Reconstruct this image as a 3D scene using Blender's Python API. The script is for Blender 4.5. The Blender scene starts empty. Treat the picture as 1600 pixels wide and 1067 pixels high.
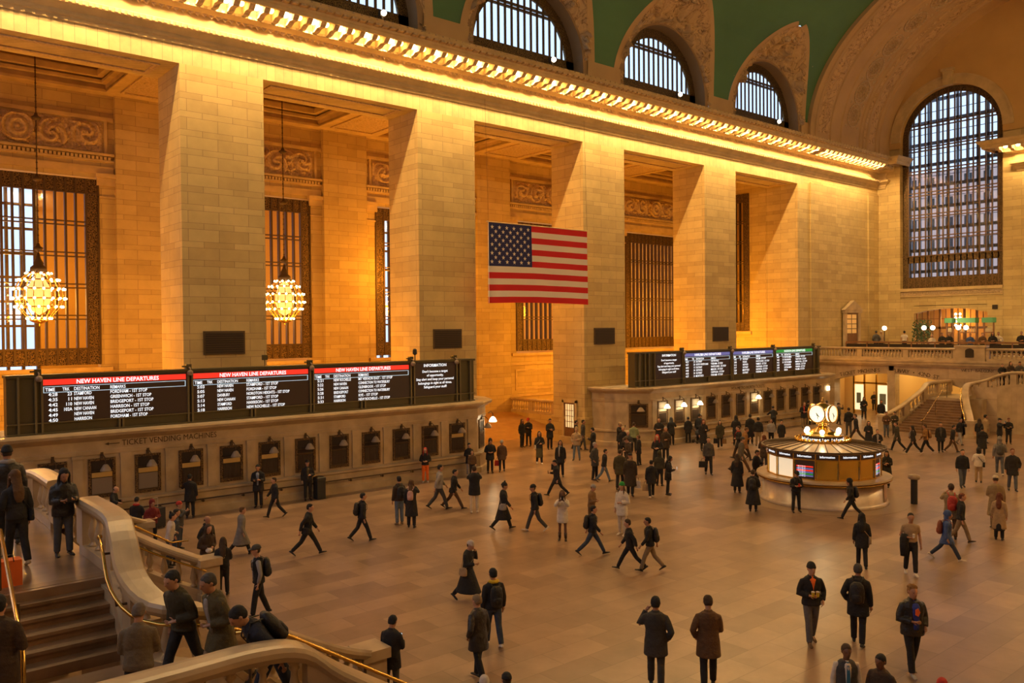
import bpy, bmesh, math, random
from mathutils import Vector, Matrix, Euler, noise
PI = math.pi
sin, cos, sqrt, radians = math.sin, math.cos, math.sqrt, math.radians
SC = bpy.context.scene
COL = SC.collection
random.seed(7)

# ------------------------------------------------------------------ camera
cam_d = bpy.data.cameras.new('camera'); cam = bpy.data.objects.new('camera', cam_d); COL.objects.link(cam)
cam_d.sensor_width = 36.0; cam_d.lens = 1306.3 / 1600 * 36.0; cam_d.clip_end = 400; cam_d.clip_start = .05
_r = Vector((0.76397, -0.64519, -0.00904)); _u = Vector((0.01632, 0.00532, 0.99985)); _f = Vector((0.64505, 0.764, -0.0146))
cam.matrix_world = Matrix(((_r.x, _u.x, -_f.x, 0), (_r.y, _u.y, -_f.y, 0), (_r.z, _u.z, -_f.z, 7.2), (0, 0, 0, 1)))
SC.camera = cam
# ------------------------------------------------------------------ exposure, world
vs = SC.view_settings
vs.view_transform = 'Standard'; vs.look = 'None'; vs.gamma = 1.0; vs.use_curve_mapping = False
vs.exposure = 0.0
world = bpy.data.worlds.new('daylight'); SC.world = world; world.use_nodes = True
wn = world.node_tree.nodes; bg = wn['Background']
bg.inputs[0].default_value = (0.56, 0.74, 1.0, 1); bg.inputs[1].default_value = 1.6

def area(name, loc, rot, sx, sy, col, power):
    d = bpy.data.lights.new(name, 'AREA'); d.shape = 'RECTANGLE'; d.size = sx; d.size_y = sy
    d.color = col; d.energy = power
    o = bpy.data.objects.new(name, d); o.location = loc; o.rotation_euler = rot; COL.objects.link(o); return o
def lamp(name, loc, col, power, r=.1, spot=0):
    d = bpy.data.lights.new(name, 'SPOT' if spot else 'POINT')
    if spot: d.spot_size = radians(spot); d.spot_blend = .5
    d.color = col; d.energy = power; d.shadow_soft_size = r
    o = bpy.data.objects.new(name, d); o.location = loc; COL.objects.link(o); return o
# added area lights standing in for daylight
DAY_FILL = (0.80, 0.86, 1.0)
for y in (6.2, 18.3, 30.4):
    area('daylight', (-9.0, y, 17.5), (0, radians(-80), 0), 8.0, 13.0, DAY_FILL, 520)
for k in range(6):
    area('daylight', (-4 + 12.17*k, -.9, 25.2), (radians(62), 0, 0), 8, 3.6, DAY_FILL, 560)
WARM = (1.0, 0.62, 0.24)
GOLD = (1.0, 0.36, 0.015)

# ------------------------------------------------------------------ property helpers
def T(o, label, cat, group=None):
    o['label'] = label; o['category'] = cat
    if group: o['group'] = group
    return o
def S(o):
    o['kind'] = 'structure'; return o
def empty(name, loc, rz=0):
    o = bpy.data.objects.new(name, None); COL.objects.link(o); o.location = loc; o.rotation_euler = (0, 0, rz)
    o.empty_display_size = .2
    return o
def copy_tree(o, parent=None, skip=()):
    c = o.copy(); COL.objects.link(c); c.parent = parent
    for ch in list(o.children):
        copy_tree(ch, c)
    return c

# ------------------------------------------------------------------ mesh builder
class MB:
    def __init__(s): s.v = []; s.f = []; s.m = []; s.sm = []; s.mi = 0; s.s = False
    def add(s, vs, fs):
        b = len(s.v); s.v += [tuple(p) for p in vs]
        for f in fs: s.f.append(tuple(b + i for i in f)); s.m.append(s.mi); s.sm.append(s.s)
        return s
    def box(s, x0, y0, z0, x1, y1, z1):
        return s.add([(x0,y0,z0),(x1,y0,z0),(x1,y1,z0),(x0,y1,z0),(x0,y0,z1),(x1,y0,z1),(x1,y1,z1),(x0,y1,z1)],
                     [(0,3,2,1),(4,5,6,7),(0,1,5,4),(1,2,6,5),(2,3,7,6),(3,0,4,7)])
    def prism(s, poly, a, b, ax='z', flip=False):
        # poly in the plane normal to ax, from a to b
        def P(p, t):
            if ax == 'z': return (p[0], p[1], t)
            if ax == 'x': return (t, p[0], p[1])
            return (p[0], t, p[1])
        n = len(poly)
        vs = [P(p, a) for p in poly] + [P(p, b) for p in poly]
        fs = [tuple(range(n))[::-1], tuple(range(n, 2*n))] + [(i, (i+1) % n, n + (i+1) % n, n + i) for i in range(n)]
        return s.add(vs, fs)
    def lathe(s, prof, c=(0,0,0), seg=16, a0=0, a1=2*PI, cap=True):
        full = abs(a1 - a0 - 2*PI) < 1e-6
        n = seg if full else seg + 1
        vs = []
        for r, z in prof:
            for k in range(n):
                a = a0 + (a1-a0)*k/seg
                vs.append((c[0] + r*cos(a), c[1] + r*sin(a), c[2] + z))
        fs = []
        for i in range(len(prof)-1):
            for k in range(seg):
                k2 = (k+1) % n if full else k+1
                fs.append((i*n+k, i*n+k2, (i+1)*n+k2, (i+1)*n+k))
        if cap and full:
            if prof[0][0] > 1e-4: fs.append(tuple(range(n))[::-1])
            if prof[-1][0] > 1e-4: fs.append(tuple((len(prof)-1)*n + k for k in range(n)))
        return s.add(vs, fs)
    def rings(s, rings, closed=True, cap=True):
        n = len(rings[0]); vs = [p for r in rings for p in r]; fs = []
        for i in range(len(rings)-1):
            for k in range(n if closed else n-1):
                k2 = (k+1) % n
                fs.append((i*n+k, i*n+k2, (i+1)*n+k2, (i+1)*n+k))
        if cap:
            fs.append(tuple(range(n))[::-1]); fs.append(tuple((len(rings)-1)*n + k for k in range(n)))
        return s.add(vs, fs)
    def tube(s, pts, rad, seg=8, flat=1.0, cap=True, up=None):
        pts = [Vector(p) for p in pts]; n = len(pts)
        rs = rad if isinstance(rad, (list, tuple)) else [rad]*n
        t0 = (pts[1]-pts[0]).normalized()
        ref = Vector(up) if up else (Vector((0,0,1)) if abs(t0.z) < .9 else Vector((1,0,0)))
        X = t0.cross(ref).normalized(); rings = []
        for i, p in enumerate(pts):
            t = (pts[min(i+1,n-1)] - pts[max(i-1,0)]).normalized()
            X = (X - t*X.dot(t)).normalized(); Y = t.cross(X)
            r = rs[i]
            ra, rb = (r if isinstance(r, (tuple, list)) else (r, r*flat))
            rings.append([p + X*(ra*cos(2*PI*k/seg)) + Y*(rb*sin(2*PI*k/seg)) for k in range(seg)])
        return s.rings(rings, True, cap)
    def sphere(s, c, r, seg=10, rg=6, sc=(1,1,1)):
        vs = [(c[0], c[1], c[2]-r*sc[2])]
        for i in range(1, rg):
            t = -PI/2 + PI*i/rg
            for k in range(seg):
                a = 2*PI*k/seg
                vs.append((c[0]+r*sc[0]*cos(t)*cos(a), c[1]+r*sc[1]*cos(t)*sin(a), c[2]+r*sc[2]*sin(t)))
        vs.append((c[0], c[1], c[2]+r*sc[2])); fs = []
        for k in range(seg): fs.append((0, 1+(k+1) % seg, 1+k))
        for i in range(rg-2):
            for k in range(seg):
                fs.append((1+i*seg+k, 1+i*seg+(k+1) % seg, 1+(i+1)*seg+(k+1) % seg, 1+(i+1)*seg+k))
        L = len(vs)-1; b = 1+(rg-2)*seg
        for k in range(seg): fs.append((b+k, b+(k+1) % seg, L))
        return s.add(vs, fs)
    def grid(s, fn, nu, nv):
        vs = [fn(i/nu, j/nv) for j in range(nv+1) for i in range(nu+1)]
        fs = [(j*(nu+1)+i, j*(nu+1)+i+1, (j+1)*(nu+1)+i+1, (j+1)*(nu+1)+i) for j in range(nv) for i in range(nu)]
        return s.add(vs, fs)
    def xf(s, M, start=0):
        for i in range(start, len(s.v)): s.v[i] = tuple(M @ Vector(s.v[i]))
        return s
    def mesh(s, name, mats, recalc=True):
        me = bpy.data.meshes.new(name); me.from_pydata(s.v, [], s.f)
        for mt in (mats if isinstance(mats, (list, tuple)) else [mats]): me.materials.append(mt)
        me.polygons.foreach_set('material_index', s.m)
        me.polygons.foreach_set('use_smooth', s.sm)
        if recalc:
            bm = bmesh.new(); bm.from_mesh(me); bmesh.ops.recalc_face_normals(bm, faces=bm.faces); bm.to_mesh(me); bm.free()
        me.update(); return me
    def build(s, name, mats, parent=None, smooth=None, loc=None, recalc=True):
        if smooth is not None: s.sm = [smooth]*len(s.f)
        o = bpy.data.objects.new(name, s.mesh(name, mats, recalc)); COL.objects.link(o)
        if parent: o.parent = parent
        if loc: o.location = loc
        return o

def sweep(mb, path, prof, closed=False, up=Vector((0,0,1))):
    # path: xyz points; prof: (offset to the left-hand side, height) pairs; vertical profile plane, mitred in plan
    P = [Vector(p) for p in path]; n = len(P); rings = []
    for i, p in enumerate(P):
        a = P[(i-1) % n] if (closed or i) else None
        b = P[(i+1) % n] if (closed or i < n-1) else None
        d1 = Vector(((p-a).x, (p-a).y, 0)).normalized() if a is not None else None
        d2 = Vector(((b-p).x, (b-p).y, 0)).normalized() if b is not None else None
        if d1 is None: d1 = d2
        if d2 is None: d2 = d1
        nn = Vector((-d1.y-d2.y, d1.x+d2.x, 0))
        nn = nn.normalized() if nn.length > 1e-5 else Vector((-d1.y, d1.x, 0))
        k = 1/max(.35, nn.dot(Vector((-d1.y, d1.x, 0))))
        rings.append([p + nn*(o*k) + up*h for o, h in prof])
    if closed: rings.append(rings[0])
    mb.rings(rings, True, not closed)
    return mb

# ------------------------------------------------------------------ materials
def nodemat(name):
    m = bpy.data.materials.new(name); m.use_nodes = True
    nt = m.node_tree; b = nt.nodes['Principled BSDF']
    return m, nt, b
def plain(name, col, rough=.6, metal=0, emit=None, es=0, noise_amt=0, nscale=6, bump=0, spec=None):
    m, nt, b = nodemat(name)
    b.inputs['Base Color'].default_value = (*col, 1); b.inputs['Roughness'].default_value = rough
    b.inputs['Metallic'].default_value = metal
    if spec is not None: b.inputs['Specular IOR Level'].default_value = spec
    if emit: b.inputs['Emission Color'].default_value = (*emit, 1); b.inputs['Emission Strength'].default_value = es
    if noise_amt or bump:
        tc = nt.nodes.new('ShaderNodeTexCoord'); nz = nt.nodes.new('ShaderNodeTexNoise')
        nz.inputs['Scale'].default_value = nscale; nz.inputs['Detail'].default_value = 5
        nt.links.new(tc.outputs['Object'], nz.inputs['Vector'])
        if noise_amt:
            rp = nt.nodes.new('ShaderNodeValToRGB')
            rp.color_ramp.elements[0].position = .3; rp.color_ramp.elements[1].position = .7
            rp.color_ramp.elements[0].color = tuple(c*(1-noise_amt) for c in col)+(1,)
            rp.color_ramp.elements[1].color = tuple(min(1, c*(1+noise_amt)) for c in col)+(1,)
            nt.links.new(nz.outputs['Fac'], rp.inputs['Fac']); nt.links.new(rp.outputs['Color'], b.inputs['Base Color'])
        if bump:
            bp = nt.nodes.new('ShaderNodeBump'); bp.inputs['Strength'].default_value = bump; bp.inputs['Distance'].default_value = .05
            nt.links.new(nz.outputs['Fac'], bp.inputs['Height']); nt.links.new(bp.outputs['Normal'], b.inputs['Normal'])
    return m
def blocks(name, c1, c2, mortar, bw, rh, rough=.75, msize=.012, horiz=False, bump=.35, freq=2, squash=1.0, vein=.25, alt=0):
    """coursed stone: bricks laid along (x+y, z), or along (x, y) for floors"""
    m, nt, b = nodemat(name); N = nt.nodes.new; L = nt.links.new
    g = N('ShaderNodeNewGeometry'); sep = N('ShaderNodeSeparateXYZ'); L(g.outputs['Position'], sep.inputs[0])
    cb = N('ShaderNodeCombineXYZ')
    if horiz:
        L(sep.outputs['X'], cb.inputs[0]); L(sep.outputs['Y'], cb.inputs[1])
    else:
        ad = N('ShaderNodeMath'); ad.operation = 'ADD'; L(sep.outputs['X'], ad.inputs[0]); L(sep.outputs['Y'], ad.inputs[1])
        L(ad.outputs[0], cb.inputs[0])
        if alt:      # tall and narrow courses in turn
            m1 = N('ShaderNodeMath'); m1.operation = 'MULTIPLY_ADD'; m1.inputs[1].default_value = PI/rh; m1.inputs[2].default_value = PI/2; L(sep.outputs['Z'], m1.inputs[0])
            m2 = N('ShaderNodeMath'); m2.operation = 'SINE'; L(m1.outputs[0], m2.inputs[0])
            m3 = N('ShaderNodeMath'); m3.operation = 'MULTIPLY_ADD'; m3.inputs[1].default_value = alt; L(m2.outputs[0], m3.inputs[0]); L(sep.outputs['Z'], m3.inputs[2])
            L(m3.outputs[0], cb.inputs[1])
        else: L(sep.outputs['Z'], cb.inputs[1])
    br = N('ShaderNodeTexBrick'); br.offset = .5; br.squash = squash; br.squash_frequency = 2; br.offset_frequency = freq
    br.inputs['Scale'].default_value = 1.0; br.inputs['Brick Width'].default_value = bw; br.inputs['Row Height'].default_value = rh
    br.inputs['Mortar Size'].default_value = msize; br.inputs['Mortar Smooth'].default_value = .1
    br.inputs['Color1'].default_value = (*c1, 1); br.inputs['Color2'].default_value = (*c2, 1); br.inputs['Mortar'].default_value = (*mortar, 1)
    L(cb.outputs[0], br.inputs['Vector'])
    nz = N('ShaderNodeTexNoise'); nz.inputs['Scale'].default_value = .9; nz.inputs['Detail'].default_value = 8; nz.inputs['Roughness'].default_value = .65
    L(g.outputs['Position'], nz.inputs['Vector'])
    mr = N('ShaderNodeMapRange'); mr.inputs[1].default_value = .3; mr.inputs[2].default_value = .7
    mr.inputs[3].default_value = 1-vein; mr.inputs[4].default_value = 1+vein*.6; L(nz.outputs['Fac'], mr.inputs[0])
    mx = N('ShaderNodeMix'); mx.data_type = 'RGBA'; mx.blend_type = 'MULTIPLY'; mx.inputs[0].default_value = 1
    L(br.outputs['Color'], mx.inputs[6]); L(mr.outputs[0], mx.inputs[7]); L(mx.outputs[2], b.inputs['Base Color'])
    b.inputs['Roughness'].default_value = rough
    if bump:
        bp = N('ShaderNodeBump'); bp.inputs['Strength'].default_value = bump; bp.inputs['Distance'].default_value = .03; bp.invert = True
        L(br.outputs['Fac'], bp.inputs['Height']); L(bp.outputs['Normal'], b.inputs['Normal'])
    return m, nt, b
def filigree(name, base, hi, scale=5.0, rough=.45, metal=.6):
    """cast openwork: dark ground with raised scrolls"""
    m, nt, b = nodemat(name); N = nt.nodes.new; L = nt.links.new
    g = N('ShaderNodeNewGeometry'); v = N('ShaderNodeTexVoronoi'); v.feature = 'DISTANCE_TO_EDGE'; v.inputs['Scale'].default_value = scale
    nz = N('ShaderNodeTexNoise'); nz.inputs['Scale'].default_value = scale*.8; L(g.outputs['Position'], nz.inputs['Vector'])
    mxv = N('ShaderNodeMix'); mxv.data_type = 'VECTOR'; mxv.inputs[0].default_value = .12
    L(g.outputs['Position'], mxv.inputs[4]); L(nz.outputs['Color'], mxv.inputs[5]); L(mxv.outputs[1], v.inputs['Vector'])
    rp = N('ShaderNodeValToRGB'); rp.color_ramp.elements[0].position = .06; rp.color_ramp.elements[1].position = .16
    rp.color_ramp.elements[0].color = (*hi, 1); rp.color_ramp.elements[1].color = (*base, 1)
    L(v.outputs['Distance'], rp.inputs[0]); L(rp.outputs[0], b.inputs['Base Color'])
    bp = N('ShaderNodeBump'); bp.inputs['Strength'].default_value = .8; bp.inputs['Distance'].default_value = .05; bp.invert = True
    L(v.outputs['Distance'], bp.inputs['Height']); L(bp.outputs['Normal'], b.inputs['Normal'])
    b.inputs['Roughness'].default_value = rough; b.inputs['Metallic'].default_value = metal
    return m
M = {}
M['stone'] = blocks('stone_blocks', (.60,.45,.19), (.48,.345,.14), (.24,.16,.08), 1.35, .40, alt=.075, msize=.009, vein=.13)[0]
M['lintel'] = blocks('stone_lintel', (.60,.47,.22), (.52,.40,.19), (.30,.21,.11), .42, 6.0, msize=.008, bump=.1)[0]
M['trim'] = plain('stone_trim', (.55,.40,.19), .7, noise_amt=.15, nscale=1.5)
M['carved'] = plain('stone_carved', (.50,.36,.20), .75, noise_amt=.25, nscale=9, bump=.6)
M['plaster'] = plain('tan_plaster', (.50,.33,.165), .8, noise_amt=.08, nscale=.6)
M['orange_plaster'] = plain('ochre_plaster', (.56,.35,.12), .85, noise_amt=.06, nscale=.5)
M['marble'] = plain('cream_marble', (.46,.345,.21), .32, noise_amt=.22, nscale=1.3)
M['marble_wall'] = blocks('marble_ashlar', (.52,.39,.26), (.44,.33,.22), (.25,.17,.11), 2.2, 1.1, rough=.22, msize=.008, bump=.15)[0]
M['bronze'] = plain('dark_bronze', (.085,.05,.022), .55, .25)
M['grille'] = filigree('bronze_filigree', (.035,.022,.012), (.20,.125,.05), 12)
M['brass'] = plain('polished_brass', (.75,.48,.13), .22, 1.0)
M['board'] = plain('olive_metal', (.10,.085,.045), .45, .5)
M['screen'] = plain('screen_black', (.012,.008,.006), .35, emit=(.05,.018,.008), es=.35)
M['white_led'] = plain('led_white', (.8,.85,.9), .5, emit=(.86,.93,1), es=1.15)
M['red_led'] = plain('led_red', (.8,.05,.03), .5, emit=(1,.035,.02), es=.8)
M['blue_led'] = plain('led_blue', (.1,.1,.3), .5, emit=(.13,.14,.38), es=.8)
M['green_led'] = plain('led_green', (.03,.3,.05), .5, emit=(.02,.22,.04), es=.9)
M['letter'] = plain('incised_letter', (.06,.035,.02), .8)
M['bulb'] = plain('lamp_glass', (1,.9,.7), .4, emit=(1,.76,.38), es=34)
M['bulb_soft'] = plain('opal_glass', (1,.95,.85), .4, emit=(1,.88,.62), es=7)
M['dark_hole'] = plain('dark_recess', (.03,.018,.01), .8)
M['leather_black'] = plain('black_plastic', (.02,.02,.02), .5)
# polished marble floor
mf, nt, b = blocks('floor_marble', (.36,.235,.15), (.235,.15,.098), (.16,.10,.065), 1.45, .72, rough=.3, msize=.006, horiz=True, bump=0, freq=2, vein=.22)
nz = nt.nodes.new('ShaderNodeTexNoise'); nz.inputs['Scale'].default_value = .35; nz.inputs['Detail'].default_value = 4
g = nt.nodes.new('ShaderNodeNewGeometry'); nt.links.new(g.outputs['Position'], nz.inputs['Vector'])
mr = nt.nodes.new('ShaderNodeMapRange'); mr.inputs[3].default_value = .26; mr.inputs[4].default_value = .36
nt.links.new(nz.outputs['Fac'], mr.inputs[0]); nt.links.new(mr.outputs[0], b.inputs['Roughness'])
M['floor'] = mf
M['ramp'] = plain('ramp_floor', (.40,.22,.08), .35, noise_amt=.15, nscale=2)
M['border'] = plain('floor_border', (.34,.24,.15), .3)
# turquoise-green vault with gilt stars
m, nt, b = nodemat('green_vault'); N = nt.nodes.new; L = nt.links.new
g = N('ShaderNodeNewGeometry'); v = N('ShaderNodeTexVoronoi'); v.inputs['Scale'].default_value = .9; L(g.outputs['Position'], v.inputs['Vector'])
rp = N('ShaderNodeValToRGB'); rp.color_ramp.elements[0].position = .035; rp.color_ramp.elements[1].position = .05
rp.color_ramp.elements[0].color = (.45,.40,.20,1); rp.color_ramp.elements[1].color = (.085,.195,.095,1); L(v.outputs['Distance'], rp.inputs[0])
nz = N('ShaderNodeTexNoise'); nz.inputs['Scale'].default_value = .3; nz.inputs['Detail'].default_value = 4; L(g.outputs['Position'], nz.inputs['Vector'])
mr = N('ShaderNodeMapRange'); mr.inputs[3].default_value = .75; mr.inputs[4].default_value = 1.25; L(nz.outputs['Fac'], mr.inputs[0])
mx = N('ShaderNodeMix'); mx.data_type = 'RGBA'; mx.blend_type = 'MULTIPLY'; mx.inputs[0].default_value = 1
L(rp.outputs[0], mx.inputs[6]); L(mr.outputs[0], mx.inputs[7]); L(mx.outputs[2], b.inputs['Base Color']); b.inputs['Roughness'].default_value = .8
M['vault'] = m
# carved shade painted as dark lines: figures and foliage modelled on tan plaster
m, nt, b = nodemat('shade_lined_plaster'); N = nt.nodes.new; L = nt.links.new
g = N('ShaderNodeNewGeometry'); nz = N('ShaderNodeTexNoise'); nz.inputs['Scale'].default_value = 1.15; nz.inputs['Detail'].default_value = 3.5; nz.inputs['Distortion'].default_value = 1.6
L(g.outputs['Position'], nz.inputs['Vector']); rp = N('ShaderNodeValToRGB'); e_ = rp.color_ramp.elements
e_[0].position = .44; e_[0].color = (.60,.40,.20,1); e_[1].position = .56; e_[1].color = (.56,.37,.19,1)
for q_, c_ in ((.485, (.50,.32,.16,1)), (.50, (.16,.09,.04,1)), (.515, (.50,.33,.17,1))): x_ = rp.color_ramp.elements.new(q_); x_.color = c_
L(nz.outputs['Fac'], rp.inputs[0]); L(rp.outputs[0], b.inputs['Base Color']); b.inputs['Roughness'].default_value = .8
bp = N('ShaderNodeBump'); bp.inputs['Strength'].default_value = .9; bp.inputs['Distance'].default_value = .25; L(nz.outputs['Fac'], bp.inputs['Height']); L(bp.outputs['Normal'], b.inputs['Normal'])
M['modelled'] = m
# window glass: mostly clear with a reflection
def glassmat(name, tint=(1,1,1), refl=.05, rough=.03):
    m = bpy.data.materials.new(name); m.use_nodes = True; nt = m.node_tree; nt.nodes.clear(); N = nt.nodes.new
    o = N('ShaderNodeOutputMaterial'); t = N('ShaderNodeBsdfTransparent'); t.inputs[0].default_value = (*tint, 1)
    gl = N('ShaderNodeBsdfGlossy'); gl.inputs['Roughness'].default_value = rough
    mx = N('ShaderNodeMixShader'); mx.inputs[0].default_value = refl
    nt.links.new(t.outputs[0], mx.inputs[1]); nt.links.new(gl.outputs[0], mx.inputs[2]); nt.links.new(mx.outputs[0], o.inputs[0]); return m
M['glass'] = glassmat('window_glass')
M['brass_glass'] = plain('gilt_glass', (.55,.36,.08), .12, .9)
M['sky_pane'] = plain('daylight_pane', (.6,.7,.85), .5, emit=(.62,.78,1.0), es=1.1)
M['sky_pane_w'] = plain('hazy_daylight_pane', (.7,.7,.75), .5, emit=(.80,.82,.88), es=1.0)
M['wood'] = plain('brown_wood', (.22,.10,.04), .4, noise_amt=.2)
M['green_cloth'] = plain('green_awning', (.10,.34,.17), .7)
M['leaf'] = plain('leaf_green', (.05,.09,.03), .6)

_font_cache = {}
def text_into(mb, s, size, origin, right, up, align='l', extrude=.006, sx=1.0, bold=0.0, fit=None):
    key = (s, extrude, bold)
    if key not in _font_cache:
        cu = bpy.data.curves.new('t', 'FONT'); cu.body = s; cu.size = 1; cu.extrude = extrude; cu.resolution_u = 2; cu.offset = bold
        ob = bpy.data.objects.new('t', cu); COL.objects.link(ob)
        dg = bpy.context.evaluated_depsgraph_get(); me = bpy.data.meshes.new_from_object(ob.evaluated_get(dg))
        vs_ = [v.co.copy() for v in me.vertices]; fs_ = [tuple(p.vertices) for p in me.polygons]
        COL.objects.unlink(ob); bpy.data.objects.remove(ob); bpy.data.curves.remove(cu); bpy.data.meshes.remove(me)
        _font_cache[key] = (vs_, fs_)
    vs_, fs_ = _font_cache[key]
    if not vs_: return 0
    w = max(v.x for v in vs_)
    if fit: sx = fit/(w*size)
    off = {'l': 0, 'c': -w/2, 'r': -w}[align]
    R_ = Vector(right).normalized(); U = Vector(up).normalized(); Nn = R_.cross(U); O = Vector(origin)
    mb.add([O + R_*((v.x+off)*size*sx) + U*(v.y*size) + Nn*(v.z*size) for v in vs_], fs_)
    return w*size*sx
# ================================================================== SETTING
BAY = 12.17; CX = [8.2 + BAY*k for k in range(-1, 5)]      # opening centres; CX[3] is the middle of the hall
W = 36.6                                                    # south pier faces
def relief(mb, u0, u1, z0, z1, place, amp=.10, nu=110, nv=30, seed=0, medal=True):
    """carved panel: scrolls and leaves in low relief.  place(s, z, h) -> xyz"""
    wdt = u1-u0; hgt = z1-z0
    rnd = random.Random(seed); sp = []
    nsp = max(2, int(wdt/(hgt*.85)))
    for i in range(nsp):
        sp.append((u0+wdt*(i+.5)/nsp, z0+hgt*(.5+.08*(-1)**i), hgt*.42, (-1)**i, rnd.random()*6))
    mid = (u0+u1)/2
    def fn(a, b_):
        s = u0+wdt*a; z = z0+hgt*b_; h = 0
        edge = min(1, min(a, 1-a, )*nu/6)*min(1, min(b_, 1-b_)*nv/4)
        for (cx_, cz_, R_, d, ph) in sp:
            dx, dz = s-cx_, z-cz_; r = sqrt(dx*dx+dz*dz)
            if r < R_*1.15:
                th = math.atan2(dz, dx)*d
                h = max(h, (.5+.5*cos(2*th - r/R_*9 + ph))*(1-.5*r/R_))
                h = max(h, .9 if r < R_*.16 else 0)
        n = noise.noise(Vector((s*4.2/hgt*1.4, z*4.2/hgt*1.4, seed*3.7)))
        h = max(h, .75*max(0, n*1.7))
        if medal:
            r = sqrt((s-mid)**2+(z-(z0+z1)/2)**2)/(hgt*.5)
            if r < .92: h = .9+.25*cos(r*14)
        return place(s, z, amp*h*edge)
    mb.s = False
    mb.grid(fn, nu, nv); return mb

# ---- floor
fl = MB(); fl.box(-12, -3, -.3, 76, 41.6, 0); S(fl.build('floor', M['floor']))
bd = MB(); bd.box(27.6, 37.25, 0, 37.4, 37.5, .004); bd.box(-9, 33.02, 0, 25.5, 33.3, .004)
S(bd.build('trim_1', M['border']))
rp_ = MB()
rp_.add([(28.3,41.6,-.3),(48.9,41.6,-.3),(48.9,48,-.3),(28.3,48,-.3),(28.3,41.6,0.002),(48.9,41.6,0.002),(48.9,48,1.15),(28.3,48,1.15)],
        [(0,3,2,1),(4,5,6,7),(0,1,5,4),(1,2,6,5),(2,3,7,6),(3,0,4,7)])
S(rp_.build('floor', M['ramp']))
rest = MB(); rest.box(-12, 41.6, -.3, 28.3, 58, 0); rest.box(48.9, 41.6, -.3, 76, 58, 0); S(rest.build('floor', M['floor']))

# ---- south piers
for i, c in enumerate(CX[:6]):
    a, b_ = c+4.2, c+7.95
    if i == 5: b_ = 76
    mb = MB(); mb.box(a, W, 0, b_, 39.43, 18.72)
    # chamfered plinth
    mb.box(a-.06, W-.06, 0, min(b_, 74.4)+.06, 39.5, 1.55); mb.box(a-.1, W-.1, 1.5, min(b_, 74.4)+.1, 39.53, 1.68)
    S(mb.build('wall_south_pier', M['stone']))
mb = MB(); mb.box(62.9, W-.12, 0, 66.8, W, 19.0); mb.box(72.55, W-.12, 0, 74.4, W, 19.0); S(mb.build('wall_south_pier', M['stone']))
for i, c in enumerate(CX[1:5]):
    x0 = c+5.05; p = MB(); p.box(x0, W-.07, 6.2, x0+1.86, W-.003, 7.24)
    fr = p.build('louvre_panel', M['bronze'])
    nm = ['first', 'second', 'third', 'fourth'][i]
    T(fr, ['black louvred panel on the nearest stone pier at left', 'black louvred panel on the pier left of the flag',
           'black louvred panel on the pier right of the flag', 'small black louvred panel on the farthest stone pier'][i], 'panel', 'black panels on the stone piers')
    q = MB()
    for k in range(9): q.box(x0+.08, W-.095, 6.28+k*.1, x0+1.78, W-.071, 6.34+k*.1)
    q.build('louvre', M['dark_hole'], fr)
# lintel over the openings (joggled blocks)
mb = MB(); mb.box(-12, W, 18.72, 62, 39.43, 19.6); S(mb.build('wall_south_lintel', M['lintel']))
mb = MB(); mb.box(62, W, 18.72, 76, 39.43, 19.6); mb.box(-12, W, 19.6, 76, 39.43, 22.9); S(mb.build('wall_south_lintel', M['stone']))
# soffit panel mouldings under the lintel
for c in CX[1:6]:
    mb = MB(); x0, x1, y0, y1, z = c-3.6, c+3.6, 37.2, 38.85, 18.72
    for (a, b_, q, r) in ((x0, y0, x1, y0+.22), (x0, y1-.22, x1, y1), (x0, y0+.22, x0+.22, y1-.22), (x1-.22, y0+.22, x1, y1-.22)):
        mb.box(a, b_, z-.06, q, r, z)
    S(mb.build('trim_2', M['carved']))
# ---- side hall behind the piers
YB = 48.0; ZC = 19.8
mb = MB()
for c in CX:       # ceiling ribs + coffers
    mb.box(c+4.3, 39.43, ZC, c+7.87, YB, ZC+.5)
    mb.box(c-4.3, 39.43, ZC, c+4.3, 39.95, ZC+.5); mb.box(c-4.3, 47.5, ZC, c+4.3, YB, ZC+.5)
    for k, (d, z) in enumerate(((0, .0), (.28, .38), (.55, .62), (1.0, 1.0))):
        x0, x1, y0, y1 = c-4.3+d, c+4.3-d, 39.95+d, 47.5-d; w = .30 if k < 3 else .5; zz = ZC+z; t = .14 if k != 2 else .3
        mb.box(x0, y0, zz, x1, y0+w, zz+t); mb.box(x0, y1-w, zz, x1, y1, zz+t); mb.box(x0, y0+w, zz, x0+w, y1-w, zz+t); mb.box(x1-w, y0+w, zz, x1, y1-w, zz+t)
    mb.box(c-4.3, 39.9, ZC+.1, c-4.0, 47.5, ZC+1.9); mb.box(c+4.0, 39.9, ZC+.1, c+4.3, 47.5, ZC+1.9)
    mb.box(c-4.3, 39.9, ZC+.1, c+4.3, 40.2, ZC+1.9); mb.box(c-4.3, 47.3, ZC+.1, c+4.3, 47.5, ZC+1.9)
mb.box(-12, 39.43, ZC+1.9, 63, YB+1, ZC+2.1)
S(mb.build('ceiling', M['trim']))
mb = MB()
for c in CX[1:5]:  # ornamented rib panels
    relief(mb, c+4.75, c+7.4, 41, 46.6, lambda s, z, h: (s, z, ZC-.012-h), amp=.05, nu=40, nv=80, seed=5, medal=False)
    for (a, b_, q, r) in ((c+4.6, 40.8, c+7.55, 40.98), (c+4.6, 46.62, c+7.55, 46.8), (c+4.6, 40.98, c+4.74, 46.62), (c+7.41, 40.98, c+7.55, 46.62)):
        mb.box(a, b_, ZC-.07, q, r, ZC)
S(mb.build('trim_3', M['carved']))
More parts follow.
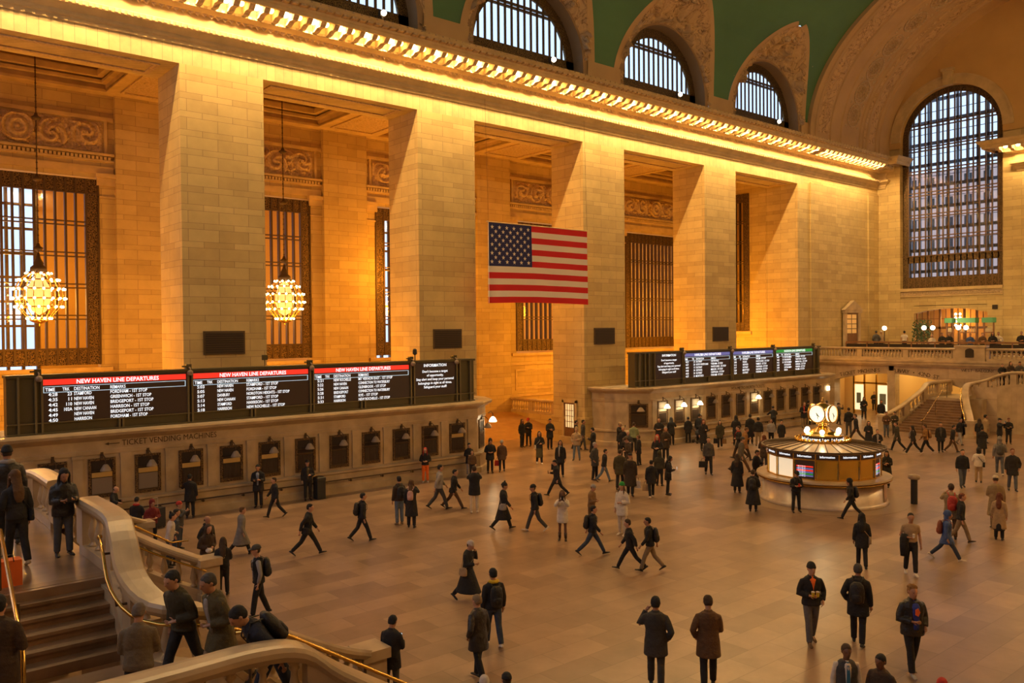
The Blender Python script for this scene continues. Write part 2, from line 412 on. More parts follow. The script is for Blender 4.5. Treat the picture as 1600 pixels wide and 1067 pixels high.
# back wall with niches
mb = MB()
for c in CX:
    mb.box(c+4.55, YB-.35, 0, c+BAY-4.55, YB+.5, ZC)            # wall piers between niches
    mb.box(c-4.55, YB, 0, c+4.55, YB+.5, 5.35)                   # below the window
    mb.box(c-4.55, YB, 15.4, c+4.55, YB+.5, ZC)
    mb.box(c-4.55, YB-.02, 0, c-3.74, YB+.5, 15.4); mb.box(c+3.74, YB-.02, 0, c+4.55, YB+.5, 15.4)
S(mb.build('wall_south_hall', M['stone']))
mb = MB()
for c in CX:
    for s in (-1, 1):   # pilaster capitals beside the windows
        a, b_ = sorted((c+s*3.70, c+s*4.55))
        mb.box(a-.05, YB-.16, 15.0, b_+.05, YB, 15.4); mb.box(a-.12, YB-.3, 15.4, b_+.0, YB, 15.62); mb.box(a, YB-.1, 14.35, b_, YB, 14.45)
    mb.box(c-4.5, YB-.12, 15.62, c+4.5, YB, 16.0); mb.box(c-4.5, YB-.2, 16.25, c+4.5, YB, 16.35)
    for k in range(44): mb.box(c-4.4+k*.2, YB-.24, 16.36, c-4.4+k*.2+.13, YB, 16.52)
    mb.box(c-4.5, YB-.3, 16.56, c+4.5, YB, 16.68)
    mb.box(c-4.5, YB-.16, 18.42, c+4.5, YB, 18.62)
    mb.box(c-4.2, YB-.12, 16.68, c-4.05, YB, 18.42); mb.box(c+4.05, YB-.12, 16.68, c+4.2, YB, 18.42)
    # sill and dado panel
    mb.box(c-4.3, YB-.22, 5.2, c+4.3, YB, 5.4); mb.box(c-4.5, YB-.1, 4.5, c+4.5, YB, 4.66)
    mb.box(c-3.9, YB-.06, 2.6, c+3.9, YB, 2.72); mb.box(c-3.9, YB-.06, 4.05, c+3.9, YB, 4.17)
    mb.box(c-3.9, YB-.06, 2.72, c-3.78, YB, 4.05); mb.box(c+3.78, YB-.06, 2.72, c+3.9, YB, 4.05)
    mb.box(c-4.5, YB-.14, 2.1, c+4.5, YB, 2.3); mb.box(c-4.5, YB-.2, 1.5, c+4.5, YB, 1.75)
S(mb.build('trim_4', M['trim']))
mb = MB()
for i, c in enumerate(CX[1:6]):
    relief(mb, c-3.95, c+3.95, 16.78, 18.34, lambda s, z, h: (s, YB-.03-h, z), amp=.32, nu=190, nv=42, seed=i)
S(mb.build('trim_5', M['carved']))
# tall bronze windows of the hall
for i, c in enumerate(CX[1:6]):
    x0, x1, z0, z1 = c-3.74, c+3.74, 5.55, 15.3
    fr = MB()
    for (a, z_, b_, q) in ((x0, z0, x1, z0+.85), (x0, z1-.75, x1, z1), (x0, z0+.85, x0+.62, z1-.75), (x1-.62, z0+.85, x1, z1-.75)):
        fr.box(a, YB-.06, z_, b_, YB+.1, q)
    w = fr.build('window_%d' % (i+1), M['grille']); S(w)
    mu = MB(); n = 13; ix0, ix1 = x0+.62, x1-.62
    for k in range(n+1):
        x = ix0+(ix1-ix0)*k/n; mu.box(x-.05, YB-.1, z0, x+.05, YB+.14, z1-.02)
    for k in range(1, 5):
        z = z0+.85+(z1-z0-1.6)*k/5; mu.box(ix0, YB-.09, z-.13, ix1, YB+.12, z-.07); mu.box(ix0, YB-.09, z+.07, ix1, YB+.12, z+.13)
    mu.box(x0, YB-.09, z0+.78, x1, YB+.12, z0+.88); mu.box(x0, YB-.09, z1-.80, x1, YB+.12, z1-.72)
    mu.box(x0-.02, YB-.1, z0, x0+.06, YB+.12, z1); mu.box(x1-.06, YB-.1, z0, x1+.02, YB+.12, z1)
    mu.build('mullions', M['bronze'], w)
    g = MB(); g.box(ix0, YB+.02, z0+.8, ix1, YB+.03, z1-.75); g.build('glass_pane', M['glass'], w)
# gallery beyond those windows: ochre walls, daylight window at the back
mb = MB(); mb.box(-12, 56, 0, 76, 56.3, 4.8); mb.box(-12, 56, 16.2, 76, 56.3, ZC+2)
for c in CX: mb.box(c+2.3, 56, 4.8, c+BAY-2.3, 56.3, 16.2)
mb.box(-12, YB+.5, 16.6, 76, 56.3, 16.9)
S(mb.build('wall_gallery', M['orange_plaster']))
mb = MB()
for c in CX[1:6]:
    for k in range(7): x = c-2.3+4.6*k/6; mb.box(x-.08, 55.9, 4.8, x+.08, 56.2, 16.2)
    for k in range(9): z = 4.8+11.4*k/8; mb.box(c-2.3, 55.92, z-.07, c+2.3, 56.18, z+.07)
S(mb.build('window_17', M['bronze']))
# end wall of the hall with its own dark window
mb = MB(); mb.box(61.05, 39.43, 0, 61.5, 41.1, ZC+1); mb.box(61.05, 45.1, 0, 61.5, 56, ZC+1); mb.box(61.05, 41.1, 0, 61.5, 45.1, 6.9); mb.box(61.05, 41.1, 18.5, 61.5, 45.1, ZC+1)
S(mb.build('wall_hall_end', M['stone']))
fr = MB()
for (a, z_, b_, q) in ((41.1, 6.9, 45.1, 7.6), (41.1, 17.8, 45.1, 18.5), (41.1, 7.6, 41.6, 17.8), (44.6, 7.6, 45.1, 17.8)): fr.box(60.98, a, z_, 61.2, b_, q)
w = S(fr.build('window_6', M['grille']))
mu = MB()
for k in range(8): y = 41.6+3*k/7; mu.box(60.95, y-.04, 6.9, 61.2, y+.04, 18.5)
for k in range(1, 6): z = 7.6+10.2*k/6; mu.box(60.96, 41.6, z-.12, 61.2, 44.6, z-.06); mu.box(60.96, 41.6, z+.06, 61.2, 44.6, z+.12)
mu.build('mullions', M['bronze'], w)
g = MB(); g.box(61.1, 41.6, 7.6, 61.11, 44.6, 17.8); g.build('glass_pane', M['glass'], w)
mb = MB(); mb.box(62.5, 39.43, 0, 62.8, 47, 20); S(mb.build('wall_hall_end', M['orange_plaster']))
mb = MB(); mb.box(60.9, 40.9, 6.6, 61.05, 45.3, 6.85); S(mb.build('trim_6', M['trim']))
# west closing wall for the hall's far left
mb = MB(); mb.box(-12.3, 39, 0, -12, 56.3, 22); S(mb.build('wall_hall_east', M['stone']))
# hall lights: warm uplighters behind the piers; unseen lamps added in passage and gallery
for c in CX:
    lamp('hall_lamp', (c, 41.2, 4.6) if c != CX[3] else (c-2.2, 45, 11), GOLD, 1350, .25 if c != CX[3] else .8)
    lamp('hall_lamp', (c, 52.5, 9), (1, .42, .03), 1250, .3)

# ---- balustrade in the passage beside the ramp
def baluster_profile(h):
    return [(.085, 0), (.085, .06*h), (.05, .1*h), (.055, .16*h), (.098, .34*h), (.085, .48*h), (.045, .72*h), (.04, .8*h), (.07, .86*h), (.05, .9*h), (.085, .94*h), (.085, h)]
def balustrade(name, path, z_of=None, h=1.0, mats='marble', spacing=.3, cap_w=.38, cap_h=.17, base_h=.18, bw=.26, seg=10, pier_every=2.6, parent=None, sq=True):
    """path: xyz points at the foot; the rail follows above it"""
    root = empty(name, path[0]) if parent is None else parent
    off = Vector(path[0]) if parent is None else Vector((0, 0, 0))
    P = [Vector(p)-off for p in path]
    mb = MB(); sweep(mb, P, [(-bw/2, 0), (bw/2, 0), (bw/2, base_h), (-bw/2, base_h)])
    mb.build('plinth', M[mats], root)
    mb = MB(); c = cap_w/2; H = h
    sweep(mb, P, [(-c*.75, H-cap_h), (c*.75, H-cap_h), (c, H-cap_h*.62), (c, H-cap_h*.3), (c*.85, H-.01), (c*.4, H), (-c*.4, H), (-c*.85, H-.01), (-c, H-cap_h*.3), (-c, H-cap_h*.62)])
    mb.build('coping', M[mats], root, smooth=False)
    # walk the path
    L = [0]
    for a, b_ in zip(P, P[1:]): L.append(L[-1]+(b_-a).length)
    tot = L[-1]
    def at(s):
        for i in range(len(P)-1):
            if s <= L[i+1] or i == len(P)-2:
                t = (s-L[i])/max(1e-6, L[i+1]-L[i]); return P[i].lerp(P[i+1], t), (P[i+1]-P[i]).normalized()
    nseg = max(1, round(tot/pier_every)); mbp = MB(); mbb = MB(); mbb.s = True
    bal = None
    for k in range(nseg+1):
        p, d = at(min(tot, tot*k/nseg)); d2 = Vector((d.x, d.y, 0)).normalized(); n2 = Vector((-d2.y, d2.x, 0)); w = .2
        pts = [p+d2*a+n2*b_ for a, b_ in ((-w, -bw*.48), (w, -bw*.48), (w, bw*.48), (-w, bw*.48))]
        sl = d.z/max(.2, sqrt(d.x*d.x+d.y*d.y))
        vs = [(q.x, q.y, p.z+base_h+sl*((-w, w, w, -w)[j])-.02) for j, q in enumerate(pts)]+[(q.x, q.y, p.z+H-cap_h+sl*((-w, w, w, -w)[j])+.02) for j, q in enumerate(pts)]
        mbp = MB(); mbp.add(vs, [(0,3,2,1),(4,5,6,7),(0,1,5,4),(1,2,6,5),(2,3,7,6),(3,0,4,7)])
        mbp.build('pedestal', M[mats], root)
    nb = 0; proto = None; hb = H-cap_h-base_h
    for k in range(nseg):
        s0, s1 = tot*k/nseg+.2, tot*(k+1)/nseg-.2; n = max(1, int((s1-s0)/spacing))
        for j in range(n):
            s = s0+(s1-s0)*(j+.5)/n; p, d = at(s)
            if nb < 95:
                if proto is None:
                    m1 = MB(); m1.s = True; m1.lathe(baluster_profile(hb), (0, 0, 0), seg); proto = m1.build('baluster', M[mats], root); o = proto
                else:
                    o = proto.copy(); COL.objects.link(o)
                o.location = (p.x, p.y, p.z+base_h)
            else:
                mbb.lathe(baluster_profile(hb), (p.x, p.y, p.z+base_h), seg)
            nb += 1
    if mbb.v:
        o = mbb.build('balusters', M[mats], root); o['kind'] = 'stuff'
    return root
rt = balustrade('balustrade', [(40.2, 43.0, 1.1), (40.2, 47.9, 1.1)], h=1.05, spacing=.24, pier_every=2.4)
T(rt, 'small stone balustrade beside the ramp in the passage right of the flag pier', 'balustrade')
mb = MB(); mb.box(40.05, 42.6, 0, 40.5, 48, 1.1); mb.box(40.1, 39.4, 0, 40.5, 42.9, 1.1); S(mb.build('wall_passage', M['stone']))
# step and door in the flank of the pier right of the passage
mb = MB(); mb.box(36.35, 37.15, 0, 36.74, 38.55, .42); S(mb.build('trim_7', M['trim']))
d = MB(); d.box(36.66, 37.35, .42, 36.72, 38.35, 2.55); dd = S(d.build('door_1', M['wood']))
d = MB()
for a, b_ in ((37.5, 37.78), (37.86, 38.2)): d.box(36.63, a, 1.0, 36.66, b_, 2.45)
d.build('door_glass', plain('lit_door_glass', (.9,.8,.5), .4, emit=(1,.78,.36), es=.55), dd)
d = MB()
for z in (1.35, 1.7, 2.05): d.box(36.6, 37.5, z, 36.64, 38.2, z+.03)
for a in (37.62, 38.02): d.box(36.6, a, 1.0, 36.64, a+.03, 2.45)
d.build('glazing_bars', M['wood'], dd)
d = MB(); d.box(36.6, 37.2, .42, 36.7, 37.35, 2.7); d.box(36.6, 38.35, .42, 36.7, 38.5, 2.7); d.box(36.6, 37.2, 2.55, 36.7, 38.5, 2.75); d.build('door_frame', M['trim'], dd)
d = MB(); d.sphere((36.62, 38.27, 1.5), .04, 6, 4); d.build('door_handle', M['brass'], dd)
# ================================================================== ENTABLATURE with its row of bulbs
# profile: (projection from wall face, z)
ENT = [(0,19.50),(.06,19.52),(.08,19.60),(.08,19.68),(.14,19.72),(.17,19.80),(.17,19.88),(.22,19.92),(.38,20.05),(.48,20.10),(.50,20.28),(.40,20.34),(.16,20.36),
       (.16,20.93),(.34,20.96),(.78,21.02),(.84,21.12),(.86,21.46),(1.86,21.46),(1.86,21.30),(1.98,21.30),(2.0,21.45),(2.06,21.5),(2.06,21.62),(2.22,21.72),(2.3,21.85),(2.3,21.92),(0,22.3)]
def ent_ring(x=None, y=None): pass
mb = MB()
poly = [(W-p, z) for p, z in ENT]
mb.prism(poly, -12, 74.4, ax='x')
S(mb.build('trim_8', M['trim']))
# darker carved bands: dentils, egg-and-dart, crown carving
dn = MB()
x = -9.5
while x < 74.3:
    dn.box(x, W-.55, 20.12, x+.13, W-.47, 20.26); x += .24
S(dn.build('trim_9', M['carved']))
eg = MB(); x = -9.5
while x < 74.3:
    eg.add([(x, W-.22, 20.93), (x+.24, W-.22, 20.93), (x+.12, W-.24, 20.80), (x, W-.32, 20.96), (x+.24, W-.32, 20.96), (x+.12, W-.30, 20.82)], [(0,1,2),(3,5,4),(0,2,5,3),(1,4,5,2),(0,3,4,1)])
    eg.box(x+.03, W-.83, 21.0, x+.19, W-.75, 21.1); x += .3
S(eg.build('trim_10', M['carved']))
cr = MB(); x = -9.5
while x < 74.3:
    cr.box(x, W-2.335, 21.60, x+.28, W-2.06, 21.70); cr.box(x+.06, W-2.36, 21.84, x+.12, W-2.28, 21.9); x += .42
S(cr.build('trim_11', M['carved']))
# modillion brackets between the bulbs
BR = .676
def bracket(mb, P):
    # P(a, p, z): a along the wall, p projection
    w = .13
    prof = [(.86,21.46),(1.80,21.46),(1.80,21.30),(1.62,21.13),(1.30,21.16),(1.05,21.05),(.86,21.05)]
    vs = [P(-w, p, z) for p, z in prof]+[P(w, p, z) for p, z in prof]; n = len(prof)
    mb.add(vs, [tuple(range(n)), tuple(range(n, 2*n))]+[(i, (i+1) % n, n+(i+1) % n, n+i) for i in range(n)])
mb = MB(); x = CX[0]-BAY/2; k = 0
bulb_x = []
while x < 74.0:
    bracket(mb, lambda a, p, z: (x+a, W-p, z)); x += BR; k += 1
    bx_ = x-BR/2
    if bx_ < 62.0:
        if k % 2 == 0: bulb_x.append(bx_)
    elif bx_ < 72.4: bulb_x.append(bx_)
# recess rosettes in the unlit coffers
S(mb.build('trim_12', M['carved']))
bm_ = MB(); bm_.s = True; bm_.lathe([(.0, -.17), (.09, -.155), (.145, -.09), (.16, -.01), (.13, .07), (.07, .12), (.06, .16)], (0,0,0), 12)
bulb_me = bm_.mesh('cornice_bulb', M['bulb'])
amber_me = bm_.mesh('amber_bulb', plain('amber_lamp_glass', (1,.8,.5), .4, emit=(1,.62,.16), es=7))
def amber_bulb(p):
    o = bpy.data.objects.new('light_bulb', amber_me); COL.objects.link(o); o.location = p; o.scale = (.9, .9, .9)
    T(o, 'dimmer amber bulb between two white ones along the long cornice', 'light bulb', 'amber bulbs along the long cornice'); lamp('amber_glow', (p[0], p[1], p[2]-.19), (1, .55, .14), 16, .05)
def cornice_bulb(p, label, group, energy=38, light=True):
    o = bpy.data.objects.new('light_bulb', bulb_me); COL.objects.link(o); o.location = p
    T(o, label, 'light bulb', group)
    if light: lamp('cornice_glow', (p[0], p[1]-.0, p[2]-.2), WARM, 9, .05)
    if light: lamp('cornice_lamp', (p[0], p[1], p[2]-.19), WARM, energy, .04, 168)
for i, x in enumerate(bulb_x):
    if x < 3: 
        continue
    far = x > 62
    o = cornice_bulb((x, W-1.34, 21.43), 'round bulb lit at the foot of the long cornice above the stone piers' if not far else 'round bulb in the close-set row on the cornice near the far corner',
                     'bulbs along the long cornice' if not far else 'close-set bulbs near the far corner', 420 if not far else 200)
for i, x in enumerate(bulb_x):
    if 3 < x < 61: amber_bulb((x+BR, W-1.34, 21.43))
# returns of the entablature on the west pillars
def pillar_block(y0, y1, n, label):
    XW = 74.4; mb = MB(); e = 2.3
    rings = []
    for p, z in ENT:
        rings.append([(XW+.5, y0-p if y0 > -50 else y0, z), (XW-p, y0-p, z), (XW-p, y1+p, z), (XW+.5, y1+p, z)])
    mb.rings(rings, True, True); S(mb.build('trim_14', M['trim']))
    b2 = MB(); L = (y1-y0)+2*.0; m = max(2, n)
    for k in range(m+1):
        yy = y0-.9+(y1-y0+1.8)*k/m
        bracket(b2, lambda a, p, z: (XW-p, yy+a, z))
    S(b2.build('trim_15', M['carved']))
    for k in range(m):
        yy = y0-.9+(y1-y0+1.8)*(k+.5)/m
        cornice_bulb((XW-1.34, yy, 21.43), label, label.replace('round bulb', 'bulbs'), 220)
pillar_block(34.7+1.2, 36.6, 3, 'round bulb on the short cornice return left of the great far window')
pillar_block(22.4, 25.1, 5, 'round bulb on the cornice block right of the great far window')
# ================================================================== VAULT, LUNETTES, WEST WALL
VA, VB, VZ = 18.3, 12.6, 22.9
ZA = 29.4
def vY(z): return 18.3+VA*sqrt(max(0, 1-((z-VZ)/VB)**2))
def lw(z):
    s = max(0, (z-VZ)/(ZA-VZ)); return 4.75*max(0, 1-s**2.1)**.62
rows = [(18.3+VA*cos(t), VZ+VB*sin(t)) for t in [PI*i/84 for i in range(85)]]
mb = MB(); mb.s = True
lun = CX[1:6]
for c in [CX[0]-BAY]+CX:
    for j in range(84):
        (ya, za), (yb, zb) = rows[j], rows[j+1]
        cut = c in lun and ya > 18.3 and min(za, zb) < ZA
        segs = [(c-BAY/2, c-BAY/2, c+BAY/2, c+BAY/2)] if not cut else [(c-BAY/2, c-BAY/2, c-lw(za)-.45*(za < ZA), c-lw(zb)-.45*(zb < ZA)), (c+lw(za)+.45*(za < ZA), c+lw(zb)+.45*(zb < ZA), c+BAY/2, c+BAY/2)]
        for (a0, b0, a1, b1) in segs:
            if a0 > 62.5: continue
            a1, b1 = min(a1, 62.6), min(b1, 62.6)
            mb.add([(a0, ya, za), (a1, ya, za), (b1, yb, zb), (b0, yb, zb)], [(0, 1, 2, 3)])
S(mb.build('ceiling', M['vault']))
# tan bands framing each lunette, and the strip along the springing
mb = MB(); mb.s = True
for c in lun:
    n = 30
    for s in (-1, 1):
        pts = []
        for i in range(n+1):
            z = VZ+(ZA-VZ)*(1-(1-i/n)**1.6)
            pts.append((c+s*lw(z), vY(z)-.02, z, c+s*(lw(z)+.5), z+(.35*(i/n)**4)))
        for i in range(n):
            a, b_ = pts[i], pts[i+1]
            mb.add([(a[0], a[1], a[2]), (a[3], vY(a[4])-.06, a[4]), (b_[3], vY(b_[4])-.06, b_[4]), (b_[0], b_[1], b_[2])], [(0, 1, 2, 3)])
for c in [CX[0]]+lun:
    x0, x1 = c+4.6, c+BAY-4.6
    if c == CX[5]: x1 = 62.6
    mb.add([(x0, vY(22.9)-.08, 22.3), (x1, vY(22.9)-.08, 22.3), (x1, vY(23.75)-.08, 23.75), (x0, vY(23.75)-.08, 23.75)], [(0, 1, 2, 3)])
S(mb.build('trim_16', M['plaster']))
RW, ZW = 4.25, 23.3
def arch_ring(mb, c, y0, y1, r0, r1, zc, n=36, leg=0, ax='y', flip=1):
    pts = []
    def P(a, d, z): return (a, d, z) if ax == 'y' else (d, a, z)
    prof = [(cos(PI*i/n), sin(PI*i/n)) for i in range(n+1)]
    path = [(r, zc-leg, 1) for r in (1,)]
    seq = ([('leg', 1)] if leg else [])
    R0 = [(c+r0*x, zc+r0*z) for x, z in prof]; R1 = [(c+r1*x, zc+r1*z) for x, z in prof]
    if leg:
        R0 = [(c+r0, zc-leg)]+R0+[(c-r0, zc-leg)]; R1 = [(c+r1, zc-leg)]+R1+[(c-r1, zc-leg)]
    rings = [[P(R0[i][0], y0, R0[i][1]), P(R1[i][0], y0, R1[i][1]), P(R1[i][0], y1, R1[i][1]), P(R0[i][0], y1, R0[i][1])] for i in range(len(R0))]
    mb.rings(rings, True, True)
mb = MB(); ir = MB()
for k, c in enumerate(lun):
    # sculpted lunette shell between the window arch and the vault
    n = 64; m_ = 20
    def fn(u, v, c=c, k=k):
        ph = PI*u; s = 1 if ph < PI/2 else -1; q = sin(ph)
        ax_, az = c+(RW+.12)*cos(ph), ZW+(RW+.12)*sin(ph)
        zb = VZ+(ZA-VZ)*(q**1.25); bx = c+s*lw(zb) if abs(ph-PI/2) > 1e-3 else c
        by = vY(zb)
        vv = v*1.07; x = ax_+(bx-ax_)*vv; y = W+(by-W)*vv; z = az+(zb-az)*vv
        e = min(1, v*5)*min(1, (1-v)*6)
        nn = noise.noise(Vector((x*.9, z*.9, k*5)))+.6*noise.noise(Vector((x*2.1, z*2.1, k*3)))
        nn += .5*noise.noise(Vector((x*4.3, z*4.3, k*2)));  h = max(0, nn)*.95*e
        # a winged figure leaning over the crown
        d = math.hypot((x-c-.5)/.55, (z-28.2)/.8); h += .45*max(0, 1-d)*e
        d = math.hypot((x-c+.7)/1.0, (z-27.9)/.45); h += .35*max(0, 1-d)*e
        return (x, y-h*.8, z-h*.45)
    mb.grid(fn, 190, 40)
    # crowning figure
    mb.s = False
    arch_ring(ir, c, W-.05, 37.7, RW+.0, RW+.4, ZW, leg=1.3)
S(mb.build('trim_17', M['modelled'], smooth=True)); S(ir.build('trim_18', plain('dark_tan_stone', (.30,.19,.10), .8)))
fg = MB(); fg.s = True
for c in lun:
    fg.sphere((c, 34.45, 29.45), .2, 8, 6); fg.sphere((c+.05, 34.5, 29.05), .27, 8, 6, (1, .8, 1.2)); fg.sphere((c-.45, 34.6, 28.75), .3, 8, 5, (1.6, .6, .7)); fg.sphere((c+.55, 34.6, 28.8), .25, 8, 5, (1.5, .6, .6))
    fg.tube([(c-.2, 34.4, 29.1), (c-.6, 34.3, 29.5), (c-.9, 34.4, 29.4)], [.1, .08, .06], 6); fg.tube([(c+.2, 34.4, 29.0), (c+.8, 34.5, 28.75), (c+1.3, 34.7, 28.7)], [.1, .08, .05], 6)
S(fg.build('trim_19', M['carved']))
# clerestory windows
for k, c in enumerate(lun):
    yw = 37.45; fr = MB(); arch_ring(fr, c, yw-.06, yw+.08, RW-.62, RW+.02, ZW, leg=.9)
    fr.box(c-RW, yw-.06, 22.4, c+RW, yw+.08, 23.75)
    w = S(fr.build('window_%d' % (7+k), M['grille'])); mu = MB(); n = 15
    for i in range(1, n):
        x = -RW+.5+(2*RW-1)*i/n; h = sqrt(max(0, (RW-.3)**2-x*x)); mu.box(c+x-.075, yw-.05, 22.9, c+x+.075, yw+.01, ZW+h)
    for z in (26.0, 26.22): h = sqrt(RW**2-(z-ZW)**2); mu.box(c-h, yw-.1, z-.05, c+h, yw+.1, z+.05)
    mu.box(c-RW, yw-.12, 22.4, c+RW, yw+.1, 22.5)
    mu.build('mullions', M['bronze'], w)
    g = MB(); g.box(c-RW, yw+.02, 23.7, c+RW, yw+.03, ZW+.01); P_ = [(c+(RW-.3)*cos(PI*i/24), ZW+(RW-.3)*sin(PI*i/24)) for i in range(25)]
    g.prism(P_, yw+.02, yw+.03, ax='y'); g.build('glass_pane', M['glass'], w)
# small round floodlights at the foot of the clerestory windows
for k, (x, z) in enumerate([(CX[2]+2.35, 23.05), (CX[3]+2.0, 23.05), (CX[4]+1.8, 23.05), (CX[5]+1.9, 23.05)]):
    r_ = empty('spotlight', (x, 36.9, 23.35)); a = MB(); a.s = True; a.sphere((0, -.12, 0), .15, 10, 8); a.build('lens', M['bulb_soft'], r_)
    a = MB(); a.box(-.14, -.04, -.16, .14, .2, .16); a.box(-.05, -.02, -.5, .05, .06, -.1); a.build('housing', M['bronze'], r_)
    T(r_, ['small round spotlight at the foot of the arched window nearest the camera', 'small round spotlight at the foot of the arched window above the flag',
           'small round spotlight at the foot of the second arched window from the far end', 'small round spotlight at the foot of the farthest arched window'][k], 'spotlight', 'spotlights on the clerestory sills')
# outer wall behind the clerestory so daylight only enters at the arches
mb = MB()
mb.box(-12, 37.75, 22.3, 63, 37.9, 22.6)
S(mb.build('wall_clerestory', M['plaster']))

# ---- ribbed and coffered end arch
prof = [(62.5, 0), (62.5, .32), (62.75, .40), (63.0, .40), (63.05, .5), (63.35, .5), (63.4, .42), (65.3, .42), (65.35, .52), (65.6, .52), (65.65, .46), (66.9, .46), (67.0, .56), (67.2, .56), (67.25, .5), (70.0, .5), (70.05, .6), (70.3, .66), (70.35, .76), (70.7, .76), (70.75, .86), (71.1, .86), (71.15, .78), (72.3, .78), (72.35, .92), (72.6, .98), (72.65, 1.1), (74.5, 1.1)]
mb = MB(); nt_ = 72
mb.grid(lambda u, v: (prof[round(u*(len(prof)-1))][0], 18.3+(VA-prof[round(u*(len(prof)-1))][1])*cos(PI*v), VZ+(VB-prof[round(u*(len(prof)-1))][1])*sin(PI*v)-(1-sin(PI*v))*.0), len(prof)-1, nt_)
for s in (0,):  # legs down to the cornice
    for sy in (1, -1):
        mb.add([(p, 18.3+sy*(VA-d), VZ) for p, d in prof]+[(p, 18.3+sy*(VA-d), 21.8) for p, d in prof], [(i, i+1, len(prof)+i+1, len(prof)+i) for i in range(len(prof)-1)])
S(mb.build('ceiling', M['plaster']))
def band_relief(mb, x0, x1, d, amp, nv, seed, t0=0.02, t1=2.2):
    def fn(u, v):
        t = t0+(t1-t0)*v; e = min(1, min(u, 1-u)*6)
        h = max(0, noise.noise(Vector((u*(x1-x0)*2.6, v*nv*.22, seed)))*1.8); h = max(h, .6*(.5+.5*sin(v*nv*.8+3*cos(u*PI*2))))
        q = d+amp*h*e; x = x0+(x1-x0)*u
        return (x, 18.3+(VA-q)*cos(t), VZ+(VB-q)*sin(t))
    mb.grid(fn, 12, nv)
mb = MB(); band_relief(mb, 63.5, 65.2, .44, .12, 260, 1); band_relief(mb, 71.2, 72.25, .8, .10, 260, 3); band_relief(mb, 70.36, 70.66, .77, .06, 260, 4)
S(mb.build('trim_20', M['modelled']))
# rosette coffers along the arch
ro = MB(); ro.s = False
for i in range(17):
    t = .19+i*.155
    if t > 2.6: break
    q = .5; P0 = Vector((68.6, 18.3+(VA-q)*cos(t), VZ+(VB-q)*sin(t)))
    nrm = Vector((0, -cos(t)/VA, -sin(t)/VB)).normalized(); tg = Vector((0, -VA*sin(t), VB*cos(t))).normalized()
    Mx = Matrix(((1, tg.x, nrm.x, P0.x), (0, tg.y, nrm.y, P0.y), (0, tg.z, nrm.z, P0.z), (0, 0, 0, 1)))
    s0 = len(ro.v)
    ro.lathe([(.86, 0), (.9, .09), (1.0, .1), (1.04, 0)], (0, 0, 0), 24); ro.lathe([(.5, .0), (.52, .06), (.58, .06), (.6, 0)], (0, 0, 0), 20); ro.lathe([(.0, .16), (.1, .14), (.16, 0)], (0, 0, 0), 10)
    for k in range(12):
        a = 2*PI*k/12; ro.add([(.14*cos(a), .14*sin(a), .05), (.46*cos(a+.14), .46*sin(a+.14), .10), (.5*cos(a), .5*sin(a), .03), (.46*cos(a-.14), .46*sin(a-.14), .10), (.3*cos(a), .3*sin(a), .14)], [(0, 1, 4), (1, 2, 4), (2, 3, 4), (3, 0, 4)])
        ro.sphere((.74*cos(a+.13), .74*sin(a+.13), .02), .07, 5, 4)
    for sx_ in (-1, 1):
        for st in (-1, 1):
            ro.sphere((sx_*.98, st*.98, .02), .16, 6, 4, (1, 1, .6))
    ro.xf(Mx, s0)
S(ro.build('trim_21', M['carved']))

# ---- west wall: tympanum with arched windows
XW = 74.4; WY = [30.38, 18.3, 6.22]; WR = 4.17; WZ = 23.43
def wtop(y):
    for c in WY:
        if abs(y-c) < WR: return WZ+sqrt(WR*WR-(y-c)**2)
    return 22.86
def ell(y): a, b_ = VA-1.05, VB-1.05; return VZ+b_*sqrt(max(0, 1-((y-18.3)/a)**2))
mb = MB(); ys = [18.3+17.24*cos(PI*i/150) for i in range(151)]
for c in WY: ys += [c-WR+.001, c-WR-.001, c+WR+.001, c+WR-.001]+[c+WR*cos(PI*i/40) for i in range(1, 40)]
ys = sorted(set(round(y, 4) for y in ys))
for a, b_ in zip(ys, ys[1:]):
    mb.add([(XW, a, wtop(a)), (XW, b_, wtop(b_)), (XW, b_, ell(b_)), (XW, a, ell(a)), (XW+.8, a, wtop(a)), (XW+.8, b_, wtop(b_))], [(0, 1, 2, 3), (0, 4, 5, 1)])
S(mb.build('wall_west', M['orange_plaster']))
mb = MB()
for a, b_ in ((34.55, 36.7), (22.47, 26.21), (10.39, 14.13), (0, 2.05)): mb.box(XW, a, 4.4, XW+.9, b_, 22.9)
for c in WY: mb.box(XW+.05, c-WR, 8.9, XW+.9, c+WR, 10.46)
for c in WY:
    mb.box(XW+.05, c-WR, 4.4, XW+.9, c-2.99, 8.9); mb.box(XW+.05, c+2.99, 4.4, XW+.9, c+WR, 8.9)
    n = 16
    for i in range(n):
        a = -3+6*i/n; b2 = -3+6*(i+1)/n; z = lambda q: 8.25+.4*(1-(q/3)**2)
        mb.add([(XW+.05, c+a, z(a)), (XW+.05, c+b2, z(b2)), (XW+.05, c+b2, 8.95), (XW+.05, c+a, 8.95), (XW+.9, c+a, z(a)), (XW+.9, c+b2, z(b2)), (XW+.9, c+b2, 8.95), (XW+.9, c+a, 8.95)], [(0,1,2,3), (0,4,5,1), (4,7,6,5)])
S(mb.build('wall_west', M['stone']))
mb = MB()
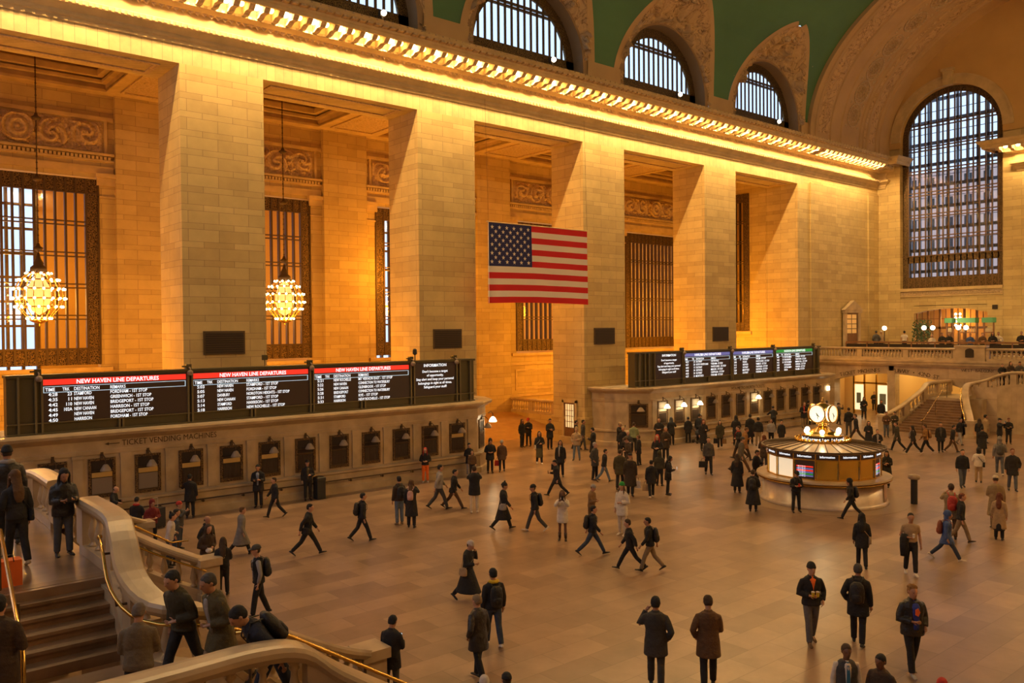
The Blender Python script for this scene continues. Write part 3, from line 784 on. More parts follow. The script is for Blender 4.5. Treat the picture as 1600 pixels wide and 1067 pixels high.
for c in WY[:2]:
    arch_ring(mb, c, XW-.08, XW+.1, WR, WR+.75, WZ, ax='x'); arch_ring(mb, c, XW-.14, XW+.1, WR+.68, WR+.85, WZ, ax='x')
    mb.box(XW-.35, c-.38, WZ+WR-.1, XW, c+.38, WZ+WR+1.25); mb.box(XW-.45, c-.5, WZ+WR+1.1, XW, c+.5, WZ+WR+1.35)
    mb.box(XW-.12, c-WR, 10.2, XW+.3, c+WR, 10.46); mb.box(XW-.05, c-WR, 9.72, XW+.2, c+WR, 9.82)
S(mb.build('trim_22', M['trim']))
mb = MB()
for c in WY[:2]: relief(mb, c-WR+.05, c+WR-.05, 9.83, 10.18, lambda s, z, h: (XW+.04-h, s, z), amp=.07, nu=120, nv=8, medal=False)
S(mb.build('trim_23', M['carved']))
for wi, c in enumerate(WY):
    xw = 75.0; fr = MB(); arch_ring(fr, c, xw-.06, xw+.1, WR-.5, WR+.02, WZ, leg=WZ-10.46, ax='x')
    fr.box(xw-.07, c-WR, 10.46, xw+.1, c+WR, 11.45); fr.box(xw-.08, c-WR, 12.7, xw+.08, c+WR, 13.25)
    w = S(fr.build('window_%d' % (12+wi), M['grille'])); mu = MB(); n = 15; ix = WR-.5
    for i in range(n+1):
        y = -ix+2*ix*i/n; h = sqrt(max(0, (WR-.1)**2-y*y)); mu.box(xw-.08, c+y-.05, 10.46, xw+.06, c+y+.05, WZ+h)
    for z in (14.85, 16.78, 18.7, 20.62, 22.6, 24.6):
        h = ix if z < WZ else sqrt(WR**2-(z-WZ)**2)
        mu.box(xw-.11, c-h, z-.17, xw+.1, c+h, z-.09); mu.box(xw-.11, c-h, z+.09, xw+.1, c+h, z+.17)
    mu.box(xw-.12, c-WR, 13.25, xw+.1, c+WR, 13.35); mu.box(xw-.12, c-WR, 10.4, xw+.1, c+WR, 10.5)
    mu.build('mullions', plain('brown_bronze', (.17,.105,.05), .4, .6) if wi == 0 else M['bronze'], w)
    g = MB(); g.box(xw+.02, c-ix, 11.4, xw+.03, c+ix, WZ); P_ = [(c+ix*cos(PI*i/24), WZ+ix*sin(PI*i/24)) for i in range(25)]
    g.prism(P_, xw+.02, xw+.03, ax='x'); g.build('glass_pane', M['glass'], w)
    if wi < 2:   # the outer skin of the double window
        o = MB(); xo = 78.2; n = 12
        for i in range(n+1): y = -5+10*i/n; o.box(xo, c+y-.10, 9.5, xo+.2, c+y+.10, 29)
        for k in range(11): z = 10.2+k*1.93; o.box(xo, c-5, z-.14, xo+.25, c+5, z+.14); o.box(xo, c-5, z+.87, xo+.12, c+5, z+.91)
        w2 = S(o.build('window_%d' % (15+wi), plain('steel_blue_frame', (.10,.12,.16), .5, .3)))
mb = MB(); mb.box(75.3, -2, 9.3, 78.6, 38.5, 9.5); mb.box(75.3, 36.5, 9.3, 78.6, 36.7, 30); mb.box(75.3, 24.2, 9.3, 78.5, 24.5, 30); mb.box(75.3, 12, 9.3, 78.5, 12.3, 30)
S(mb.build('wall_window_passage', plain('grey_plaster', (.35,.33,.32), .8)))
# city seen through the far windows
def facade(name, x, y0, y1, z0, z1, mat, label, nx, nz):
    b_ = MB(); b_.box(x, y0, z0, x+8, y1, z1); o = b_.build(name, mat)
    wn_ = MB()
    for i in range(nx):
        for j in range(nz):
            yy = y0+(y1-y0)*(i+.3)/nx; zz = z0+(z1-z0)*(j+.3)/nz; wn_.box(x-.05, yy, zz, x, yy+(y1-y0)*.4/nx, zz+(z1-z0)*.45/nz)
    wn_.build('window_panes', M['leather_black'], o); T(o, label, 'building', 'buildings outside the great far window')
facade('office_building', 112, 40, 56, -5, 27, plain('pink_brick', (.62,.42,.36), .9), 'pinkish brick building glimpsed through left side of the great far window', 7, 12)
facade('office_building', 118, 30, 39.5, -5, 19, plain('grey_facade', (.45,.48,.52), .9), 'grey building glimpsed low through the middle of the great far window', 5, 8)
# ---- shell: north, east
mb = MB(); mb.box(-12, -1.6, -.3, 76, -1.3, 22.9); S(mb.build('wall_north', M['stone']))
mb = MB(); mb.box(-12, -1.6, 22.5, 76, .1, 22.9); mb.box(-9.9, -2, -.3, -9.6, 40, 36); S(mb.build('wall_east', M['stone']))
mb = MB(); mb.add([(-9.6+0*i, y, z) for i, (y, z) in enumerate(rows)], [tuple(range(85))]); S(mb.build('wall_east', M['plaster']))
# unseen north cornice; its bulbs are assumed and added to light the hall
mb = MB(); mb.prism([(-1.3+p, z) for p, z in ENT], -9.6, 74.4, ax='x'); S(mb.build('trim_24', M['trim']))
for i in range(26):
    x = 16+2.7*i
    if x > 73: break
    o = bpy.data.objects.new('light_bulb', bulb_me); COL.objects.link(o); o.location = (x, .05, 21.24); T(o, 'assumed round bulb on the cornice of the side of the hall behind the camera', 'light bulb', 'assumed bulbs on the opposite cornice')
    lamp('cornice_lamp', (x, .05, 21.0), WARM, 520, .05)
# ================================================================== BALCONIES, STAIRS
XB = 64.0
def ctop(y): return 3.5-((y-30.65)/4.5)**2*.62
mb = MB(); ys = [25.2+i*.35 for i in range(30)]; ys = [y for y in ys if y < 35.1]+[35.1]
for a, b_ in zip(ys, ys[1:]):
    mb.add([(XB, a, ctop(a)), (XB, b_, ctop(b_)), (XB, b_, 4.6), (XB, a, 4.6), (XB+.9, a, ctop(a)), (XB+.9, b_, ctop(b_)), (XB+.9, b_, 4.6), (XB+.9, a, 4.6)], [(0,1,2,3), (0,4,5,1), (4,7,6,5), (2,6,7,3)])
mb.box(XB, 35.1, 0, XB+.9, 36.6, 4.6); mb.box(XB, 30.22, 0, XB+.9, 30.62, 4.2); mb.box(XB, -1.3, 0, XB+.9, 25.2, 4.6)
S(mb.build('wall_west_balcony', M['marble_wall']))
mb = MB(); mb.box(XB-.25, -1.3, 4.14, XB+.3, 36.6, 4.28); mb.box(XB-.4, -1.3, 4.28, XB+.3, 36.6, 4.48); mb.box(XB-.48, -1.3, 4.48, XB+.3, 36.6, 4.62)
mb.box(XB-.04, 30.12, 0, XB+.1, 30.72, 3.75)
S(mb.build('trim_25', M['marble']))
mb = MB(); mb.box(XB+.3, -1.3, 4.3, 76, 36.6, 4.6); mb.box(67.5, 14, 4.6, 76, 36.4, 4.85); S(mb.build('floor', M['marble']))
b1 = balustrade('balustrade', [(XB-.1, 36.5, 4.62), (XB-.1, 25.6, 4.62)], h=.93, spacing=.235, pier_every=3.6)
T(b1, 'long stone balustrade of the far balcony above the ticket machines sign', 'balustrade')
b1 = balustrade('balustrade', [(XB-.1, 23.55, 4.62), (XB-.1, 14, 4.62)], h=.93, spacing=.3, pier_every=3.2)
T(b1, 'stone balustrade of the far balcony right of the block with the plaque', 'balustrade')
mb = MB(); mb.box(XB-.32, 23.6, 4.62, XB+.2, 25.56, 5.68); mb.box(XB-.38, 23.5, 5.6, XB+.25, 25.66, 5.75); S(mb.build('trim_26', M['marble']))
mb = MB(); mb.prism([(24.33, 4.88), (24.9, 4.88), (24.9, 5.4), (24.78, 5.5), (24.6, 5.54), (24.45, 5.5), (24.33, 5.4)], XB-.36, XB-.32, ax='x'); T(mb.build('plaque', M['dark_hole']), 'dark arched plaque on the balcony block above the west stairs', 'plaque')
# carved words
def wall_text(mb, s, y_left, y_right, zf, size, x=XB-.012):
    n = len(s)
    for i, ch in enumerate(s):
        if ch == ' ': continue
        y = y_left+(y_right-y_left)*(i+.5)/n; e = .05
        sl = (zf(y-e)-zf(y+e))/(2*e)      # travelling towards -Y
        r_ = Vector((0, -1, sl)).normalized(); u_ = Vector((0, sl, 1)).normalized()
        text_into(mb, ch, size, (x, y, zf(y)), r_, u_, 'c')
mb = MB(); wall_text(mb, 'TICKET MACHINES', 34.6, 31.3, lambda y: ctop(y)+.12, .42); o = mb.build('carved_sign', M['letter']); T(o, 'dark letters TICKET MACHINES over the left half of the lit arch', 'sign')
mb = MB(); wall_text(mb, 'SUBWAY • 42ND ST', 30.35, 26.9, lambda y: ctop(y)+.12, .42); o = mb.build('carved_sign', M['letter']); T(o, 'dark letters SUBWAY 42ND ST over the arch beside the west stairs', 'sign')
mb = MB(); wall_text(mb, 'WEST BALCONY', 25.25, 23.1, lambda y: 3.83, .30); o = mb.build('carved_sign', M['letter']); T(o, 'dark letters WEST BALCONY on the marble wall above the stairs', 'sign')
# lit vestibule behind the arches
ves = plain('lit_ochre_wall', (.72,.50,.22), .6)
mb = MB(); mb.box(73.5, 24, 0, 73.8, 40, 4.3); mb.box(XB+.9, 35.3, 0, 73.5, 35.6, 4.3); mb.box(66.0, 34.5, 0, 66.2, 35.3, 4.3); mb.box(66.0, 30.4, 0, 66.2, 31.5, 4.3)
mb.box(XB+.9, 24.0, 0, 73.5, 24.3, 4.3); mb.box(XB+.9, 30.3, 0, 70, 30.5, 4.3); S(mb.build('wall_vestibule', ves))
for y, x in ((33, 65.4), (33, 69.5), (27.8, 66.5), (27.5, 71)): lamp('vestibule_lamp', (x, y, 3.7), (1, .66, .22), 190 if x > 66 else 90, .3)
mb = MB()
for y in (31.5, 32.6, 33.6, 34.5): mb.box(66.0, y-.06, 0, 66.12, y+.06, 3.5)
mb.box(66.0, 31.5, 2.5, 66.12, 34.5, 2.64); fr = S(mb.build('door_2', M['brass']))
for i, (a, b_) in enumerate(((31.62, 32.5), (33.7, 34.42))):
    q = MB(); q.box(66.04, a, .35, 66.1, b_, 2.42); q.build('display_case', plain('lit_display_%d' % i, (.8,.8,.7), .5, emit=(1, .85, .5), es=.95), fr)
    q = MB(); q.box(66.0, a+.2, .9, 66.03, b_-.16, 1.75); q.build('map_poster', plain('grey_map_%d' % i, (.25,.3,.28), .5), fr)
mb = MB(); mb.box(69.5, 25.2, 1.3, 69.6, 26.7, 2.7); mb.box(69.4, 25.1, 1.2, 69.6, 26.8, 1.3)
T(mb.build('sign_board', plain('black_sign', (.03, .03, .03), .4)), 'black sign board inside the lit subway passage', 'sign')
q = MB(); q.box(63.96, 35.5, .8, 63.985, 35.95, 2.3); T(q.build('notice', plain('red_brown_notice', (.42, .12, .05), .5)), 'narrow red brown notice on the wall left of the ticket machines arch', 'sign')
# small pedimented doorway on the south wall at balcony level
mb = MB(); y = W-.12
mb.box(67.95, y-.18, 4.6, 68.35, y, 8.35); mb.box(70.3, y-.18, 4.6, 70.7, y, 8.35); mb.box(67.85, y-.28, 8.35, 70.8, y, 8.6)
mb.add([(67.7, y-.34, 8.6), (70.95, y-.34, 8.6), (69.32, y-.34, 9.42), (67.7, y, 8.6), (70.95, y, 8.6), (69.32, y, 9.42)], [(0,1,2), (3,5,4), (0,2,5,3), (1,4,5,2), (0,3,4,1)])
dd = S(mb.build('door_3', M['marble']))
q = MB(); q.box(68.35, y-.05, 4.6, 70.3, y-.01, 8.35); q.build('door_leaf', M['wood'], dd)
q = MB()
for a in (68.5, 69.4):
    for k in range(4): q.box(a, y-.07, 6.6+k*.42, a+.75, y-.05, 6.95+k*.42)
q.build('door_glass', plain('amber_door_glass', (.5,.3,.1), .3, emit=(1,.5,.12), es=.35), dd)
# ---- stairs --------------------------------------------------------
stair_m = plain('stair_marble', (.25,.145,.07), .33, noise_amt=.3, nscale=2.2)
tread_m = plain('tread_marble', (.30,.185,.10), .28, noise_amt=.25, nscale=2.2)
def lerp_path(P, n=6):
    # Catmull-Rom
    P = [Vector(p) for p in P]; out = []
    for i in range(len(P)-1):
        p0, p1, p2, p3 = P[max(0, i-1)], P[i], P[i+1], P[min(len(P)-1, i+2)]
        for k in range(n):
            t = k/n; out.append(.5*((2*p1)+(p2-p0)*t+(2*p0-5*p1+4*p2-p3)*t*t+(3*p1-p0-3*p2+p3)*t**3))
    out.append(P[-1]); return out
def stair_set(fx, dq, west):
    """fx maps the distance from the balcony end to world x"""
    def P(ex, q, z, s): return (fx(ex), 18.3+s*(q+dq.get(s, 0)), z)
    name = 'west' if west else 'east'
    mb = MB(); mb.box(min(fx(.8), fx(3.95)), 15.1-dq.get(-1, 0), 2.85, max(fx(.8), fx(3.95)), 21.5+dq.get(1, 0), 3.1)
    for s in (-1, 1):
        ya, yb = sorted((18.3+s*(4.9+dq.get(s, 0)), 18.3+s*(8.7+dq.get(s, 0)))); xa, xb = sorted((fx(.8), fx(4.7))); mb.box(xa, ya, 0, xb, yb, 2.2)
    S(mb.build('floor', tread_m if not west else M['marble']))
    st = MB()
    for s in (-1, 1):
        for k in range(6):      # upper steps
            q0 = 3.05+.33*k; z = 3.1-.15*(k+1); ya, yb = sorted((18.3+s*(3.0+dq.get(s, 0)), 18.3+s*(q0+.33+dq.get(s, 0)))); xa, xb = sorted((fx(.8), fx(3.9)))
            if k < 5: st.box(xa, ya, z-.16, xb, yb, z)
        n = 14
        for k in range(n):
            e0 = 4.7+3.6*k/n; z = 2.2*(1-(k+1)/n)
            if k == n-1: break
            hw = 1.35+.85*(k/n)**1.5; hw2 = 1.35+.85*((k+1)/n)**1.5
            e1 = e0+3.6/n
            a, b_, c_, d_ = P(e0, 7.2-hw, 0, s), P(e1, 7.2-hw2, 0, s), P(e1, 7.2+hw2, 0, s), P(e0, 7.2+hw, 0, s)
            st.prism([a[:2], b_[:2], c_[:2], d_[:2]], 0, z)
            e2 = e0-.0; nz_ = [P(e1-.1, 7.2-hw2, 0, s)[:2], P(e1+.035, 7.2-hw2, 0, s)[:2], P(e1+.035, 7.2+hw2, 0, s)[:2], P(e1-.1, 7.2+hw2, 0, s)[:2]]
            st.prism(nz_, z-.04, z+.004)
        for k in range(5):
            q1 = 3.05+.33*k; z = 3.1-.15*k; ya, yb = sorted((18.3+s*(q1+.035+dq.get(s, 0)), 18.3+s*(q1-.2+dq.get(s, 0)))); xa, xb = sorted((fx(.8), fx(3.9))); st.box(xa, ya, z-.045, xb, yb, z+.005)
    S(st.build('floor', stair_m))
    # inner rail runs from one flight round the landing to the other
    half = [(3.98, 1.2, 3.1), (3.98, 3.0, 3.1), (3.86, 3.9, 2.95), (3.72, 4.9, 2.55), (3.85, 5.7, 2.3), (4.4, 5.95, 2.15), (5.2, 5.75, 1.72), (6.2, 5.3, 1.1), (7.2, 4.75, .5), (8.2, 4.25, .02)]
    for s in (-1, 1):
        c_ = lerp_path(half, 4); pts = [P(p.x, p.y, max(0, p.z), s) for p in c_]
        rt = balustrade('balustrade', pts, h=1.04, spacing=.33, pier_every=2.1, cap_w=.42, cap_h=.2, bw=.3)
        lab = {('east', -1): 'curving stone balustrade sweeping down beside the near stairs', ('east', 1): 'stone balustrade with balusters behind the near stairs, sloping down to the floor',
               ('west', 1): 'sloping balustrade on the right side of the far west stairs', ('west', -1): 'pale balustrade of the far landing at the right edge'}[(name, s)]
        T(rt, lab, 'balustrade')
        sw = MB(); sw.s = False
        for a, b_ in zip(pts, pts[1:]):
            a, b_ = Vector(a), Vector(b_); d = Vector((b_.x-a.x, b_.y-a.y, 0)).normalized(); nn = Vector((-d.y, d.x, 0))*.145
            v = []
            for p in (a, b_):
                for g_ in (nn, -nn): v += [(p.x+g_.x, p.y+g_.y, -.02), (p.x+g_.x, p.y+g_.y, p.z+.02)]
            sw.add(v, [(0, 4, 5, 1), (2, 3, 7, 6), (1, 5, 7, 3)])
        S(sw.build('wall_stair', M['marble']))
        # newel
        e = pts[-1]; nw = MB(); nw.box(e[0]-.24, e[1]-.24, 0, e[0]+.24, e[1]+.24, 1.05); nw.box(e[0]-.3, e[1]-.3, 0, e[0]+.3, e[1]+.3, .2); nw.box(e[0]-.3, e[1]-.3, .92, e[0]+.3, e[1]+.3, 1.12)
        nw.build('newel', M['marble'], rt).location = tuple(-x for x in rt.location)
        # brass rail fixed to the inside face
        hr = []
        for i, p in enumerate(pts):
            q_ = pts[min(i+1, len(pts)-1)]; p_ = pts[max(0, i-1)]; d = Vector((q_[0]-p_[0], q_[1]-p_[1], 0)).normalized(); nn = Vector((-d.y, d.x, 0))
            c0 = Vector((fx(4.7), 18.3+s*7.2, 0)); 
            if nn.dot(Vector((fx(2.4), 18.3+s*7.0, 0))-Vector((p[0], p[1], 0))) < 0: nn = -nn
            hr.append((p[0]+nn.x*.3, p[1]+nn.y*.3, p[2]+.80))
        hr = hr[6:]
        root = empty('handrail', hr[0]); o0 = Vector(hr[0]); q = MB(); q.s = True; q.tube([Vector(x)-o0 for x in hr], .028, 8); q.sphere(tuple(Vector(hr[0])-o0), .045, 8, 6); q.build('rail', M['brass'], root)
        bk = MB()
        for i in range(2, len(hr)-1, 5): a = Vector(hr[i])-o0; w_ = Vector(pts[i+6]); bk.tube([a, a-Vector((0, 0, .09)), (w_.x-o0.x, w_.y-o0.y, w_.z-o0.z+.70)], .02, 6)
        bk.build('bracket', M['bronze'], root)
        T(root, {('east', -1): 'polished brass handrail curving along the near stone balustrade', ('east', 1): 'brass handrail on the balustrade behind the near stairs', ('west', 1): 'brass handrail on the right side of the west stairs', ('west', -1): 'brass handrail on the hidden flight of the west stairs'}[(name, s)], 'handrail')
        # outer rail
        if west and s == -1: continue
        zo = .12 if not west else 0
        half2 = [(1.0, 8.5, 2.2), (3.2, 8.5, 2.2), (4.1, 8.5, 2.2), (4.7, 8.55, 2.1), (5.2, 8.65, 1.72), (6.2, 9.0, 1.1), (7.2, 9.45, .5), (8.2, 9.95, .02)]
        c_ = lerp_path(half2, 4); pts = [P(p.x, p.y, max(0, p.z), s) for p in c_]
        rt = balustrade('balustrade', pts, h=1.04+zo, spacing=.33, pier_every=2.1, cap_w=.42, cap_h=.2, bw=.3)
        T(rt, {('east', -1): 'stone balustrade curving through the bottom left corner of the picture', ('east', 1): 'short stone balustrade by the ledge of the ticket office, partly behind people', ('west', 1): 'sloping balustrade on the left side of the far west stairs'}[(name, s)], 'balustrade')
        sw = MB()
        for a, b_ in zip(pts, pts[1:]):
            a, b_ = Vector(a), Vector(b_); d = Vector((b_.x-a.x, b_.y-a.y, 0)).normalized(); nn = Vector((-d.y, d.x, 0))*.145
            v = []
            for p in (a, b_):
                for g_ in (nn, -nn): v += [(p.x+g_.x, p.y+g_.y, -.02), (p.x+g_.x, p.y+g_.y, p.z+.02)]
            sw.add(v, [(0, 4, 5, 1), (2, 3, 7, 6), (1, 5, 7, 3)])
        S(sw.build('wall_stair', M['marble']))
        e = pts[-1]; nw = MB(); nw.box(e[0]-.24, e[1]-.24, 0, e[0]+.24, e[1]+.24, 1.05); nw.box(e[0]-.3, e[1]-.3, .92, e[0]+.3, e[1]+.3, 1.12)
        nw.build('newel', M['marble'], rt).location = tuple(-x for x in rt.location)
        # centre rail of the flight
        c0 = P(4.4, 7.2, 3.1, s); c1 = P(4.9, 7.2, 3.05, s); c2 = P(8.2, 7.2, .95, s); c3 = P(8.7, 7.2, .93, s); o0 = Vector((c1[0], c1[1], 0))
        root = empty('handrail', tuple(o0)); q = MB(); q.s = True; q.tube([Vector(x)-o0 for x in (c0, c1, c2, c3)], .028, 8); q.build('rail', M['brass'], root)
        for (ex, zt) in ((4.6, 3.08), (6.4, 2.1), (8.4, .93)):
            a = P(ex, 7.2, zt, s); k_ = (ex-4.7)/3.6; zb = 2.2*(1-max(0, k_)) if ex < 8.3 else 0; q = MB(); q.tube([Vector(a)-o0, Vector((a[0], a[1], max(0, zb-.1)))-o0], .022, 6); q.build('post', M['bronze'], root)
        T(root, {('east', -1): 'brass centre handrail on dark posts down the near stairs', ('east', 1): 'brass centre handrail on the flight behind the near stairs', ('west', 1): 'brass centre handrail up the middle of the far west stairs'}[(name, s)], 'handrail')
    # wall below the landing, with an arch
    xa = fx(3.95); mb = MB(); xs = sorted((xa, xa-(.25 if fx(1) < fx(2) else -.25)))
    za = lambda y: 1.55+.75*sqrt(max(0, 1-(y/2.55)**2)); ny = 20; yc = 18.3+(dq.get(1, 0)-dq.get(-1, 0))/2
    for i in range(ny):
        a = -2.55+5.1*i/ny; b_ = a+5.1/ny
        mb.add([(x, yc+yy, z) for x in xs for yy, z in ((a, za(a)), (b_, za(b_)), (b_, 3.0), (a, 3.0))], [(0,1,2,3), (4,7,6,5), (0,4,5,1)])
    mb.box(xs[0], yc-5.6, 0, xs[1], yc-2.55, 3.0); mb.box(xs[0], yc+2.55, 0, xs[1], yc+5.6, 3.0)
    S(mb.build('wall_stair', M['marble_wall'] if west else M['marble']))
stair_set(lambda e: e, {}, False)
stair_set(lambda e: 64.8-e, {1: -.75}, True)
mb = MB(); mb.box(63.6, 14, 0, 63.95, 22, 3.0); S(mb.build('wall_lower_passage', M['orange_plaster'])); lamp('passage_lamp', (62.2, 18.5, 2.2), GOLD, 260, .25)
# centre brass rail on the upper steps beside the women
root = empty('handrail', (2.05, 12.4, 2.2)); q = MB(); q.s = True
q.tube([(.28, 3.1, 1.86), (.02, .0, 1.0), (.0, -.25, .93), (0, -.25, -.0)], .03, 8); q.build('rail', M['brass'], root)
for (y, z0, z1) in ((3.05, .9, 1.85), (.9, .2, 1.25)): q = MB(); q.tube([(.1+.05*y, y, z0), (.1+.05*y, y, z1)], .022, 6); q.build('post', M['bronze'], root)
T(root, 'brass handrail with dark post at the lower left edge on the near stairs', 'handrail')
b_ = MB(); b_.box(-.22, -.12, 0, .22, .12, .42); o = b_.build('shopping_bag', plain('orange_paper', (.85, .16, .02), .6)); o.location = (2.42, 15.7, 3.1)
T(o, 'orange shopping bag on the landing behind the brass handrail', 'bag'); hh = MB(); hh.tube([(-.1, -.13, .40), (-.08, -.14, .52), (.08, -.14, .52), (.1, -.13, .40)], .008, 5); hh.build('handle', M['leather_black'], o)

# ---- restaurant on the west balcony
def railing(x0, y0, y1, z):
    root = empty('railing', (x0, y0, z)); q = MB(); L = y1-y0
    q.box(-.05, 0, .95, .05, L, 1.08); q.box(-.04, 0, .12, .04, L, .2); q.build('rail', M['wood'], root)
    n = int(abs(L)/1.7)
    for k in range(n+1):
        q = MB(); q.box(-.045, L*k/n-.045, 0, .045, L*k/n+.045, .98); q.build('post', M['wood'], root)
    p = MB(); p.box(-.012, 0, .25, .012, L, .88); p.build('panel', M['dark_hole'], root)
    return root
T(railing(67.6, 36.0, 14, 4.85), 'long brown wooden railing of the balcony restaurant behind the stone balustrade', 'railing')
for i, (x, y) in enumerate(((70, 33.85), (71, 31.0), (71, 30.3), (71.5, 27.9), (72, 28.7))):
    root = empty('globe_lamp', (x, y, 4.85)); q = MB(); q.tube([(0, 0, 0), (0, 0, 2.0)], .04, 6); q.lathe([(.12, 0), (.12, .06), (.05, .12)], (0, 0, 0), 8); q.build('pole', M['bronze'], root)
    q = MB(); q.s = True; q.sphere((0, 0, 2.16), .19, 12, 8); q.build('globe', M['bulb_soft'], root)
    T(root, ['globe lamp on a black post farthest left on the balcony restaurant', 'left one of two close globe lamps on the balcony restaurant', 'right one of two close globe lamps on the balcony restaurant', 'globe lamp on a black post below the arched restaurant window', 'small globe lamp between the pair and the right globe lamp'][i], 'lamp', 'globe lamps on the balcony'); lamp('globe', (x, y, 7.0), (1, .8, .5), 30, .19)
for i, (y0, y1) in enumerate(((27.3, 28.1), (28.6, 30.0), (30.4, 31.0), (23.2, 25.0))):
    root = empty('bar_canopy', (72.9, y0-1.0, 4.85)); L = y1-y0
    q = MB(); q.box(-.4, 0, 2.55, .4, L, 2.95); q.build('canopy', M['green_cloth'], root)
    for yy in (0.05, L-.05): q = MB(); q.box(-.05, yy-.05, 0, .05, yy+.05, 2.6); q.build('post', M['wood'], root)
    q = MB(); q.box(-.2, .1, 1.0, .2, L-.1, 1.15); q.box(-.2, .1, 1.7, .2, L-.1, 1.8); q.box(-.3, .1, 0, .3, L-.1, .95); q.build('shelf', M['wood'], root)
    q = MB()
    for k in range(6): q.lathe([(.05, 0), (.06, .2), (.03, .3), (.02, .36)], (-.05, .2+(L-.4)*k/5, 1.8), 6)
    q.build('bottle_row', M['bulb_soft'] if i == 3 else plain('bottle_glass_%d' % i, (.5, .4, .25), .2), root)
    T(root, ['small bar stand with green canopy, right one under the arched window', 'wide bar stand with green canopy below the arched window', 'bar stand with green canopy, left one under the arched window', 'bar stand with green canopy at the right edge of the balcony'][i], 'bar', 'bar stands with green canopies')
lamp('bar_lamp', (71.5, 24.0, 7.2), WARM, 90, .2); lamp('bar_lamp', (71.5, 29, 7.6), WARM, 60, .2)
root = empty('potted_tree', (72.2, 31.7, 4.85)); q = MB(); q.lathe([(.25, 0), (.32, .5), (.34, .55)], (0, 0, 0), 10); q.build('pot', M['wood'], root); q = MB(); rnd = random.Random(3)
for k in range(420):
    a = rnd.random()*2*PI; r = .75*sqrt(rnd.random()); z = .9+rnd.random()*1.9; p = Vector((r*cos(a), r*sin(a), z)); d = Vector((rnd.uniform(-1, 1), rnd.uniform(-1, 1), rnd.uniform(-1, 1))).normalized()*.12; e = d.cross(Vector((rnd.random(), rnd.random(), .3))).normalized()*.05
    q.add([p-d, p+e, p+d, p-e], [(0, 1, 2, 3)])
q.tube([(0, 0, .5), (0, 0, 1.6)], .04, 6)
q.build('foliage', M['leaf'], root); T(root, 'leafy potted tree at the left of the arched restaurant window', 'plant')
# arched restaurant window in the west wall
mb = MB()
for k in range(7): y = 27.4+.995*k; z = 8.25+.4*(1-((y-30.38)/3)**2); mb.box(74.9, y-.08, 4.85, 75.05, y+.08, z)
mb.box(74.9, 27.4, 6.9, 75.05, 33.4, 7.1)
for k in range(6): y = 27.9+.995*k; mb.box(74.95, y-.03, 7.1, 75.0, y+.03, 8.6)
mb.box(74.95, 27.4, 7.75, 75.0, 33.4, 7.8); S(mb.build('window_18', M['wood']))
mb = MB(); mb.box(77.5, 25, 4.8, 77.8, 36, 9.2); mb.box(75.3, 25, 9.0, 77.8, 36, 9.25); S(mb.build('wall_restaurant', M['orange_plaster'])); lamp('restaurant_lamp', (76.4, 30.4, 7.6), GOLD, 150, .2)
root = empty('lantern', (76.2, 30.4, 7.2)); q = MB(); q.s = True
for k in range(4):
    for a in (-.18, .18): q.sphere((0, a, k*.32), .11, 8, 6)
q.build('globes', M['bulb_soft'], root); q = MB(); q.tube([(0, 0, -.1), (0, 0, 1.7)], .02, 5); q.build('stem', M['bronze'], root)
T(root, 'hanging cluster of globe bulbs inside the arched restaurant window', 'lamp')
mb = MB(); mb.box(XW-.02, 26.6, 8.5, XW+.04, 27.0, 8.85); T(mb.build('vent_grille', M['dark_hole']), 'small dark square vent right of the arched restaurant window', 'vent')
# ================================================================== TICKET OFFICES
YT = 33.4
def office(pathA, mirror, name):
    # wall footprint follows pathA (front) back to the pier line
    mb = MB(); P = pathA
    back = [(P[-1][0], 36.58), (P[0][0], 36.58)]
    mb.prism(P+back, 0, 3.0)
    S(mb.build('wall_ticket_office', M['marble']))
    path3 = [(x, y, 0) for x, y in P]; tr = MB()
    out = lambda prof: [(-o, z) for o, z in prof]
    sweep(tr, path3, out([(-.1, 0), (.22, 0), (.22, .26), (.16, .32), (.14, .84), (.24, .90), (.24, .98), (.0, 1.02), (-.1, 1.02)]))
    S(tr.build('trim_27', M['marble']))
    tr = MB(); sweep(tr, path3, out([(-.3, 2.72), (.04, 2.72), (.06, 2.86), (.03, 2.90), (.03, 3.22), (.1, 3.26), (.22, 3.34), (.36, 3.42), (.4, 3.52), (.36, 3.58), (-.3, 3.58)]))
    S(tr.build('trim_28', M['marble']))
    rf = MB(); rf.prism([(x+.0, y+.25) for x, y in P]+back, 3.4, 3.54); S(rf.build('ceiling', plain('roof_clutter_%s' % name, (.42, .35, .26), .8, noise_amt=.4, nscale=3)))
cham = [(25.85, 33.4), (27.0, 34.25), (27.62, 35.5), (27.62, 36.58)]
office([(-9.6, 33.4)]+cham, False, 'near')
office([(37.38, 36.58), (37.38, 35.5), (38.0, 34.25), (39.15, 33.4), (60.2, 33.4), (60.9, 34.2), (60.9, 36.58)], True, 'far')
# brass-bracketed dark rail under the ledge
for nm, x0, x1, lab in (('a', 8.6, 25.0, 'dark grab rail with brackets along the ledge of the nearer ticket office'), ('b', 44.5, 59.5, 'dark grab rail with brackets along the ledge of the farther ticket office')):
    root = empty('grab_rail', (x0, 33.1, .62)); q = MB(); q.s = True; q.tube([(0, -.06, 0), (x1-x0, -.06, 0)], .03, 7); q.build('rail', M['bronze'], root)
    n = int((x1-x0)/1.63)
    for k in range(n+1):
        b_ = MB(); xx = (x1-x0)*k/n; b_.tube([(xx, -.06, 0), (xx, -.05, -.08), (xx, .16, -.1)], .025, 5); b_.sphere((xx, -.06, -.07), .055, 6, 4); b_.build('bracket', M['bronze'], root)
    T(root, lab, 'handrail')
shutter = plain('shutter_dark', (.055,.035,.022), .5); amber = plain('amber_panel', (.42,.22,.05), .4, emit=(.55,.26,.05), es=.12)
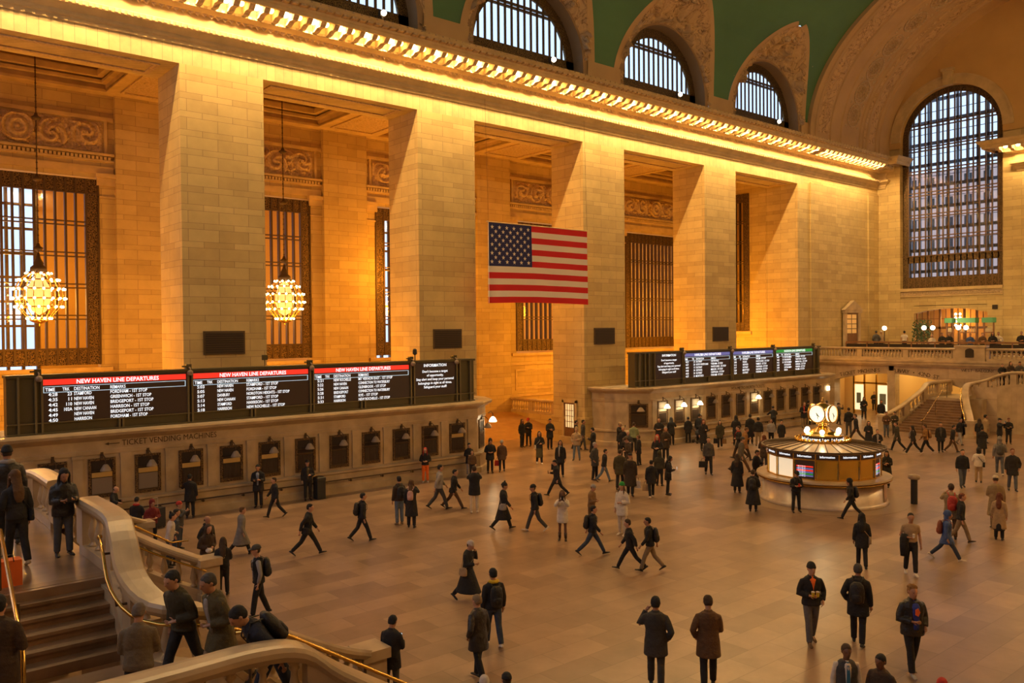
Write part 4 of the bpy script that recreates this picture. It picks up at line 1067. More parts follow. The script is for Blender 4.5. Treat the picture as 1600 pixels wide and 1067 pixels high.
blind_g = plain('grey_blind', (.22,.17,.13), .6); frame_m = filigree('ticket_window_bronze', (.06,.035,.018), (.22,.13,.055), 16)
white_sh = plain('white_shade', (.34,.26,.18), .4); lit_sh = plain('lit_shade', (1,.9,.7), .4, emit=(1,.86,.55), es=6)
def ticket_window(x, kind, label, group, lit=False, z0=1.12, z1=2.58, hw=.47):
    root = empty('ticket_window', (x, YT, z0)); H = z1-z0
    q = MB()
    for (a, b_, c_, d_) in ((-hw, 0, hw, .1), (-hw, H-.09, hw, H), (-hw, .1, -hw+.1, H-.09), (hw-.1, .1, hw, H-.09)): q.box(a, -.05, b_, c_, .02, d_)
    q.build('frame', frame_m, root)
    q = MB(); q.box(-hw+.1, -.02, .1, hw-.1, .0, H-.09); q.build('recess', M['dark_hole'] if not lit else plain('lit_interior', (.5,.42,.3), .6, emit=(.9,.62,.3), es=.10), root)
    q = MB(); q.box(-hw+.12, -.045, H*.52, hw-.12, -.02, H*.64 if kind != 'thin' else H*.57); q.build('sign_band', amber if kind != 'thin' else M['bronze'], root)
    q = MB()
    if kind == 'blind': q.box(-hw+.12, -.04, .14, hw-.12, -.02, H*.5)
    else:
        for k in range(11): xx = -hw+.13+(2*hw-.26)*k/11; q.box(xx, -.05, .16, xx+.042, -.02, H*.5)
    q.build('shutter', blind_g if kind == 'blind' else shutter, root)
    q = MB(); q.box(-hw+.11, -.06, .1, hw-.11, -.02, .15); q.box(-hw+.11, -.05, H*.67, hw-.11, -.02, H*.69); q.build('rail', M['bronze'], root)
    # glass shade lamp on its swan neck
    q = MB(); q.tube([(0, -.0, H+.1), (0, -.2, H+.14), (.05, -.34, H+.0), (.05, -.34, H-.22)], .018, 5); q.box(-.05, -.06, H-.02, .05, 0, H+.22); q.build('lamp_bracket', M['bronze'], root)
    q = MB(); q.s = True; q.lathe([(.05, .1), (.10, .06), (.13, .0), (.145, -.02), (.19, -.10), (.2, -.15), (.17, -.15), (.11, -.03), (.0, .02)], (.05, -.34, H-.3), 12); q.build('lamp_shade', lit_sh if lit else white_sh, root)
    if lit: lamp('ticket_lamp', (x+.05, YT-.36, z0+H-.42), (1, .75, .4), 14, .08)
    T(root, label, 'ticket window', group); return root
ordn = ['first', 'second', 'third', 'fourth', 'fifth', 'sixth', 'seventh', 'eighth', 'ninth', 'tenth', 'eleventh', 'twelfth', 'thirteenth']
x = 5.02
for i in range(13):
    xx = x+1.63*i; kind = 'blind' if i in (1, 2, 3) else ('amber' if i in (0, 4, 5, 6, 12) else 'thin')
    ticket_window(xx, kind, 'bronze ticket window of the nearer office, %s from the left, %s' % (ordn[i], {'blind': 'grey blind below an amber band', 'amber': 'dark shutter below an amber band', 'thin': 'dark shutter below a thin bronze bar'}[kind]), 'ticket windows of the nearer office')
for i in range(12):
    xx = 40.3+1.63*i; lit = i in (0, 1, 2, 6)
    ticket_window(xx, 'thin', 'ticket window of the farther office, %s from the left, %s' % (ordn[i], 'under a glowing lamp' if lit else 'dark with its lamp off'), 'ticket windows of the farther office', lit, z0=1.2, z1=2.72)
# pilasters between windows
mb = MB()
for i in range(14):
    xx = 5.02+1.63*(i-.5); mb.box(xx-.17, YT-.06, 1.02, xx+.17, YT, 2.72); mb.box(xx-.2, YT-.09, 2.6, xx+.2, YT, 2.72)
for i in range(13):
    xx = 40.3+1.63*(i-.5); mb.box(xx-.17, YT-.06, 1.02, xx+.17, YT, 2.80); mb.box(xx-.2, YT-.09, 2.66, xx+.2, YT, 2.76)
S(mb.build('trim_29', M['marble']))
# window on the chamfered corners
def corner_window(p, ang, label, lit):
    r_ = ticket_window(0, 'thin', label, 'corner ticket windows'); r_.location = (p[0], p[1], 1.15); r_.rotation_euler = (0, 0, ang); r_['label'] = label
    return r_
corner_window((26.43, 33.82), math.atan2(.85, 1.15), 'ticket window on the rounded corner of the nearer office beside the lit lamp', True)
cw = corner_window((38.57, 33.83), math.atan2(-.85, 1.15), 'wide bronze ticket window on the angled corner of the farther office', False)
cw.scale = (1.25, 1, 1)
root = empty('wall_lamp', (27.35, 34.0, 2.75)); q = MB(); q.tube([(0, .4, .05), (0, .15, .18), (0, 0, .05), (0, 0, -.12)], .02, 6); q.build('bracket', M['bronze'], root)
q = MB(); q.s = True; q.lathe([(.05, .0), (.12, -.06), (.2, -.2), (.21, -.26), (.17, -.26), (.0, -.1)], (0, 0, -.1), 14); q.build('lamp_shade', lit_sh, root); lamp('corner_lamp', (27.35, 34.0, 2.35), (1, .75, .4), 25, .1)
T(root, 'glowing white glass lamp on a bracket at the rounded corner of the nearer ticket office', 'lamp')
q = MB(); q.box(59.7, YT-.12, 2.3, 60.0, YT-.02, 2.62); T(q.build('wall_light', lit_sh), 'small square white light at the far end of the farther ticket office', 'lamp')
q = MB(); q.box(27.9, 36.0, 3.05, 28.6, 36.06, 3.2); T(q.build('exit_light', plain('exit_red', (.3,.02,.02), .5, emit=(.8,.03,.02), es=.3)), 'thin red lit sign beside the corner of the nearer ticket office', 'sign')
# words on the office fronts
q = MB(); text_into(q, 'TICKET VENDING MACHINES', .31, (8.98, YT-.045, 2.98), (1, 0, 0), (0, 0, 1)); q2 = max(v[0] for v in q.v); s_ = 3.58/(q2-8.98)
q.v = [(8.98+(v[0]-8.98)*s_, v[1], v[2]) for v in q.v]
q.box(8.5, YT-.045, 3.07, 8.9, YT-.035, 3.10); q.add([(8.38, YT-.045, 3.085), (8.53, YT-.045, 3.14), (8.53, YT-.045, 3.03), (8.38, YT-.03, 3.085), (8.53, YT-.03, 3.14), (8.53, YT-.03, 3.03)], [(0,1,2), (3,5,4), (0,3,4,1), (1,4,5,2), (2,5,3,0)])
T(q.build('carved_sign', M['letter']), 'dark carved words TICKET VENDING MACHINES with an arrow on the nearer ticket office', 'sign')
q = MB(); text_into(q, 'MTA METRO-NORTH TICKETS', .30, (47.4, YT-.045, 2.98), (1, 0, 0), (0, 0, 1)); m_ = max(v[0] for v in q.v); q.v = [(47.4+(v[0]-47.4)*3.9/(m_-47.4), v[1], v[2]) for v in q.v]
T(q.build('carved_sign', M['letter']), 'dark carved words MTA METRO-NORTH TICKETS on the farther ticket office', 'sign')
# ---- departure boards
def screen(root, y, x0, x1, title, band, rows, cols, info=None, z0=4.05, z1=5.6):
    q = MB(); q.box(x0, y+.02, z0-.05, x1, y+.06, z1); q.build('display', M['screen'], root)
    cell = [0]
    def put(*a, **k):
        t = MB(); text_into(t, *a, **k); t.build('text_line', M['white_led'], root)
    if info:
        cx = (x0+x1)/2; put(title, .20, (cx, y, 5.40), (1, 0, 0), (0, 0, 1), 'c', bold=.01)
        for i, l in enumerate(info): put(l, .165, (cx, y, 5.12-.19*i), (1, 0, 0), (0, 0, 1), 'c', bold=.012)
    else:
        q = MB(); q.box(x0, y, 5.33, x1-.04, y+.02, 5.535); q.build('title_band', M[band], root)
        w = x1-x0; put(title, .215, ((x0+x1)/2+.03*w*0, y-.01, 5.355), (1, 0, 0), (0, 0, 1), 'c', bold=.014, fit=.575*w)
        for i, h in enumerate(('TIME', 'TRK', 'DESTINATION', 'REMARKS')): put(h, .17, (cols[i], y, 5.105), (1, 0, 0), (0, 0, 1), 'l', bold=.008, fit=len(h)*.079*w/5.1)
        for k, r in enumerate(rows):
            for i, s in enumerate(r):
                if s: put(s, .172, (cols[i]+(.10 if i == 0 else .30*w/5.1-len(s)*.07 if i == 1 else 0), y, 4.925-.187*k), (1, 0, 0), (0, 0, 1), 'l', bold=.010, fit=len(s)*.0745*w/5.1)
        f = MB(); x1b = x1-.05
        for (a, b_, c_, d_) in ((x0, 5.05, x1b, 5.07), (x0, 5.26, x1b, 5.28), (x0, 5.07, x0+.025, 5.26), (x1b-.025, 5.07, x1b, 5.26)): f.box(a, y, b_, c_, y+.018, d_)
        f.build('header_frame', plain('pale_blue_led', (.5,.7,.8), .5, emit=(.45,.62,.75), es=.8), root)
def board(x0, x1, parts, posts, label):
    root = empty('departure_board', (x0, 33.9, 3.56)); off = Matrix.Translation((-x0, -33.9, -3.56))
    q = MB(); q.box(x0, 33.96, 3.56, x1, 34.5, 5.68); q.box(x0-.03, 33.85, 5.62, x1+.03, 34.55, 5.72); q.build('cabinet', M['board'], root)
    q = MB()
    for x in posts: q.box(x-.035, 33.84, 3.56, x+.035, 33.96, 5.66 if not any(a+.3 < x < b_-.3 for a, b_ in [p[:2] for p in parts]) else 3.97)
    q.box(x0, 33.85, 3.95, x1, 33.94, 3.99); q.box(x0, 33.85, 3.58, x1, 33.94, 3.63)
    q.build('trellis', plain('khaki_metal_'+label[:4], (.19, .155, .08), .45, .4), root)
    for p in parts: screen(root, 33.9, *p)
    for ch in root.children:
        ch.data.transform(off)
    T(root, label, 'departure board'); return root
R1 = [('4:28','23','STAMFORD','FORDHAM - 1ST STOP'), ('4:35','11','NEW HAVEN','GREENWICH - 1ST STOP'), ('4:42','110','NEW HAVEN','BRIDGEPORT - 1ST STOP'), ('4:45','102A','NEW CANAAN','HARRISON - 1ST STOP'), ('4:49','','NEW HAVEN','BRIDGEPORT - 1ST STOP'), ('4:50','','HARRISON','FORDHAM - 1ST STOP')]
R2 = [('5:03','','NEW HAVEN','STAMFORD - 1ST STOP'), ('5:05','','NEW HAVEN','FORDHAM - 1ST STOP'), ('5:07','','DANBURY','NOROTON HEIGHTS - 1ST STOP'), ('5:13','','NEW CANAAN','STAMFORD - 1ST STOP'), ('5:14','','STAMFORD','HARRISON - 1ST STOP'), ('5:18','','HARRISON','NEW ROCHELLE - 1ST STOP')]
R3 = [('5:21','','NEW ROCHELLE','MT VERNON EAST - 1ST STOP'), ('5:22','','NEW HAVEN','CONNECTION TO WATERBURY'), ('5:26','','NEW CANAAN','GLENBROOK - 1ST STOP'), ('5:28','','BRIDGEPORT','CONNECTION TO WATERBURY'), ('5:31','','STAMFORD','RYE - 1ST STOP'), ('5:33','','HARRISON','NEW ROCHELLE - 1ST STOP')]
INFO = ["Don't become a target", 'of opportunity.', 'Stay alert and keep your personal', 'belongings in sight at all times.', 'Safeguard your stuff!']
board(5.35, 26.08, [(6.5, 11.6, 'NEW HAVEN LINE DEPARTURES', 'red_led', R1, (6.56, 7.12, 7.50, 8.74)), (11.84, 16.9, 'NEW HAVEN LINE DEPARTURES', 'red_led', R2, (11.9, 12.4, 12.82, 14.05)),
      (17.15, 22.15, 'NEW HAVEN LINE DEPARTURES', 'red_led', R3, (17.2, 17.68, 18.10, 19.36)), (22.42, 24.88, 'INFORMATION', None, None, None, INFO)],
      [5.7, 6.25, 6.45, 9.05, 9.18, 11.64, 11.8, 14.25, 14.4, 16.95, 17.1, 19.5, 19.68, 22.22, 22.4, 24.95, 25.15, 25.8], 'long departure board with red title bands on the nearer ticket office')
H1 = [('4:31','23','SOUTHEAST','CROTON FALLS'), ('4:37','28','NORTH WHITE PLAINS','FORDHAM - 1ST STOP'), ('4:41','11','SOUTHEAST','WHITE PLAINS - 1ST STOP'), ('4:48','34','CRESTWOOD','MELROSE - 1ST STOP'), ('4:53','39','SOUTHEAST','CHAPPAQUA - 1ST STOP'), ('4:57','21','MOUNT KISCO','FORDHAM - 1ST STOP')]
H2 = [('5:02','27','SOUTHEAST','HARLEM - 1ST STOP'), ('5:08','','WASSAIC','WHITE PLAINS - 1ST STOP'), ('5:12','','CRESTWOOD','TREMONT - 1ST STOP'), ('5:17','','SOUTHEAST','CHAPPAQUA - 1ST STOP'), ('5:20','','MOUNT KISCO','HARTSDALE - 1ST STOP'), ('5:24','','SOUTHEAST','FORDHAM - 1ST STOP')]
H3 = [('4:40','15','CROTON-HARMON','YONKERS - 1ST STOP'), ('4:44','18','POUGHKEEPSIE','TARRYTOWN - 1ST STOP'), ('4:52','26','CROTON-HARMON','MARBLE HILL - 1ST STOP'), ('4:58','','POUGHKEEPSIE','OSSINING - 1ST STOP'), ('5:04','','CROTON-HARMON','YONKERS - 1ST STOP'), ('5:10','','BEACON','HARLEM - 1ST STOP')]
board(38.4, 59.7, [(40.3, 42.85, 'INFORMATION', None, None, None, INFO), (43.1, 48.05, 'HARLEM LINE DEPARTURES', 'blue_led', H1, (43.15, 43.9, 44.3, 45.9)),
      (48.35, 53.25, 'HARLEM LINE DEPARTURES', 'blue_led', H2, (48.4, 49.05, 49.5, 51.1)), (53.6, 58.6, 'HUDSON LINE DEPARTURES', 'green_led', H3, (53.65, 54.3, 54.7, 56.2))],
      [38.75, 39.25, 39.6, 40.15, 42.9, 43.05, 45.6, 48.1, 48.28, 50.8, 53.3, 53.5, 56.1, 58.7, 59.3], 'long departure board with blue and green title bands on the farther ticket office')
# cameras and spotlights on top of the boards
for i, (x, z) in enumerate(((6.35, 5.7), (11.7, 5.7), (17.0, 5.7), (22.3, 5.7), (24.9, 5.7), (43.0, 5.7), (48.2, 5.7), (53.4, 5.7), (58.9, 5.7))):
    root = empty('security_camera', (x, 34.0, z)); q = MB(); q.box(-.1, -.08, 0, .1, .12, .22); q.box(-.25, -.02, .1, -.05, .04, .16); q.build('bracket', M['board'], root)
    q = MB(); q.s = True; q.sphere((0, -.2, -.12), .12, 10, 6); q.tube([(0, -.05, .1), (0, -.2, .06), (0, -.2, -.05)], .03, 6); q.build('dome', plain('dome_tan_%d' % i, (.28, .2, .14), .3), root)
    T(root, 'dome camera on the top edge of the %s departure board, %s from the left' % ('nearer' if x < 30 else 'farther', ordn[i if i < 5 else i-5]), 'security camera', 'dome cameras on the departure boards')
root = empty('spotlight', (22.6, 34.1, 5.7)); q = MB(); q.tube([(0, 0, 0), (0, 0, .3)], .03, 6); q.build('stem', M['bronze'], root); q = MB(); q.lathe([(.05, .3), (.11, .35), (.1, .55), (.04, .6)], (0, 0, 0), 8); q.build('housing', M['leather_black'], root)
T(root, 'small black spotlight standing on the nearer departure board by the information screen', 'spotlight')
root = empty('paging_horn', (15.0, 34.2, 5.7)); q = MB(); q.box(-.1, -.08, .28, .1, .08, .5); q.tube([(0, 0, .3), (0, 0, 0), (1.3, 0, .0)], .025, 5); q.build('bracket', M['board'], root)
T(root, 'small box on a thin bracket above the middle of the nearer departure board', 'speaker')

# ================================================================== INFORMATION BOOTH
BX, BY = 32.4, 18.3
root = empty('information_booth', (BX, BY, 0)); seg = 16
def ngon(r, z, n=16, rot=0): return [(r*cos(2*PI*k/n+rot), r*sin(2*PI*k/n+rot), z) for k in range(n)]
q = MB(); q.s = True; q.lathe([(2.55, 0), (2.5, .12), (2.42, .16), (2.42, .98), (2.2, .98)], (0, 0, 0), 64); q.build('base', plain('booth_marble', (.56, .45, .35), .25, noise_amt=.22, nscale=1.6), root)
q = MB(); q.s = False; q.lathe([(2.2, .98), (2.62, 1.0), (2.68, 1.04), (2.66, 1.1), (2.2, 1.12)], (0, 0, 0), 64); q.build('counter', M['marble'], root)
q = MB(); q.s = False; q.lathe([(2.62, 1.0), (2.66, .98), (2.64, .94), (2.44, .9)], (0, 0, 0), 64, cap=False); q.build('counter_edge', M['brass'], root)
q = MB(); q.lathe([(2.5, -.0), (3.3, .0), (3.3, .005), (2.5, .006)], (0, 0, 0), 64, cap=False); q.build('floor_ring', M['border'], root)
# brass door under the counter
q = MB()
for a in (4.85, 5.02): q.add([(2.46*cos(a), 2.46*sin(a), .1), (2.46*cos(a+.15), 2.46*sin(a+.15), .1), (2.46*cos(a+.15), 2.46*sin(a+.15), .92), (2.46*cos(a), 2.46*sin(a), .92)], [(0, 1, 2, 3)])
q.build('brass_door', M['brass'], root)
rP, rR = 2.2, 2.4
gold_l = plain('gilt_panel_with_glow', (.72, .42, .08), .13, 1.0, emit=(.8, .42, .04), es=.05)  # shiny gilt with a faint glow put into its colour; no lamp behind
lit_in = plain('lit_booth_interior', (.8, .7, .5), .5, emit=(1, .85, .6), es=.6)
def facet(mb, k, z0, z1, r, ins=.02, t=.03):
    a0, a1 = 2*PI*k/16, 2*PI*(k+1)/16
    A = Vector((r*cos(a0), r*sin(a0), 0)); B = Vector((r*cos(a1), r*sin(a1), 0)); d = (B-A).normalized(); n = Vector((cos((a0+a1)/2), sin((a0+a1)/2), 0))
    A += d*ins; B -= d*ins
    v = [A, B, B-n*t, A-n*t]
    mb.add([(p.x, p.y, z0) for p in v]+[(p.x, p.y, z1) for p in v], [(0,3,2,1), (4,5,6,7), (0,1,5,4), (1,2,6,5), (2,3,7,6), (3,0,4,7)])
    return A, B, n
for k in range(16):
    am = (k+.5)*22.5
    kind = 'screen' if k in (7, 13-1, 2) and k != 7 else 'gold'
    kind = {7: 'lit', 8: 'screen', 9: 'gold', 10: 'gold', 11: 'gold', 12: 'screen', 13: 'lit', 6: 'lit'}.get(k, 'gold')
    q = MB(); A, B, n = facet(q, k, 1.16, 1.93, rP, .05, .02)
    q.build('window_pane', {'gold': gold_l, 'screen': M['screen'], 'lit': lit_in}[kind], root)
    if kind == 'screen':
        for j, (mn, z) in enumerate((('red_led', 1.62), ('blue_led', 1.53), ('red_led', 1.46), ('green_led', 1.32), ('blue_led', 1.25), ('blue_led', 1.39))):
            s_ = MB(); facet(s_, k, z, z+.05, rP+.01, .1, .01); s_.build('screen_row', M[mn], root)
        s_ = MB(); dd_ = (B-A).normalized()
        for j in range(7): text_into(s_, '08:15 TRK 23', .055, tuple(A+dd_*.1+n*.015+Vector((0, 0, 1.24+.065*j))), dd_, (0, 0, 1), 'l')
        s_.build('screen_text', M['white_led'], root)
    q = MB(); A, B, n = facet(q, k, 1.95, 2.17, rP+.06, .03, .05); q.build('sign_band', M['screen'], root)
    q = MB(); mid = (A+B)/2+n*.006; dd_ = (B-A).normalized(); text_into(q, 'Information', .12, (mid.x, mid.y, 2.02), dd_, (0, 0, 1), 'c', bold=.02); q.build('sign_text', M['white_led'], root)
q = MB()
for k in range(16): a = 2*PI*k/16; q.tube([(2.24*cos(a), 2.24*sin(a), 1.1), (2.24*cos(a), 2.24*sin(a), 2.2)], .03, 6)
q.lathe([(2.16, 1.1), (2.28, 1.1), (2.28, 1.17), (2.16, 1.17)], (0, 0, 0), 16, cap=False); q.lathe([(2.2, 1.9), (2.3, 1.9), (2.3, 1.95), (2.2, 1.95)], (0, 0, 0), 16, cap=False); q.build('brass_frame', M['brass'], root)
roof_m = plain('roof_pane', (.48, .36, .26), .3)
q = MB(); q.lathe([(2.3, 2.16), (2.42, 2.18), (2.44, 2.24), (2.38, 2.25), (1.15, 2.42), (1.1, 2.42)], (0, 0, 0), 32, cap=False); q.build('roof', roof_m, root)
q = MB()
for k in range(32): a = 2*PI*k/32; q.tube([(2.4*cos(a), 2.4*sin(a), 2.27), (1.1*cos(a), 1.1*sin(a), 2.44)], .02, 4)
q.lathe([(2.38, 2.2), (2.47, 2.2), (2.47, 2.27), (2.38, 2.27)], (0, 0, 0), 48, cap=False); q.build('roof_ribs', M['bronze'], root)
q = MB(); q.lathe([(1.12, 2.40), (1.12, 2.5), (1.02, 2.52), (1.0, 2.42)], (0, 0, 0), 32, cap=False)
for k in range(36): a = 2*PI*k/36; q.sphere((1.07*cos(a), 1.07*sin(a), 2.54), .055, 5, 4)
q.build('gilt_cresting', M['brass'], root)
q = MB(); q.lathe([(.8, 2.42), (.8, 2.44)], (0, 0, 0), 32, cap=True); q.lathe([(.8, 2.44), (.8, 2.66)], (0, 0, 0), 32, cap=False); q.build('drum', M['screen'], root)
q = MB()
def ring_text(mb, s, r, a0, size, z):
    for i, ch in enumerate(s):
        if ch == ' ': continue
        a = a0+i*size*.62/r; text_into(mb, ch, size, (r*cos(a), r*sin(a), z), (-sin(a), cos(a), 0), (0, 0, 1), 'c', bold=.02)
ring_text(q, 'Information', .815, radians(150), .17, 2.5); ring_text(q, 'Information', .815, radians(235), .17, 2.5); ring_text(q, 'Information', .815, radians(-20), .17, 2.5); ring_text(q, 'Information', .815, radians(70), .17, 2.5)
q.build('sign_text', M['white_led'], root)
q = MB(); q.s = True; q.lathe([(.84, 2.66), (.86, 2.7), (.8, 2.73), (.66, 2.76), (.62, 2.84), (.5, 2.86), (.42, 2.92), (.3, 2.96), (.22, 3.02), (.17, 3.06), (.17, 3.10), (.26, 3.12), (.28, 3.16), (.18, 3.2), (.2, 3.22)], (0, 0, 0), 32); q.build('pedestal', M['brass'], root)
for k in range(6):
    a = radians(209.5-62+k*60); g_ = MB(); g_.s = True; g_.sphere((.72*cos(a), .72*sin(a), 2.86), .1, 10, 8); g_.build('globe_light', M['bulb_soft'], root)
lamp('booth_lamp', (BX-.9, BY-.5, 3.0), (1, .75, .4), 25, .1)
T(root, 'round marble and brass information booth with panelled roof in the middle of the floor', 'information booth')
ck = empty('clock', (BX, BY, 3.22)); q = MB(); q.s = True; q.sphere((0, 0, .36), .45, 32, 20); q.lathe([(.05, .84), (.09, .88), (.03, .93), (.05, .97), (.0, 1.03)], (0, 0, 0), 12); q.build('ball_case', plain('clock_brass', (.62, .42, .12), .25, .9), ck)
for k in range(4):
    a = PI/2*k; n = Vector((cos(a), sin(a), 0)); Mx = Matrix(((-sin(a), 0, n.x, n.x*.425), (cos(a), 0, n.y, n.y*.425), (0, 1, 0, .36), (0, 0, 0, 1)))
    f = MB(); f.s = False; f.lathe([(.33, -.1), (.335, .03)], (0, 0, 0), 32); f.xf(Mx); fo = f.build('clock_face', plain('opal_dial_%d' % k, (1,.97,.85), .4, emit=(1,.92,.66), es=.95), ck)
    f = MB(); f.lathe([(.345, -.02), (.38, .0), (.38, .05), (.345, .06)], (0, 0, 0), 32, cap=False); f.xf(Mx); f.build('bezel', M['brass'], fo)
    f = MB()
    for hr in range(12): b_ = PI/6*hr; f.box(-.008, .27, .033, .008, .31, .036); [f.v.__setitem__(i, (f.v[i][0]*cos(b_)+f.v[i][1]*sin(b_), -f.v[i][0]*sin(b_)+f.v[i][1]*cos(b_), f.v[i][2])) for i in range(len(f.v)-8, len(f.v))]
    f.xf(Mx); f.build('hour_marks', M['leather_black'], fo)
    for ln, an, w in ((.17, radians(140), .016), (.25, radians(165), .011)):
        f = MB(); f.box(-w, -.04, .04, w, ln, .046); f.v = [(v[0]*cos(an)+v[1]*sin(an), -v[0]*sin(an)+v[1]*cos(an), v[2]) for v in f.v]; f.xf(Mx); f.build('clock_hand', M['leather_black'], fo)
T(ck, 'four-faced brass ball clock with glowing dials on top of the information booth', 'clock')
# ================================================================== FLAG
fx0, fx1, fz0, fz1, fy = 28.05, 35.55, 8.62, 12.96, 35.1
fl_red = plain('flag_red', (.66, .012, .014), .8); fl_white = plain('flag_white', (.86, .78, .68), .8); fl_blue = plain('flag_blue', (.02, .026, .13), .8)
root = empty('flag', (fx0, fy, fz1))
def fwave(u, v): return .06*sin(u*9+v*2)*(.2+v)+.05*sin(u*21+1)*v
def fpt(u, v, d=0):   # u 0..1 along, v 0..1 down
    sag = .03*v*(fx1-fx0)*(-(u-.5))*.25
    return (u*(fx1-fx0)+sag, fwave(u, v)+d, -v*(fz1-fz0)-.06*sin(u*PI)*v*-1)
for st in range(13):
    q = MB(); q.s = True; u0 = .41 if st < 7 else 0.0; v0, v1 = st/13, (st+1)/13
    q.grid(lambda a, b_: fpt(u0+(1-u0)*a, v0+(v1-v0)*b_, 0), 40, 2); n0 = len(q.v); q.grid(lambda a, b_: fpt(u0+(1-u0)*a, v0+(v1-v0)*b_, .015), 40, 2)
    q.build('stripe', fl_red if st % 2 == 0 else fl_white, root, recalc=False)
q = MB(); q.s = True; q.grid(lambda a, b_: fpt(.41*a, 7/13*b_, 0), 24, 12); q.grid(lambda a, b_: fpt(.41*a, 7/13*b_, .015), 24, 12); q.build('canton', fl_blue, root, recalc=False)
q = MB()
for r in range(9):
    n = 6 if r % 2 == 0 else 5
    for c in range(n):
        u = .41*((c*2+1+(0 if n == 6 else 1))/12); v = 7/13*(r+1)/10; p = fpt(u, v, -.012); R_ = .13
        pts = [(p[0]+(R_ if i % 2 == 0 else R_*.4)*sin(PI*i/5), p[1], p[2]+(R_ if i % 2 == 0 else R_*.4)*cos(PI*i/5)) for i in range(10)]
        q.add(pts+[p], [(i, (i+1) % 10, 10) for i in range(10)])
q.build('stars', fl_white, root)
q = MB(); q.tube([(-.12, 0, .03), (fx1-fx0+.12, 0, .03)], .03, 6); q.build('pole', M['trim'], root)
q = MB(); q.tube([(0.0, 0, 0), (0.0, 0, -(fz1-fz0))], .018, 5); q.build('hem_cord', fl_white, root)
for x in (.0, 7.5): q = MB(); q.tube([(x, 0, .03), (x+(.0), .2, 6.6)], .008, 4); q.build('suspension_wire', M['bronze'], root)
T(root, 'large United States flag hanging between the stone piers', 'flag')
# ================================================================== CHANDELIERS
ch_gold = plain('chandelier_gold', (.7, .45, .14), .25, 1.0)
bulb2 = plain('chandelier_bulb', (1, .9, .7), .4, emit=(1, .80, .42), es=14)
bb = MB(); bb.s = True; bb.sphere((0, 0, 0), .056, 8, 6); bulb_small = bb.mesh('small_bulb', bulb2)
def chandelier(x, label):
    root = empty('chandelier', (x, 43.6, 8.95))
    def R_(z): # profile radius
        return {1: .52, 2: .82, 3: 1.02, 4: 1.1, 5: 1.02, 6: .86, 7: .55}[z]
    tiers = [(1.02, .52, 10), (.72, .84, 14), (.30, 1.06, 18), (-.14, 1.10, 18), (-.52, .98, 16), (-1.05, .5, 12)]
    q = MB(); q.s = True; n = 16
    for k in range(n):
        a = 2*PI*k/n; q.tube([(r*.93*cos(a), r*.93*sin(a), z) for z, r, _ in [(1.15, .3, 0)]+tiers+[(-1.2, .25, 0)]], .022, 5)
    for z, r, _ in tiers: q.lathe([(r*.9, z-.03), (r*.97, z-.03), (r*.97, z+.03), (r*.9, z+.03)], (0, 0, 0), 28, cap=False)
    q.build('frame', ch_gold, root)
    q = MB(); q.s = True; q.lathe([(.0, -1.42), (.05, -1.38), (.03, -1.3), (.3, -1.22), (.42, -1.14), (.35, -1.1), (.05, -1.06)], (0, 0, 0), 20); q.build('base_bowl', ch_gold, root)
    q = MB(); q.s = True; q.lathe([(.36, 1.1), (.34, 1.3), (.2, 1.42), (.22, 1.5), (.1, 1.72), (.05, 1.95), (.0, 2.0)], (0, 0, 0), 16); q.build('crown', M['bronze'], root)
    q = MB(); q.s = True; q.lathe([(.0, -.9), (.3, -.7), (.5, -.2), (.5, .3), (.25, .8), (.0, 1.1)], (0, 0, 0), 16); q.build('inner_bowl', plain('glowing_core', (1,.8,.5), .5, emit=(1,.6,.2), es=.5), root)
    for z, r, m_ in tiers:
        for k in range(m_):
            a = 2*PI*(k+.5)/m_; o = bpy.data.objects.new('bulb', bulb_small); COL.objects.link(o); o.parent = root; o.location = (r*cos(a), r*sin(a), z)
    q = MB(); q.s = True; L = 12.74; q.tube([(0, 0, 1.95), (0, 0, L)], .028, 6)
    for zz in (2.2, 5.4, 8.2): q.lathe([(.0, -.15), (.16, -.1), (.22, .0), (.1, .08), (.06, .2), (.0, .25)], (0, 0, zz), 10)
    for k in range(30): q.sphere((0, 0, 2.5+k*.28), .05, 5, 4)
    q.build('chain', M['bronze'], root)
    T(root, label, 'chandelier', 'globe chandeliers of the side hall')
    lamp('chandelier_light', (x, 43.6, 8.6), (1, .40, .025), 800, .9)
    return root
chandelier(CX[1]+.05, 'globe chandelier of gold ribs and bulbs hanging in the leftmost opening')
chandelier(CX[2]-.05, 'globe chandelier of gold ribs and bulbs in the second opening, right of the nearest pier')
chandelier(CX[3]-1.0, 'globe chandelier hidden behind the pier left of the flag')
lamp('chandelier_light', (CX[4], 43.6, 8.6), (1, .40, .025), 800, .9); lamp('chandelier_light', (CX[5], 43.6, 8.6), (1, .40, .025), 800, .9)  # lamps alone; chandeliers of these hidden bays are assumed, not built

